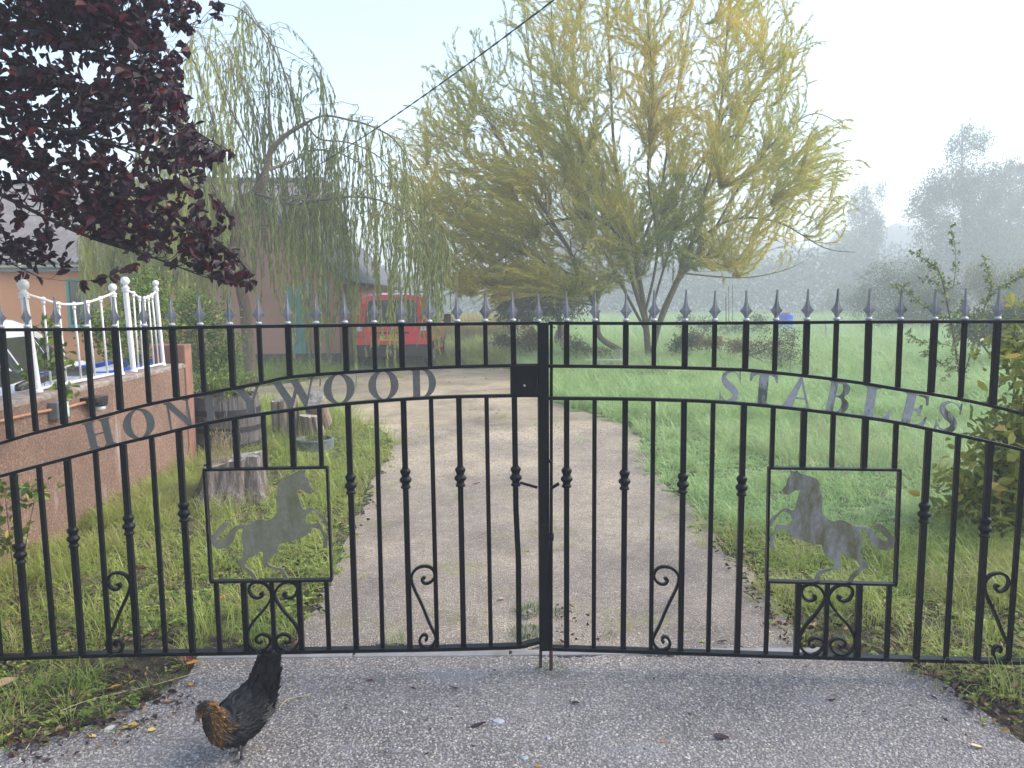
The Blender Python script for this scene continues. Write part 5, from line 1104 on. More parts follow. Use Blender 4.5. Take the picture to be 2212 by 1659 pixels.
trunk = [np.array([-5.15, 4.7, -.05]), np.array([-5.1, 4.65, .9]), np.array([-5.0, 4.6, 1.7])]
mains = []
for p, r in PLB:
    a = np.array([-5.0, 4.6, 1.7]); mains.append((np.concatenate([bez(a, a + np.array([.15, 0, .5]), p[0], 6)[:-1], p]), np.concatenate([np.linspace(.05, r[0], 6)[:-1], r])))
PA = [(-250, -200), (330, -200), (325, 40), (360, 120), (400, 200), (415, 250), (470, 300), (465, 350), (430, 390), (440, 440), (505, 480), (495, 540), (545, 588), (520, 602), (440, 595), (360, 570), (280, 540), (200, 495), (120, 445), (60, 380), (-250, 330)]
PB = [(-250, 430), (60, 455), (150, 500), (165, 540), (90, 550), (0, 535), (-250, 540)]; PC = [(330, -100), (450, -100), (450, 60), (390, 110), (340, 60)]; PD = [(20, 560), (100, 585), (100, 608), (30, 600)]
Qp = np.concatenate([in_poly_px(820, PA, YP - .55, YP + .9), in_poly_px(52, PB, YP - .3, YP + .5), in_poly_px(12, PC, YP - .2, YP + .5), in_poly_px(4, PD, YP, YP + .2), in_poly_px(3, [(495, 560), (545, 590), (545, 602), (510, 600)], YP + .1, YP + .3)])
S, T, Rr = skel(PLB); TW = attach(S, T, Rr, Qp, 1.2, .1, None, 6, .0012, .6, .006, droop=.05)
Vt, Ft = tubes_np([smooth_path(trunk, 5)], [np.linspace(.11, .07, 11)], 10); link(bpy.data.objects.new('trunk', npmesh('trunk', Vt, [Ft], MAT_BARK_P, True)), pt)
add_branches('branches', mains + TW, MAT_BARK_P, pt, 6)
pdl = leaves_along(TW, 42, .25, .066, .041, .8, .55, tintf=lambda P: .35 + .22 * rng.normal(size=len(P)))
print('plum leaves', len(pdl[0]))
def split_leaves(root, data, mat, nobj, name='leaf'):
    """the nearest, most open leaves as single parts, the rest as one joined part"""
    P, D, l, w, t = data; x = px_of(P); vis = (x[:, 0] > 0) & (x[:, 0] < 2212) & (x[:, 1] > 0) & (x[:, 1] < 1659)
    score = l / np.linalg.norm(P - EYE, axis=1) * vis; order = np.argsort(-score); pick, rest = order[:nobj], order[nobj:]
    mes = []
    for tv in (.1, .4, .7, 1.0):
        V, F, T_ = leaves_np(np.zeros((1, 3)), np.array([[1.0, 0, 0]]), [1.0], [.62], np.array([tv]), oval=True)
        mes.append(npmesh(name, V, [F], mat, attrs={'tint': ('FACE', T_)}))
    for i in pick:
        d = unit(D[i]); s_ = unit(np.cross(d, unit(rng.normal(size=3) + np.array([0, 0, .9])))); n = np.cross(s_, d)
        me = mes[int(np.clip(t[i] * 4, 0, 3))]; o = bpy.data.objects.new(name, me); link(o, root)
        m4 = Matrix(((d[0], s_[0], n[0], P[i][0]), (d[1], s_[1], n[1], P[i][1]), (d[2], s_[2], n[2], P[i][2]), (0, 0, 0, 1)))
        o.matrix_basis = Matrix.Translation(-Vector(root.location)) @ m4 @ Matrix.Diagonal((l[i], w[i] / .62, l[i], 1))
    rd = tuple(a[rest] for a in data); rd = (rd[0] - np.array(root.location), *rd[1:])
    V, F, T_ = leaves_np(*rd, oval=True); o = link(bpy.data.objects.new('foliage', npmesh('foliage', V, [F], mat, attrs={'tint': ('FACE', T_)})), root); o['kind'] = 'stuff'
split_leaves(pt, pdl, MAT_LEAF_PLUM, 300)

# --- objects built at world coordinates under a moved root: undo the offset
def fix_root(root):
    off = Matrix.Translation(-Vector(root.location))
    for c in root.children:
        if c.type == 'MESH' and c.matrix_basis == Matrix.Identity(4): c.matrix_basis = off
for r_ in (gw, ww): fix_root(r_)
for c in pt.children:
    if c.name.split('.')[0] in ('trunk', 'branches'): c.matrix_basis = Matrix.Translation(-Vector(pt.location))

# --- generic bush / distant tree from ellipsoid masses
def bush(name, label, cat, blobs, Y, n_leaf, L, W, mat, wood=MAT_TWIG, trunk_px=None, trunk_r=.06, clump=16, csz=.10, droop=0, oval=True, base_px=None, group=None, leafobj=0, stems=1, tshift=0, spread=1.0, wood_r=.008, upright=0, wood_n=4):
    C = []; Rd = []
    if Y >= 32: Y *= 2.35; csz *= 1.15; trunk_r *= 2.4; wood_r *= 1.6; n_leaf = int(n_leaf * 2.2); clump = int(clump * 2.2); oval = False; L *= 1.55; W *= 1.6
    elif name == 'meadow_shrub' and Y >= 22: Y *= 1.6; csz *= 1.5; n_leaf = int(n_leaf * 1.3)
    for b in blobs:
        cx_, cy2, rx, ry = b[:4]; yy = Y + (b[4] if len(b) > 4 else 0); c = at(cx_, cy2, yy); k = yy / FPX; C.append(c); Rd.append((rx * k, (rx + ry) / 2 * k * .9, ry * k))
    C = np.array(C); Rd = np.array(Rd); vol = Rd.prod(1) ** .72; nc = max(6, n_leaf // clump); which = rng.choice(len(C), nc, p=vol / vol.sum())
    u = unit(rng.normal(size=(nc, 3))); r = rng.uniform(0, 1, (nc, 1)) ** .42; cc = C[which] + u * r * Rd[which]; cc[:, 2] = np.maximum(cc[:, 2], .05)
    bx_ = base_px if base_px else (float(np.mean([b[0] for b in blobs])), None); c0 = C.mean(0) if not base_px else at(base_px, 700, Y); base = np.array([c0[0], Y, 0.0])
    root = empty(name, tuple(base)); tag(root, label, cat, group)
    limbs = []
    if trunk_px is not None:
        P = smooth_path([at(x, y, Y) for x, y in trunk_px], 6); P[0][2] = -.05; limbs.append((P, np.linspace(trunk_r, trunk_r * .15, len(P))))
    else:
        for i in range(stems):
            tgt = C[i % len(C)] + rng.normal(size=3) * Rd[i % len(C)] * .4; b0 = base + np.array([rng.normal() * .08, rng.normal() * .08, -.03]); limbs.append((bez(b0, (b0 + tgt) / 2 + np.array([0, 0, .2 * tgt[2]]), tgt, 8), np.linspace(trunk_r, wood_r * .5, 8)))
    S, T, Rr = skel(limbs); k = min(len(cc), 260); br = attach(S, T, Rr, cc[rng.choice(len(cc), k, replace=False)], None, .4, None, 6, .0015 if Y < 15 else .004, .5, wood_r * 2)
    add_branches('trunk' if trunk_px is not None else 'stems', limbs, wood, root, 8); add_branches('branches', br, wood, root, wood_n)['kind'] = 'stuff'
    n = n_leaf; w = rng.integers(nc, size=n); P = cc[w] + rng.normal(size=(n, 3)) * csz * np.array([1, 1, .8 if not droop else 1.6]); P[:, 2] -= rng.exponential(csz * 1.2, n) * (droop > 0); P[:, 2] = np.maximum(P[:, 2], .02)
    ct = rng.normal(size=nc) * .16; D = unit(rng.normal(size=(n, 3)) * spread + np.array([0, 0, -.3 - droop + upright])); t = np.clip(.45 + tshift + ct[w] + rng.normal(size=n) * .14, 0, 1)
    data = (P, D, L * rng.uniform(.6, 1.2, n), W * rng.uniform(.7, 1.2, n), t)
    if leafobj:
        split_leaves(root, data, mat, leafobj)
    else: add_leaves('foliage', data, mat, root, oval)
    for c in root.children:
        if c.name.split('.')[0] in ('trunk', 'stems', 'branches') or (c.name.startswith('foliage') and not leafobj): c.matrix_basis = Matrix.Translation(-Vector(root.location))
    return root
bush('leafy_shrub', 'broad olive-green shrub with pointed leaves against the right gate leaf', 'shrub', [(2150, 970, 60, 60, .2), (2200, 1000, 110, 120), (2090, 1080, 70, 80, .3), (2180, 1180, 110, 110), (2290, 880, 110, 160), (2215, 760, 60, 75, .5), (2260, 700, 60, 60, .5), (2120, 1230, 60, 60)], 4.7, 4000, .085, .032, MAT_LEAF_SHRUB, MAT_TWIG, stems=9, clump=9, csz=.075, leafobj=300, trunk_r=.016, base_px=2190, wood_r=.004)
bush('rose_bush', 'tangled green climbing rose growing behind the white iron panels', 'shrub', [(300, 665, 55, 55), (245, 725, 55, 45, -.6), (345, 700, 35, 60, .5), (205, 700, 35, 35, -.5), (330, 620, 40, 35, .6), (285, 770, 40, 30)], 7.2, 3000, .042, .026, MAT_LEAF_ROSE, MAT_TWIG, stems=7, clump=7, csz=.06, trunk_r=.012, wood_r=.003)
bush('garden_bush', 'green leafy bush between the wall end and the willow trunk', 'bush', [(440, 690, 45, 50), (470, 790, 48, 48), (412, 660, 30, 40), (405, 760, 30, 50), (500, 740, 28, 35), (450, 845, 45, 22)], 9.8, 4200, .05, .026, MAT_LEAF_ROSE, MAT_TWIG, stems=9, clump=9, csz=.075, trunk_r=.014, wood_r=.004)
bush('dry_bush', 'twiggy brown half-dead bush standing alone in the right-hand meadow', 'bush', [(1690, 735, 40, 38), (1650, 758, 45, 22), (1720, 775, 30, 25), (1672, 770, 35, 28)], 16.5, 1500, .05, .022, MAT_LEAF_BROWN, MAT_TWIG, stems=22, clump=5, csz=.07, trunk_r=.010, wood_r=.005, upright=.4, base_px=1690)
bush('birch_tree', 'foggy drooping birch, tallest of the far trees at right', 'tree', [(2078, 305, 26, 42), (2128, 300, 22, 24, 1), (2058, 395, 62, 45), (2125, 410, 52, 60), (2008, 425, 38, 38), (2080, 500, 95, 60), (2035, 600, 75, 60), (2140, 560, 70, 80), (1985, 455, 22, 24)], 34, 15000, .17, .10, MAT_LEAF_FAR, MAT_BARK_B, trunk_px=[(2082, 715), (2080, 600), (2084, 480), (2079, 380), (2078, 268)], trunk_r=.16, clump=22, csz=.28, droop=.8, wood_r=.03)
bush('far_tree', 'misty rounded tree just right of the tallest birch', 'tree', [(2180, 395, 45, 50), (2175, 480, 70, 80), (2190, 570, 90, 80), (2150, 640, 70, 60)], 40, 9000, .22, .13, MAT_LEAF_FAR, trunk_px=[(2180, 700), (2180, 550), (2182, 350)], trunk_r=.2, clump=22, csz=.34, wood_r=.03)
bush('far_tree', 'misty dark tree cut by the right edge of the picture', 'tree', [(2235, 370, 35, 45), (2270, 450, 70, 80), (2250, 580, 80, 90)], 36, 8000, .2, .12, MAT_LEAF_FAR, trunk_px=[(2260, 700), (2262, 550), (2240, 340)], trunk_r=.2, clump=22, csz=.3, wood_r=.03)
bush('wispy_tree', 'thin rusty wispy tree in the fog beside the golden willow', 'tree', [(1862, 425, 28, 26), (1898, 412, 14, 14), (1872, 470, 36, 36), (1893, 500, 18, 30), (1845, 530, 50, 50), (1862, 600, 55, 50)], 45, 6500, .2, .10, MAT_LEAF_FAR, MAT_BARK_B, trunk_px=[(1858, 700), (1860, 560), (1868, 400)], trunk_r=.14, clump=18, csz=.3, droop=.9, tshift=.15, wood_r=.025)
bush('grey_tree', 'faint grey tree in the fog behind the golden willow', 'tree', [(1255, 360, 50, 60), (1230, 450, 80, 80), (1290, 520, 90, 80), (1180, 560, 80, 70)], 42, 6500, .24, .13, MAT_LEAF_FAR, trunk_px=[(1240, 690), (1242, 550), (1252, 330)], trunk_r=.2, clump=22, csz=.36, wood_r=.03)
bush('evergreen_bush', 'dark green evergreen bush behind the golden willow, left of its trunk', 'bush', [(1105, 640, 42, 45), (1150, 610, 45, 40), (1190, 650, 40, 45), (1120, 680, 45, 25), (1225, 640, 40, 50)], 24.5, 9000, .11, .05, MAT_LEAF_FAR, trunk_px=[(1212, 752), (1210, 700), (1190, 620)], trunk_r=.16, clump=14, csz=.16, tshift=.12, wood_r=.02)
for i, (lab, bl, Y_, nl, ts) in enumerate([
    ('pale arching shrub left of the tagged sapling, faded by fog', [(1905, 610, 50, 50), (1950, 640, 60, 50), (1870, 660, 50, 40), (1985, 600, 40, 45)], 26, 5200, .1),
    ('grey-green low shrub with a dark trunk behind the tagged sapling', [(1990, 670, 65, 42), (2040, 650, 50, 40), (1930, 690, 50, 25)], 22, 5200, -.05),
    ('russet-tinged shrub under the birches at far right', [(2160, 640, 60, 50), (2215, 610, 60, 50), (2120, 600, 40, 40)], 23, 5200, .3),
    ('faded bush standing behind the blue barrel', [(1830, 650, 42, 38), (1790, 670, 30, 20), (1860, 690, 30, 20)], 32, 3600, .15),
    ('low bright green shrub below the birches beside the olive shrub', [(2120, 705, 60, 28), (2190, 690, 50, 35)], 17, 4000, .2),
    ('round faded bush rising above the red van roof', [(845, 610, 55, 28), (880, 630, 40, 25), (800, 625, 40, 22)], 36, 3200, .25)]):
    bush('meadow_shrub', lab, 'shrub', bl, Y_, nl, .085 + Y_ * .002, .045, MAT_LEAF_FAR, stems=6, clump=14, csz=.13, tshift=ts, trunk_r=.03, wood_r=.01)
for lab, bl, Y_, nl, ts in [
    ('clump of dark weeds by the white rock right of the van', [(1085, 735, 22, 14), (1110, 742, 16, 10)], 21, 900, 0),
    ('rank weeds growing round the stake near the white rock', [(1150, 735, 28, 22), (1130, 760, 16, 10)], 20.5, 1300, .25),
    ('leafy weeds growing under the leaning willow trunk', [(1262, 765, 34, 16), (1300, 770, 25, 14), (1240, 745, 20, 14)], 19, 1500, .15),
    ('low dark weeds right of the golden willow foot', [(1495, 735, 35, 16), (1465, 750, 20, 12)], 19, 1300, .05),
    ('yellowing weeds left of the brown bush', [(1540, 740, 26, 10), (1600, 748, 30, 12)], 18.5, 1100, .45),
    ('dark scrub row beyond the willow, right of its trunk', [(1480, 700, 22, 22), (1525, 705, 25, 18), (1590, 712, 45, 14), (1640, 700, 22, 22)], 29, 1800, -.1),
    ('dark scrub row beside the blue barrel', [(1740, 705, 30, 12), (1660, 712, 20, 8), (1760, 690, 18, 14)], 35, 1200, 0)]:
    bush('weed_clump', lab, 'weeds', bl, Y_, nl, .07 + Y_ * .001, .03, MAT_LEAF_FAR, stems=8, clump=8, csz=.08, tshift=ts + .1, trunk_r=.006, wood_r=.004, upright=.6)

# --- tagged sapling, traced stems
YS = 12.0
sp_ = empty('sapling', tuple(gnd(2074, 868)[:2]) + (0,)); tag(sp_, 'thin thorny sapling with a small white tag and reaching bare shoots', 'sapling')
sl = [([(2074, 872), (2072, 808), (2062, 739), (2049, 672), (2039, 620), (2026, 583), (2006, 567), (1969, 543)], .018, .003, 0, -.1), ([(2039, 620), (2058, 621), (2064, 573), (2062, 527), (2050, 482)], .007, .002, 0, .05),
      ([(2078, 830), (2085, 801), (2108, 732), (2128, 659), (2141, 620), (2136, 593), (2121, 547)], .010, .002, .05, .3), ([(2128, 659), (2151, 626), (2181, 610), (2215, 588)], .006, .002, .2, .3),
      ([(2045, 690), (2020, 670), (1996, 662), (1959, 629), (1936, 613)], .007, .002, 0, -.3), ([(2062, 750), (2030, 742), (1990, 738), (1956, 722)], .006, .002, 0, -.2), ([(2066, 770), (2040, 790), (2010, 770), (1990, 760)], .005, .002, 0, .3),
      ([(2050, 700), (2070, 670), (2085, 650)], .005, .002, 0, .1), ([(2068, 790), (2050, 800), (2035, 830)], .005, .002, 0, -.1), ([(2040, 640), (2020, 610), (1985, 600)], .004, .0015, 0, .1)]
SLB = limbs3d(sl, YS - float(0)); add_branches('stems', SLB, MAT_TWIG, sp_, 6)
th = []
for p, r in SLB:
    for i in range(2, len(p) - 1, 1):
        for _ in range(2): d = unit(rng.normal(size=3)); L = rng.uniform(.02, .10); th.append((np.stack([p[i], p[i] + d * L * .5, p[i] + d * L + [0, 0, .01]]), np.array([.003, .002, .001])))
add_branches('side_twigs', th, MAT_TWIG, sp_, 3)
sd = leaves_along(SLB[:1] + SLB[2:] + th, 42, .15, .062, .032, .9, .1); add_leaves('foliage', sd, MAT_LEAF_ROSE, sp_, True)
fix_root(sp_)
c = at(2067, 738, 11.95) - np.array(sp_.location); mb = MB(); mb.box((c[0] + .06, c[1], c[2]), (.09, .004, .17)); o = mb.build('tag', plain('white_tag', (.75, .75, .75), .6), sp_); o.rotation_euler = (0, R(4), 0)

# --- brambles low left at the wall foot and by the stump
bush('bramble', 'small leafy bramble at the foot of the pink wall, far left', 'bramble', [(30, 1075, 60, 35), (90, 1060, 25, 20), (10, 1160, 30, 60)], 3.7, 120, .05, .032, MAT_LEAF_ROSE, stems=4, clump=3, csz=.03, trunk_r=.004, wood_r=.0025, leafobj=60)
bush('ivy_leaves', 'large lobed green leaves in front of the white panel and dark car glass', 'plant', [(95, 705, 32, 30), (110, 770, 35, 30), (70, 800, 28, 20), (120, 840, 30, 16), (60, 850, 18, 10)], 5.05, 110, .075, .06, MAT_LEAF_ROSE, stems=5, clump=3, csz=.04, trunk_r=.004, wood_r=.0025, leafobj=80, base_px=75)

# --- tall pale reeds beyond the van
k = 900; Pq = np.stack([rng.uniform(-3.2, 0.6, k), rng.uniform(29, 34, k), np.zeros(k)], 1)
scatter('tall_dry_grass', [tuft(16, .12, .7, 1.2, .02, .2, .3, 44)], Pq, np.zeros(k), rng.uniform(0, 6.28, k), rng.normal(size=k) * .06, rng.uniform(.8, 1.2, k), rng.uniform(.55, .85, k), MAT_GRASS)

# --- far wood in the mist, one uncountable mass
n = 60000; tx = rng.uniform(-75, 130, n); hh = 5.5 + 2.2 * vnoise(tx, tx * 0, .12, 2) + 1.4 * vnoise(tx, tx * 0, .5, 6) + 5.0 / (1 + np.exp(-(tx - 48) / 10)); hh = np.maximum(hh, 2.0)
crown = np.abs(np.sin(tx * .55 + 2 * np.sin(tx * .17))) ** .6; zz = rng.uniform(0, 1, n) ** .75 * hh * (.62 + .38 * crown); yy = rng.uniform(92, 112, n) + tx * .05
ok = ~((tx > -14) & (tx < 6) & (zz > 3.2)); P = np.stack([tx, yy, zz], 1)[ok]; D = unit(rng.normal(size=(len(P), 3)) + [0, 0, -.3])
V, F, T_ = leaves_np(P, D, rng.uniform(.35, .8, len(P)), rng.uniform(.2, .45, len(P)), np.clip(.4 + .25 * vnoise(P[:, 0], P[:, 2], .4, 31) + rng.normal(size=len(P)) * .1, 0, 1))
o = link(bpy.data.objects.new('far_wood', npmesh('far_wood', V, [F], MAT_LEAF_FAR, attrs={'tint': ('FACE', T_)}))); o['kind'] = 'stuff'
# ================================================================== BARREL, LOGS, STUMPS
def wood_mat(name, a, b, c=None, sc=(20, 20, 1.6), bmp=.8):
    m, nt, bb = new_mat(name); v = coords(nt, 'Object'); mp = N(nt, 'ShaderNodeMapping'); mp.inputs['Scale'].default_value = sc; nt.links.new(v, mp.inputs[0])
    n = noise(nt, 1.6, 8, .72, mp.outputs[0]); col = ramp(nt, n, [(.28, a), (.52, b), (.72, c or b)]); nt.links.new(col, bb.inputs['Base Color']); bb.inputs['Roughness'].default_value = .85
    bump(nt, bb, n, bmp, .02); return m
MAT_STAVE = wood_mat('weathered_oak_stave', (.035, .03, .032), (.11, .10, .10), (.22, .20, .19)); MAT_HOOP = plain('dark_iron_hoop', (.025, .025, .03), .6, .3, .3, 20)
MAT_GREYWOOD = wood_mat('silvered_stump_wood', (.025, .018, .015), (.17, .14, .125), (.42, .38, .37), (16, 16, 1.2), 1.0); MAT_CUT = plain('grey_cut_wood', (.33, .30, .27), .85, 0, .35, 30, .6, 60, dirt=((.12, .11, .1), 18, .5, .62))
MAT_TANWOOD = wood_mat('tan_log_wood', (.12, .085, .065), (.28, .21, .16), (.38, .31, .25))
MAT_SOIL = plain('dark_soil', (.035, .025, .018), .95, 0, .4, 20, 1, 40)
bc = gnd(485, 983); brr = .33
ba = empty('barrel_planter', (float(bc[0]), float(bc[1]) + .1, 0)); tag(ba, 'weathered half-barrel planter with black hoops at the end of the wall', 'barrel')
H = .60; ns = 22
def br_(z): return brr * (.86 + .14 * math.sin(math.pi * min(1, (z / H) * .62 + .16)))
for i in range(ns):
    a0, a1 = 2 * math.pi * (i + .02) / ns, 2 * math.pi * (i + .97) / ns; mb = MB(); rings = []
    dz = random.uniform(-.008, .008)
    for z in (0, .15, .3, .45, H + dz):
        r = br_(z) + random.uniform(-.001, .001); am = (a0 + a1) / 2
        rings.append([(r * math.cos(a0), r * math.sin(a0), z), ((r + .003) * math.cos(am), (r + .003) * math.sin(am), z), (r * math.cos(a1), r * math.sin(a1), z), ((r - .025) * math.cos(a1), (r - .025) * math.sin(a1), z), ((r - .025) * math.cos(a0), (r - .025) * math.sin(a0), z)])
    mb.loft(rings); mb.build('stave', MAT_STAVE, ba)
for z, h in ((.09, .045), (.25, .05), (.42, .055)):
    mb = MB(); n = 40; rg = []
    for zz, dr in ((z, .0035), (z + h, .0035), (z + h, .008), (z, .008)): rg.append([((br_(zz) + dr) * math.cos(2 * math.pi * k / n), (br_(zz) + dr) * math.sin(2 * math.pi * k / n), zz) for k in range(n)])
    mb.loft(rg + rg[:1], cap=False); mb.build('hoop', MAT_HOOP, ba)
mb = MB(); mb.lathe((0, 0, H - .07), [(brr * .9, 0), (brr * .85, .02), (brr * .3, .03)], 20); mb.build('soil', MAT_SOIL, ba)
bl0 = np.array(ba.location)
n = 900; cc = np.stack([rng.uniform(-.25, .27, 40), rng.uniform(-.25, .2, 40), rng.uniform(.55, .78, 40)], 1); w = rng.integers(40, size=n); P = cc[w] + rng.normal(size=(n, 3)) * .035; D = unit(rng.normal(size=(n, 3)) + [0, 0, .4])
add_leaves('planting', (P, D, .05 * rng.uniform(.6, 1.3, n), .014 * rng.uniform(.7, 1.4, n), rng.uniform(.2, .9, n)), MAT_LEAF_ROSE, ba, False)
add_branches('plant_stems', [(bez(np.array([c_[0] * .6, c_[1] * .6, .52]), np.array([c_[0] * .8, c_[1] * .8, .6]), c_, 5), np.linspace(.004, .002, 5)) for c_ in cc], MAT_TWIG, ba, 4)

def stump(name, label, cat, loc, r, h, mat, lean=(0, 0), top_mat=None, rough_=.08, taper=.82, crack=True, n=56, squash=1.0, slope=0.0, cat_group=None):
    root = empty(name, tuple(loc)); tag(root, label, cat, cat_group); r0 = np.random.default_rng(int(abs(loc[0]) * 1000) % 9999)
    ph = r0.uniform(0, 6.28, 6); am = r0.uniform(.3, 1, 6); V = []; rings = []
    grooves = [(r0.uniform(0, 6.28), r0.uniform(.05, .11), r0.uniform(.10, .3)) for _ in range(14)] if crack else []
    ang = np.linspace(0, 2 * math.pi, n, endpoint=False)
    def rad(z):
        k = 1 + (1 - taper) * (1 - z / h) ** 2 * 1.2; q = np.ones(n) * r * k
        for i in range(6): q *= 1 + rough_ * am[i] * .5 * np.sin((i + 2) * ang + ph[i] + z * 1.2)
        for g, wd, dp in grooves: q -= r * dp * np.exp(-(((ang - g - z * .25 + math.pi) % (2 * math.pi) - math.pi) / wd) ** 2)
        return q
    mb = MB(); zs = np.linspace(0, 1, 9)
    for t in zs:
        z = t * h; q = rad(z); top = (r0.normal(size=n) * .004 if t > .99 else 0); zz = z - .04 * (t == 0) + slope * r * np.cos(ang) * t + top
        rings.append([(float(q[i] * math.cos(ang[i]) * squash + lean[0] * t), float(q[i] * math.sin(ang[i]) + lean[1] * t), float(zz[i]) if hasattr(zz, '__len__') else zz) for i in range(n)])
    mb.loft(rings, cap=False); mb.build('bark_side', mat, root, smooth=True)
    mb = MB(); tr = rings[-1]; cx_, cy_2 = lean
    inner = [[(cx_ + (x - cx_) * k, cy_2 + (y - cy_2) * k, z * 1 - .006 * (1 - k) + r0.normal() * .002) for x, y, z in tr] for k in (1, .7, .4, .12)]
    mb.loft(inner, cap=False); b0 = len(mb.V); mb.add([p for p in inner[-1]], [tuple(range(n))]); mb.build('cut_top', top_mat or MAT_CUT, root)
    return root
g0 = gnd(482, 1088)
stump('tree_stump', 'big split silvery tree stump behind the left horse panel', 'stump', (float(g0[0]), float(g0[1]) + .12, 0), .235, .31, MAT_GREYWOOD, (.02, .05), rough_=.16, slope=.16, taper=.70)
g1 = gnd(612, 952); yb = float(g1[1]) + .12
stump('upright_log', 'upright tan log, leftmost of the log cluster beside the drive', 'log', (float(gnd(612, 952)[0]), yb, 0), .150, .44, MAT_TANWOOD, (-.02, .02), slope=.1, taper=.95, rough_=.08)
T9 = at(677, 862, yb + .02); B9 = at(694, 925, yb + .38); B9[2] = .13; l9 = empty('upright_log', tuple(float(v) for v in B9)); tag(l9, 'log leaning back with its round lichen-grey end facing the gate, in the log cluster', 'log')
mb = MB(); mb.tube([(0, 0, 0), tuple((T9 - B9) * .5 + [0, 0, .006]), tuple(T9 - B9)], [.128, .124, .120], 20); mb.build('log_body', MAT_TANWOOD, l9, bevel=.006)
d9 = unit(T9 - B9); mb = MB(); mb.tube([tuple(T9 - B9 + d9 * .001), tuple(T9 - B9 + d9 * .005)], [.115, .110], 20); mb.build('cut_end', MAT_CUT, l9)
stump('upright_log', 'short log with pale mottled top in front of the log cluster', 'log', (float(gnd(662, 962)[0]), yb - .06, 0), .115, .27, MAT_TANWOOD, (-.03, -.04), slope=-.15, taper=.95, rough_=.06)
# stone ring planter
g2 = gnd(677, 975); rp = empty('ring_planter', (float(g2[0]), float(g2[1]) + .08, 0)); tag(rp, 'shallow round grey stone planter in the grass by the short log', 'planter')
MAT_STONE = plain('grey_stone', (.13, .15, .14), .9, 0, .3, 20, .8, 50)
mb = MB(); mb.lathe((0, 0, 0), [(.185, -.02), (.19, .06), (.195, .115), (.185, .125), (.165, .12), (.16, .07), (.02, .065)], 32); mb.build('bowl', MAT_STONE, rp, smooth=False)
P = np.stack([rng.uniform(-.1, .1, 60), rng.uniform(-.1, .1, 60), np.full(60, .07)], 1)
add_leaves('grass_tuft', (P, unit(rng.normal(size=(60, 3)) * .35 + [0, 0, 1]), rng.uniform(.06, .2, 60), np.full(60, .005), rng.uniform(.4, 1, 60)), MAT_LEAF_ROSE, rp)
# dry grass on and round the big stump
def seed_grass(label, cx, cy_, n, h0, h1, spread, z0=0.0, mat=MAT_LEAF_BROWN, cat='grass tuft'):
    root = empty('dry_grass_tuft', (cx, cy_, 0)); tag(root, label, cat); paths = []
    for _ in range(n):
        a = rng.uniform(0, 6.28); b0 = np.array([rng.normal() * spread, rng.normal() * spread, z0]); h = rng.uniform(h0, h1); o_ = rng.uniform(.05, .5) * h
        p = bez(b0, b0 + np.array([0, 0, h * 1.1]), b0 + np.array([o_ * math.cos(a), o_ * math.sin(a), h * rng.uniform(.45, .95)]), 6); paths.append((p, np.linspace(.0016, .0007, 6)))
    V, F = tubes_np([p for p, _ in paths], [r for _, r in paths], 3); t = np.repeat(rng.uniform(.4, 1, len(paths)), 15)
    o = link(bpy.data.objects.new('stalks', npmesh('stalks', V, [F], mat, True)), root); o['kind'] = 'stuff'; return root
MAT_STRAW = plain('dry_straw', (.42, .34, .19), .7, 0, .25, 40)
seed_grass('tuft of dry straw stalks on top of the big stump', float(g0[0]) - .08, float(g0[1]) + .18, 90, .12, .34, .07, .28, MAT_STRAW)
seed_grass('straggly straw round the foot of the big stump', float(g0[0]) + .05, float(g0[1]) - .12, 110, .05, .17, .16, 0, MAT_STRAW)
seed_grass('tall dry stalks in the grass beyond the right horse panel', float(gnd(1900, 1010)[0]), float(gnd(1900, 1010)[1]), 220, .15, .45, .5, 0, MAT_STRAW)

# ================================================================== FAR SMALL THINGS
MAT_ROCK = plain('pale_rock', (.48, .46, .45), .85, 0, .2, 12, .6, 30); MAT_PALEWOOD = wood_mat('pale_bare_wood', (.3, .27, .24), (.5, .46, .42), None, (8, 8, 2))
def rock(label, px, py, w, h, col=MAT_ROCK, cat='rock', grp=None):
    g = gnd(px, py); mb = MB(); mb.ball((0, 0, h * .4), w / 2, 12, 8, (1, .8, h / w)); 
    r0 = np.random.default_rng(int(px)); mb.V = [(x * r0.uniform(.88, 1.1), y * r0.uniform(.88, 1.1), z * r0.uniform(.92, 1.06)) for x, y, z in mb.V]
    o = mb.build('rock', col, smooth=False, loc=(float(g[0]), float(g[1]), 0)); tag(o, label, cat, grp); return o
rock('rounded white rock in weeds right of the van', 1074, 750, .34, .24); rock('long pale slab-like rock just right of the gate post', 1190, 776, .60, .12)
rock('white stone low against the bungalow plinth, left one', 505, 755, .55, .35); rock('pale stone beside the willow trunk', 508, 778, .38, .26)
g = gnd(1204, 752); gn = empty('garden_ornament', (float(g[0]), float(g[1]), 0)); tag(gn, 'small white pointed garden ornament standing on a stump behind the gate', 'ornament')
mb = MB(); mb.lathe((0, 0, .26), [(.10, 0), (.115, .04), (.10, .14), (.06, .20), (.065, .25), (.045, .30), (.005, .36)], 14); mb.build('figure', MAT_ROCK, gn, smooth=True)
stump('short_stump', 'short brown stump under the white garden ornament', 'stump', (float(g[0]), float(g[1]), 0), .20, .245, MAT_TANWOOD, rough_=.06, taper=.95)
def log_between(name, label, cat, A, B, r, mat=MAT_PALEWOOD):
    mb = MB(); A, B = Vector(A), Vector(B); m_ = (A + B) / 2 + Vector((0, 0, .03)); mb.tube([tuple(v - A) for v in (A, m_, B)], [r, r * .9, r * .6], 8); o = mb.build(name, mat, smooth=True, loc=tuple(A)); tag(o, label, cat)
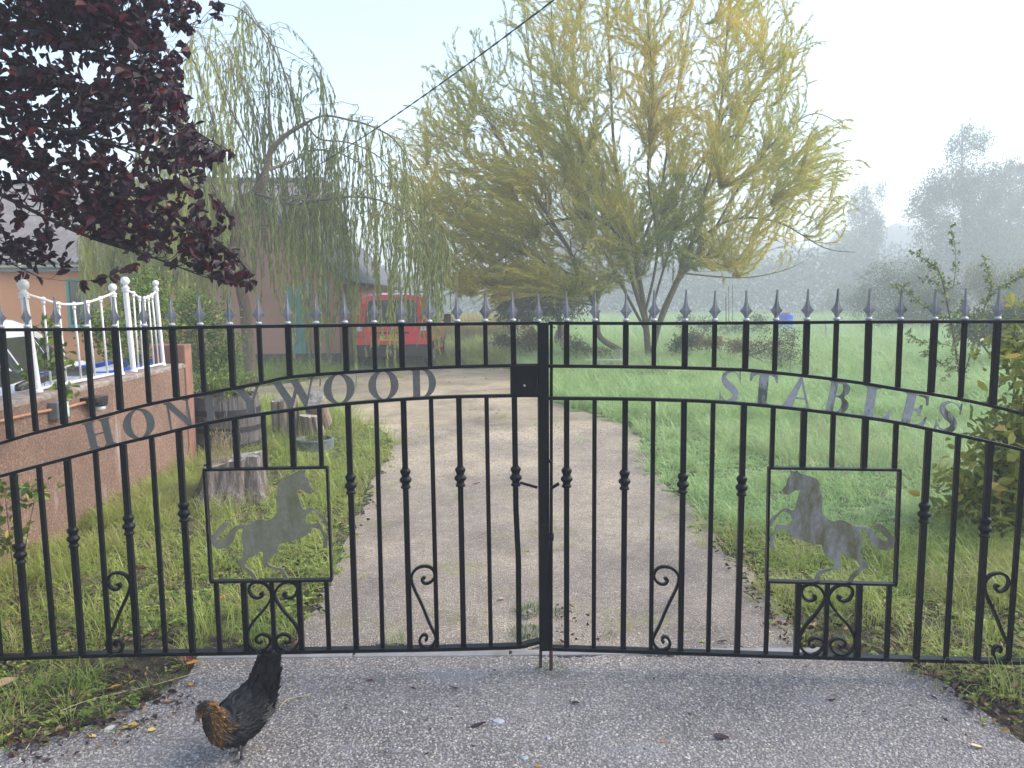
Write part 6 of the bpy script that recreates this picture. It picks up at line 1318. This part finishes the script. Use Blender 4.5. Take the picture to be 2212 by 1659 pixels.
A = gnd(1150, 772); B = gnd(1182, 764); log_between('fallen_branch', 'bleached fallen branch lying in grass left of the gate post', 'branch', (A[0], A[1], .06), (B[0] + .1, B[1], .10), .045)
A = gnd(1122, 768); B = gnd(1150, 768); log_between('fallen_branch', 'thin crooked bleached branch nearer the stake', 'branch', (A[0], A[1], .05), (B[0], B[1], .05), .028)
# slatted log bench
g = gnd(1312, 800); bn = empty('log_bench', (float(g[0]), float(g[1]) + .2, 0), R(-6)); tag(bn, 'low pale timber bench of short logs under the golden willow', 'bench')
mb = MB(); mb.box((0, 0, .20), (.92, .30, .035)); mb.build('seat', MAT_PALEWOOD, bn, bevel=.005)
for k in range(7): mb = MB(); mb.tube([(-.38 + k * .127, 0, -.01), (-.38 + k * .127, .0, .181)], .052, 9); mb.build('log', MAT_TANWOOD, bn, smooth=False)
g = gnd(1344, 782); stump('block_stump', 'pale square-cut stump below the leaning willow trunk', 'stump', (float(g[0]), float(g[1]), 0), .19, .30, MAT_PALEWOOD, rough_=.05, taper=.98)
def post(name, label, px, py_b, py_t, r, mat, cat='stake'):
    g = gnd(px, py_b); top = at(px, py_t, g[1]); mb = MB(); mb.tube([(0, 0, -.03), (float(top[0] - g[0]) * .3, 0, float(top[2]) * .5), (float(top[0] - g[0]), 0, float(top[2]))], r, 7); o = mb.build(name, mat, loc=(float(g[0]), float(g[1]), 0)); tag(o, label, cat); return o
post('tree_stake', 'pale wooden stake standing in weeds left of the gate post', 1121, 760, 690, .035, MAT_PALEWOOD)
post('tree_stake', 'pale stake at the edge of the right-hand shrubs', 1784, 736, 690, .04, MAT_PALEWOOD)
post('tree_stake', 'slim stake in the scrub right of the golden willow', 1568, 728, 640, .02, MAT_TWIG); post('tree_stake', 'slim stake by the small far sapling, left of the blue barrel', 1540, 736, 690, .02, MAT_PALEWOOD)
post('garden_cane', 'thin cane standing in fog, left of a pair', 1574, 722, 618, .014, MAT_TWIG, 'cane'); post('garden_cane', 'thin cane standing in fog, right of a pair', 1582, 722, 616, .014, MAT_TWIG, 'cane')
post('tree_stake', 'thin white stake before the grey shrub with a dark trunk', 2245 - 8 - 163, 735, 705, .02, MAT_PALEWOOD)
# blue barrel, far shed
g = gnd(1697, 719); bb_ = empty('blue_barrel', (float(g[0]), float(g[1]), 0)); tag(bb_, 'blue plastic barrel with red lid far off in the misty meadow', 'barrel')
MAT_BLUE2 = plain('sun_bleached_blue_plastic', (.02, .10, .62), .5, 0, .1, 3)
mb = MB(); mb.lathe((0, 0, 0), [(.28, 0), (.31, .05), (.31, .25), (.33, .27), (.31, .30), (.31, .55), (.33, .57), (.31, .60), (.31, .80), (.28, .86)], 18); mb.build('drum', MAT_BLUE2, bb_)
mb = MB(); mb.lathe((.0, 0, .862), [(.2, 0), (.2, .05), (.1, .06)], 14); mb.build('lid', MAT_REDL, bb_)
g = gnd(1650, 694); sh = empty('pallet_fence', (float(g[0]), 47, 0)); tag(sh, 'pale slatted hurdle far away in the fog', 'hurdle'); 
for k in range(9): mb = MB(); mb.box((-.62 + k * .155, 0, .45), (.08, .03, .9)); mb.build('slat', MAT_PALEWOOD, sh)
for z in (.2, .75): mb = MB(); mb.box((0, .03, z), (1.4, .03, .08)); mb.build('rail', MAT_PALEWOOD, sh)
# overhead cable
A = at(556, 426, YWr - .1); B = at(1290, -72, 7.5); pts = []
for t in np.linspace(0, 1, 60): p = A * (1 - t) + B * t; p = p.copy(); p[2] -= .35 * 4 * t * (1 - t) * .5; pts.append(p)
pts = np.array(pts); mb = MB()
for ph in (0, math.pi):
    q = resample(pts, 420); k = np.linspace(0, 150, 420) + ph; off = np.stack([np.cos(k) * .006, np.zeros(420), np.sin(k) * .006], 1); mb.tube([tuple(v - A) for v in q + off], .006, 5)
cb = mb.build('overhead_cable', MAT_BLKPL, loc=tuple(float(v) for v in A)); tag(cb, 'twisted black overhead cable running up from the bungalow gable to the top edge', 'cable')

# ================================================================== HEN
hen_p = gnd(520, 1636); hd = math.atan2(-.80, -.60)
hen = empty('hen', (float(hen_p[0]), float(hen_p[1]), 0), hd); hen.scale = (.76, .76, .85); tag(hen, 'black hen with golden brown neck feathers standing on the gravel', 'hen')
m, nt, b = new_mat('hen_feather_base'); v = coords(nt, 'Object'); sp = N(nt, 'ShaderNodeSeparateXYZ'); nt.links.new(v, sp.inputs[0])
nt.links.new(ramp(nt, sp.outputs[0], [(0, (.010, .010, .014)), (.085, (.012, .011, .014)), (.12, (.09, .045, .012)), (.2, (.12, .05, .012))]), b.inputs['Base Color']); b.inputs['Roughness'].default_value = .6; MAT_HEN = m
MAT_FEATH = leaf_mat('hen_feathers', [(0, (.004, .004, .007)), (.30, (.012, .012, .016)), (.45, (.035, .028, .026)), (.55, (.06, .03, .012)), (.8, (.20, .10, .025)), (1, (.38, .22, .07))], .62, .05)
MAT_SHANK = plain('dark_slate_shank', (.05, .05, .058), .6, 0, .3, 60, .6, 150); MAT_BEAK = plain('horn_beak', (.09, .085, .08), .4); MAT_COMB = plain('dull_red_comb', (.16, .03, .03), .6); MAT_EYE = plain('amber_eye', (.12, .04, .01), .15, 0, .02)
SP = np.array([(-.175, .335, .010, .006), (-.160, .325, .022, .010), (-.150, .295, .040, .018), (-.130, .262, .052, .030), (-.105, .222, .060, .045), (-.065, .185, .075, .065), (-.02, .168, .084, .078), (.035, .160, .084, .080), (.080, .168, .070, .070), (.110, .195, .052, .052), (.128, .226, .038, .037), (.140, .248, .030, .027), (.156, .260, .026, .024), (.176, .256, .022, .020), (.189, .248, .014, .013)])
pth = smooth_path(SP[:, [0, 0, 1]] * [1, 0, 1], 5); rr = smooth_path(np.stack([SP[:, 2], SP[:, 3], SP[:, 2] * 0], 1), 5)
TT = unit(np.gradient(pth, axis=0)); nr = 28; rings = []; SN = []
for p, t, (rv, rs, _) in zip(pth, TT, rr):
    up_ = np.array([-t[2], 0, t[0]]); a = np.arange(nr) * 2 * math.pi / nr
    rings.append([tuple(p + up_ * rv * math.cos(x) + np.array([0, 1, 0]) * rs * math.sin(x)) for x in a]); SN.append([(up_ * math.cos(x) / rv + np.array([0, 1, 0]) * math.sin(x) / rs) for x in a])
mb = MB(); mb.loft(rings); mb.build('body', MAT_HEN, hen, smooth=True)
RG = np.array(rings); NN_ = unit(np.array(SN)); P = []; D = []; Ls = []; Ws = []; Ti = []
nrg = len(RG)
awt = np.linalg.norm(np.diff(pth, axis=0), axis=1)[3:nrg - 2] * (rr[3:nrg - 2, 0] + rr[3:nrg - 2, 1]); awt = awt[:nrg - 5]; awt *= np.where(pth[3:nrg - 2, 0] > .06, 2.2, 1); awt /= awt.sum()
for _ in range(9000):
    i = 3 + rng.choice(nrg - 5, p=awt); j = rng.integers(nr)
    f = rng.uniform(); p = RG[i, j] * (1 - f) + RG[i, (j + 1) % nr] * f; p = p + (RG[i + 1, j] - RG[i, j]) * rng.uniform(); n = NN_[i, j]
    back = -TT[i]; d = unit(back + n * rng.uniform(.22, .42) + rng.normal(size=3) * .12)
    x, z = p[0], p[2]; neck = x > .065 + .05 * (z < .17)
    P.append(p + n * .001); D.append(d)
    if x < -.09: Ls.append(.055); Ws.append(.020); Ti.append(rng.uniform(0, .22))
    elif neck: Ls.append(.030 if x < .14 else .016); Ws.append(.007 if x < .14 else .006); Ti.append(np.clip(.66 + rng.normal() * .17, .2, 1) if x < .15 else np.clip(.4 + rng.normal() * .14, .1, .75))
    else:
        Ls.append(.036); Ws.append(.016); Ti.append(rng.uniform(.02, .36) + (.14 if rng.uniform() < .12 else 0) + max(0, (x - .03) * 3) * rng.uniform())
V, F, T_ = leaves_np(np.array(P), np.array(D), np.array(Ls) * rng.uniform(.7, 1.2, len(P)), np.array(Ws) * rng.uniform(.8, 1.2, len(P)), np.array(Ti), oval=True, fold=-.12)
# lay feathers flat: rebuild with surface-aligned sides
def feathers(P, D, Nn, L, W, T_):
    P, D, Nn = map(np.asarray, (P, D, Nn)); D = unit(D); S_ = unit(np.cross(D, Nn)); L = np.asarray(L)[:, None]; W = np.asarray(W)[:, None]; up_ = unit(np.cross(S_, D))
    a = P + D * L * .35 + up_ * .002; c = P + D * L * .75 + up_ * .001; n = len(P)
    V = np.stack([P - up_ * .002, a - S_ * W * .5, c - S_ * W * .42, P + D * L - up_ * .001, c + S_ * W * .42, a + S_ * W * .5], 1).reshape(-1, 3)
    b = np.arange(n)[:, None] * 6; F = np.concatenate([b + np.array([[0, 1, 2, 3]]), b + np.array([[0, 3, 4, 5]])], 1).reshape(-1, 4); return V, F, np.repeat(T_, 2)
idx = [];  # recompute normals for each feather from nearest ring point
RF = RG.reshape(-1, 3); NF = NN_.reshape(-1, 3); Pn = np.array(P); Nn = np.zeros_like(Pn)
for i in range(0, len(Pn), 500): Nn[i:i + 500] = NF[((Pn[i:i + 500, None] - RF[None]) ** 2).sum(2).argmin(1)]
V, F, T2 = feathers(Pn, D, Nn, np.array(Ls) * rng.uniform(.8, 1.2, len(P)), np.array(Ws) * rng.uniform(.8, 1.2, len(P)), np.array(Ti))
o = link(bpy.data.objects.new('feathers', npmesh('feathers', V, [F], MAT_FEATH, attrs={'tint': ('FACE', T2)})), hen); o['kind'] = 'stuff'
# tail plumes
for k in range(13):
    a = (k - 6) / 6; base = np.array([-.120, .014 * a, .245]); d = unit(np.array([-.50 - .1 * abs(a), .16 * a, .84])); n = unit(np.array([-.3, a * 1.2, -.2]) + np.array([0, .001, 0])); L = .098 - .02 * abs(a)
    V, F, T2 = feathers([base, base + d * .01], [d, d], [n, n], [L, L * .9], [.030, .026], np.array([.1, .2])); link(bpy.data.objects.new('tail_feather', npmesh('tail_feather', V, [F], MAT_FEATH, attrs={'tint': ('FACE', T2)})), hen)
# wings: folded, overlapping long feathers
for sg in (1, -1):
    P = []; D = []; Nn = []; L = []; W = []; T_ = []
    for r_ in range(7):
        for c in range(8):
            x = .055 - r_ * .021 - rng.uniform(0, .004); z = .214 - c * .0085 - .004 * (r_ / 7); k = np.interp(x, SP[:, 0], SP[:, 3]); y = sg * (k * math.sqrt(max(.05, 1 - ((z - np.interp(x, SP[:, 0], SP[:, 1])) / .095) ** 2)) + .007)
            P.append((x, y, z)); D.append(unit(np.array([-1, sg * -.05, .18 - c * .03]))); Nn.append((-.1, sg, .35)); L.append(.045 + .006 * c); W.append(.015); T_.append(rng.uniform(.02, .30))
    V, F, T2 = feathers(P, D, unit(np.array(Nn)), L, W, np.array(T_)); link(bpy.data.objects.new('wing', npmesh('wing', V, [F], MAT_FEATH, attrs={'tint': ('FACE', T2)})), hen)
hx0 = np.array([.185, 0, .262])
mb = MB(); mb.loft([[(x, s_ * w, z) for x, z, s_ in ((.187, .257, 1), (.187, .257, -1), (.184, .239, -1), (.184, .239, 1))] for w in (.007,)] + [[(x, s_ * .004, z) for x, z, s_ in ((.202, .240, 1), (.202, .240, -1), (.198, .231, -1), (.198, .231, 1))], [(x, s_ * .0008, z) for x, z, s_ in ((.210, .220, 1), (.210, .220, -1), (.2095, .219, -1), (.2095, .219, 1))]]); mb.build('beak', MAT_BEAK, hen)
for sg in (1, -1):
    mb = MB(); mb.ball((.179, sg * .0180, .258), .0042, 10, 6); mb.build('eye', MAT_EYE, hen, smooth=True)
    mb = MB(); mb.ball((.186, sg * .006, .231), .006, 8, 5, (.8, .6, 1.3)); mb.build('wattle', MAT_COMB, hen, smooth=True)
mb = MB(); 
for k in range(4): mb.ball((.190 - k * .010, 0, .272 + .003 * (k % 2)), .007, 8, 5, (.9, .45, 1.0))
mb.build('comb', MAT_COMB, hen, smooth=True)
for sg, fx in ((1, .02), (-1, -.012)):
    lg = empty('leg', (0, 0, 0)); lg.parent = hen
    mb = MB(); mb.tube([(-.005, sg * .035, .13), (-.012, sg * .034, .095), (fx - .012, sg * .033, .062)], [.030, .020, .0085], 10); mb.build('thigh', MAT_HEN, lg, smooth=True)
    mb = MB(); mb.tube([(fx - .012, sg * .033, .066), (fx - .004, sg * .033, .035), (fx, sg * .033, .008)], [.0062, .0055, .0062], 8); mb.build('shank', MAT_SHANK, lg, smooth=True)
    for a in (-34, 0, 34, 180):
        L = .046 if a != 180 else .022; c, s_ = math.cos(R(a)), math.sin(R(a)); mb = MB(); p = lambda q, z: (fx + c * q, sg * .033 + s_ * q, z)
        mb.tube([p(0, .009), p(L * .35, .0105), p(L * .6, .006), p(L * .85, .0065), p(L, .0035), p(L + .006, .001)], [.0055, .0045, .0048, .0038, .003, .0006], 7); mb.build('toe', MAT_SHANK, lg, smooth=True)

# ================================================================== FALLEN LEAVES AND LITTER
def fallen(name, label, px, py, L, W, col, rot, z=.012, curl=.25, lobes=False, cat='fallen leaf', group=None):
    g = gnd(px, py, z); mat = FALL.setdefault(col, plain('fallen_leaf_' + str(len(FALL)), col, .65, 0, .25, 60)); n = 14; mb = MB(); V = [(0, 0, 0)]
    for k in range(n):
        a = 2 * math.pi * k / n; rr_ = 1 + (.22 * math.cos(5 * a) if lobes else 0); x = L / 2 * math.cos(a) * rr_; y = W / 2 * math.sin(a) * rr_ * (1 if lobes else (1 - .25 * math.cos(a))); V.append((x, y, curl * (abs(y) + .3 * x * x / L) + random.uniform(0, .002)))
    F = [(0, k + 1, (k + 1) % n + 1) for k in range(n)]; V2 = [(x, y, z_ - .0012) for x, y, z_ in V]; mb.add(V, F); mb.add(V2, [f[::-1] for f in F])
    mb.tube([(-L / 2, 0, .002), (-L * .8, L * .1, .003)], .0012, 4); o = mb.build(name, mat, loc=(float(g[0]), float(g[1]), z)); o.rotation_euler = (random.uniform(-.2, .2), random.uniform(-.2, .2), R(rot)); tag(o, label, cat, group); return o
FALL = {}
YEL, ORG, RED, DRK, TAN = (.55, .42, .10), (.48, .22, .05), (.12, .012, .02), (.035, .015, .02), (.42, .28, .16)
for a in [('round crinkled yellow leaf on the gravel left of the hen', 283, 1568, .062, .05, YEL, 20, .012, .1, True), ('small yellow-orange leaf nearest the hen on its left', 328, 1577, .028, .02, YEL, 50), ('orange leaf caught upright in the grass edge', 255, 1483, .05, .028, ORG, 60, .03, .4),
          ('small orange leaf on soil near the gate, left of the hen', 414, 1480, .034, .02, ORG, 10), ('yellow-brown leaf at the bottom left corner', 32, 1591, .06, .022, (.50, .36, .08), -10), ('orange leaf at the grass tip left of the hen head', 362, 1516, .036, .014, ORG, -8),
          ('cream and yellow leaf scrap below the grass tuft', 200, 1590, .026, .016, (.6, .45, .22), 0), ('pale curled tan leaf at the far left edge', 18, 1475, .075, .05, TAN, 80, .04, .5), ('crimson leaf in the grass behind the gate, beside the left scroll', 310, 1228, .05, .045, (.22, .01, .04), 30, .05, .3, True),
          ('bright crimson leaf beside the orange lobed leaf by the kerb', 400, 1424, .05, .045, (.16, .012, .03), 0, .02, .3), ('orange lobed leaf under the gate near the crimson leaf', 418, 1433, .055, .045, ORG, 30, .02, .3, True), ('tan leaf on the drive behind the gate left of the post', 1084, 1293, .03, .02, TAN, 30),
          ('orange-red leaf scrap behind the left scroll pair', 484, 1290, .04, .035, (.32, .08, .03), 80, .04, .3), ('dark curled leaf on the pavement, centre, left of the pale stone', 1034, 1566, .055, .018, DRK, 15), ('dark folded leaf on the pavement under the post grass', 1243, 1518, .03, .016, DRK, -10),
          ('purple dead leaf right of centre on the pavement', 1558, 1592, .052, .026, DRK, -8), ('small dark leaf below the right horse panel', 1797, 1512, .028, .012, DRK, 0), ('yellow leaf on the pavement at lower right', 2110, 1612, .036, .02, (.6, .48, .25), -5), ('dark elongated leaf nearest the right verge', 2018, 1507, .026, .01, DRK, -60),
          ('orange scrap at the bottom edge, centre', 1162, 1656, .02, .012, ORG, -20), ('small orange scrap on pavement right of centre', 1434, 1602, .016, .01, ORG, 10), ('dark leaf on pavement, upper left of centre', 800, 1470, .026, .013, RED, 0), ('brown leaf left of centre below the kerb', 893, 1487, .024, .012, DRK, -20),
          ('dark twisted leaf below the kerb, left of the post', 983, 1486, .03, .012, DRK, -10), ('red-brown leaf on the drive seen through the centre bars', 1031, 1044, .055, .022, RED, 0), ('pale dry leaf on the drive left of the latch bar', 1103, 1032, .03, .016, TAN, 20), ('maroon leaf behind the right gate leaf at the drive edge', 1560, 1385, .04, .014, DRK, 0)]:
    fallen('fallen_leaf', *a)
# uncountable dead leaves and chips along the verges
def litter(name, n, poly_px, L0, L1, stops_mat, z=.012, lift=.02):
    poly = np.array(poly_px, float); lo, hi = poly.min(0), poly.max(0); q = rng.uniform(lo, hi, (n * 6, 2)); q = q[inside(q, poly)][:n]; P = np.array([gnd(a, b_, z) for a, b_ in q]); P[:, 2] += rng.uniform(0, lift, len(P)); m_ = len(P)
    D = unit(rng.normal(size=(m_, 3)) * [1, 1, .22]); V, F, T_ = leaves_np(P, D, rng.uniform(L0, L1, m_), rng.uniform(L0, L1, m_) * .55, rng.uniform(size=m_), oval=True, fold=.3)
    return V, F, T_
MAT_LITTER = leaf_mat('dead_leaf_litter', [(0, (.02, .012, .014)), (.5, (.06, .03, .03)), (.8, (.13, .075, .045)), (1, (.30, .19, .09))], .75, .05)
Vs, Fs, Ts = [], [], []; b0 = 0
for n, poly, L0, L1 in [(260, [(0, 1440), (420, 1425), (400, 1470), (330, 1520), (180, 1590), (0, 1640)], .02, .045), (130, [(60, 1560), (330, 1500), (420, 1470), (430, 1520), (300, 1600), (60, 1659), (0, 1659)], .012, .03), (420, [(0, 1230), (60, 1200), (420, 1390), (640, 1390), (640, 1410), (0, 1420)], .02, .045), (160, [(440, 1210), (720, 1180), (700, 1330), (560, 1350)], .02, .045),
                        (160, [(1500, 1120), (1560, 1160), (1720, 1330), (1760, 1400), (1700, 1400), (1600, 1270), (1520, 1160)], .018, .04), (170, [(1720, 1330), (2212, 1330), (2212, 1420), (1740, 1405)], .02, .045), (170, [(1930, 1432), (2212, 1440), (2212, 1600), (2120, 1560), (2040, 1490)], .018, .04), (60, [(700, 1060), (860, 980), (800, 1130), (740, 1180)], .02, .04), (40, [(1120, 1300), (1260, 1300), (1300, 1395), (1120, 1395)], .015, .03), (60, [(460, 1430), (2000, 1430), (2100, 1600), (600, 1640)], .008, .02)]:
    V, F, T_ = litter('x', n, poly, L0, L1, None); Vs.append(V); Fs.append(F + b0); Ts.append(T_); b0 += len(V)
o = link(bpy.data.objects.new('leaf_litter', npmesh('leaf_litter', np.concatenate(Vs), [np.concatenate(Fs)], MAT_LITTER, attrs={'tint': ('FACE', np.concatenate(Ts))}))); o['kind'] = 'stuff'
# grass tufts in the gravel joints
def clump(label, px, py, n, r, h, dry=0.0):
    g = gnd(px, py); mb_ = tuft(n, r, h * .5, h, .0032, .55, .8, int(px)); me = npmesh('grass_tuft', mb_[0], [mb_[1]], MAT_CLUMP, attrs={'tint': ('FACE', np.clip(mb_[2] * .6 + dry, 0, 1))}); o = bpy.data.objects.new('grass_tuft', me); o.location = (float(g[0]), float(g[1]), .004); link(o); tag(o, label, 'grass tuft')
MAT_CLUMP = leaf_mat('tuft_blade', [(0, (.05, .11, .02)), (.5, (.13, .22, .04)), (.8, (.26, .28, .08)), (1, (.35, .28, .14))], .45, .3)
clump('green grass tuft hugging the meeting post, upper one', 1143, 1325, 170, .07, .085); clump('green grass tuft at the foot of the meeting post, lower one', 1140, 1370, 200, .075, .06); clump('mossy green tuft growing right of the post behind the bolt', 1200, 1330, 110, .055, .06)
clump('low grass sprig right of the drop bolt', 1312, 1378, 60, .05, .03, .3); clump('yellow-green moss tuft in front of the two ground bolts', 1190, 1450, 260, .07, .028, .25); clump('thin grass tuft at the left verge above the yellow leaf', 150 + 178, 1497, 90, .05, .09, .3); clump('grass tuft beside the round yellow leaf', 225, 1548, 120, .07, .08, .25)
clump('dull moss patch near the bottom left edge', 170, 1640, 160, .07, .02, .5); clump('fresh grass clump on the verge under the gate, left', 130, 1500, 160, .09, .09)
# straws and sticks
MAT_STICK = plain('dry_stick', (.40, .33, .2), .7, 0, .2, 50); MAT_PINKSTICK = plain('brown_leaf_stalk', (.20, .11, .08), .7)
def stick(label, pts, r, mat=MAT_STICK, cat='twig', z=.012):
    P = [gnd(a, b_, z) for a, b_ in pts]; mb = MB(); mb.tube([tuple(p - P[0]) for p in smooth_path(P, 4)], r, 5); o = mb.build('twig', mat, loc=tuple(float(v) for v in P[0])); tag(o, label, cat)
stick('long pale straw lying diagonally across the left verge', [(130, 1596 - 60), (200, 1510), (330, 1480), (450, 1445)], .0016, z=.03)
stick('thin curved stalk with a red leaf tip right of the hen', [(604, 1527), (618, 1513), (645, 1505), (668, 1503)], .0024, MAT_STICK); stick('white straw at the edge of the left verge', [(95, 1590), (122, 1578), (140, 1570)], .002); stick('short straw leaning at the bottom left', [(55, 1620), (75, 1590), (88, 1570)], .0018, z=.02); stick('thin straw before the hen feet', [(560 - 20, 1618), (575, 1621)], .0012)
stick('short twig right of the fourth right-hand bar on the drive', [(1270, 1340), (1300, 1322)], .0014)
# flat stones on the pavement
for i, (lab, px, py, w, col) in enumerate([('pale bluish flat stone right of the dark leaf, centre pavement', 1077, 1563, .045, (.42, .44, .48)), ('blue-grey stone low centre of the pavement', 1134, 1643, .026, (.34, .38, .42)), ('white chip left of the yellow round leaf', 238, 1577, .04, (.6, .6, .55)), ('pale chip under the straw at bottom left', 90, 1606, .02, (.5, .5, .58)), ('lilac stone chip right of centre on the pavement', 1185, 1600, .02, (.45, .43, .5)), ('white stone chip left of centre on the pavement', 872, 1543, .014, (.6, .6, .62)), ('pale stone at the foot of the left verge below the wall of grass', 1574, 1441, .012, (.55, .5, .4))]):
    g = gnd(px, py); mb = MB(); mb.lathe((0, 0, 0), [(w * .4, 0), (w * .5, .003), (w * .42, .007), (w * .1, .008)], 9, (1, .65)); r0 = np.random.default_rng(i + 3); mb.V = [(x * r0.uniform(.85, 1.12), y * r0.uniform(.85, 1.12), z) for x, y, z in mb.V]
    o = mb.build('flat_stone', plain('chip_stone_%d' % i, col, .7, 0, .12, 60, .3, 90), loc=(float(g[0]), float(g[1]), .005)); o.rotation_euler = (0, 0, R(20 * i)); tag(o, lab, 'stone')

# ================================================================== MIST
mb = MB(); mb.box((0, 220, 16.0), (640, 540, 34)); 
mh, nt, b = new_mat('mist_air'); nt.nodes.remove(b); vol = N(nt, 'ShaderNodeVolumePrincipled'); vol.inputs['Color'].default_value = (.88, .92, .97, 1); vol.inputs['Density'].default_value = .0064; vol.inputs['Anisotropy'].default_value = .1
nt.links.new(vol.outputs[0], nt.nodes['Material Output'].inputs['Volume'])
hz = mb.build('haze', mh); hz['kind'] = 'stuff'
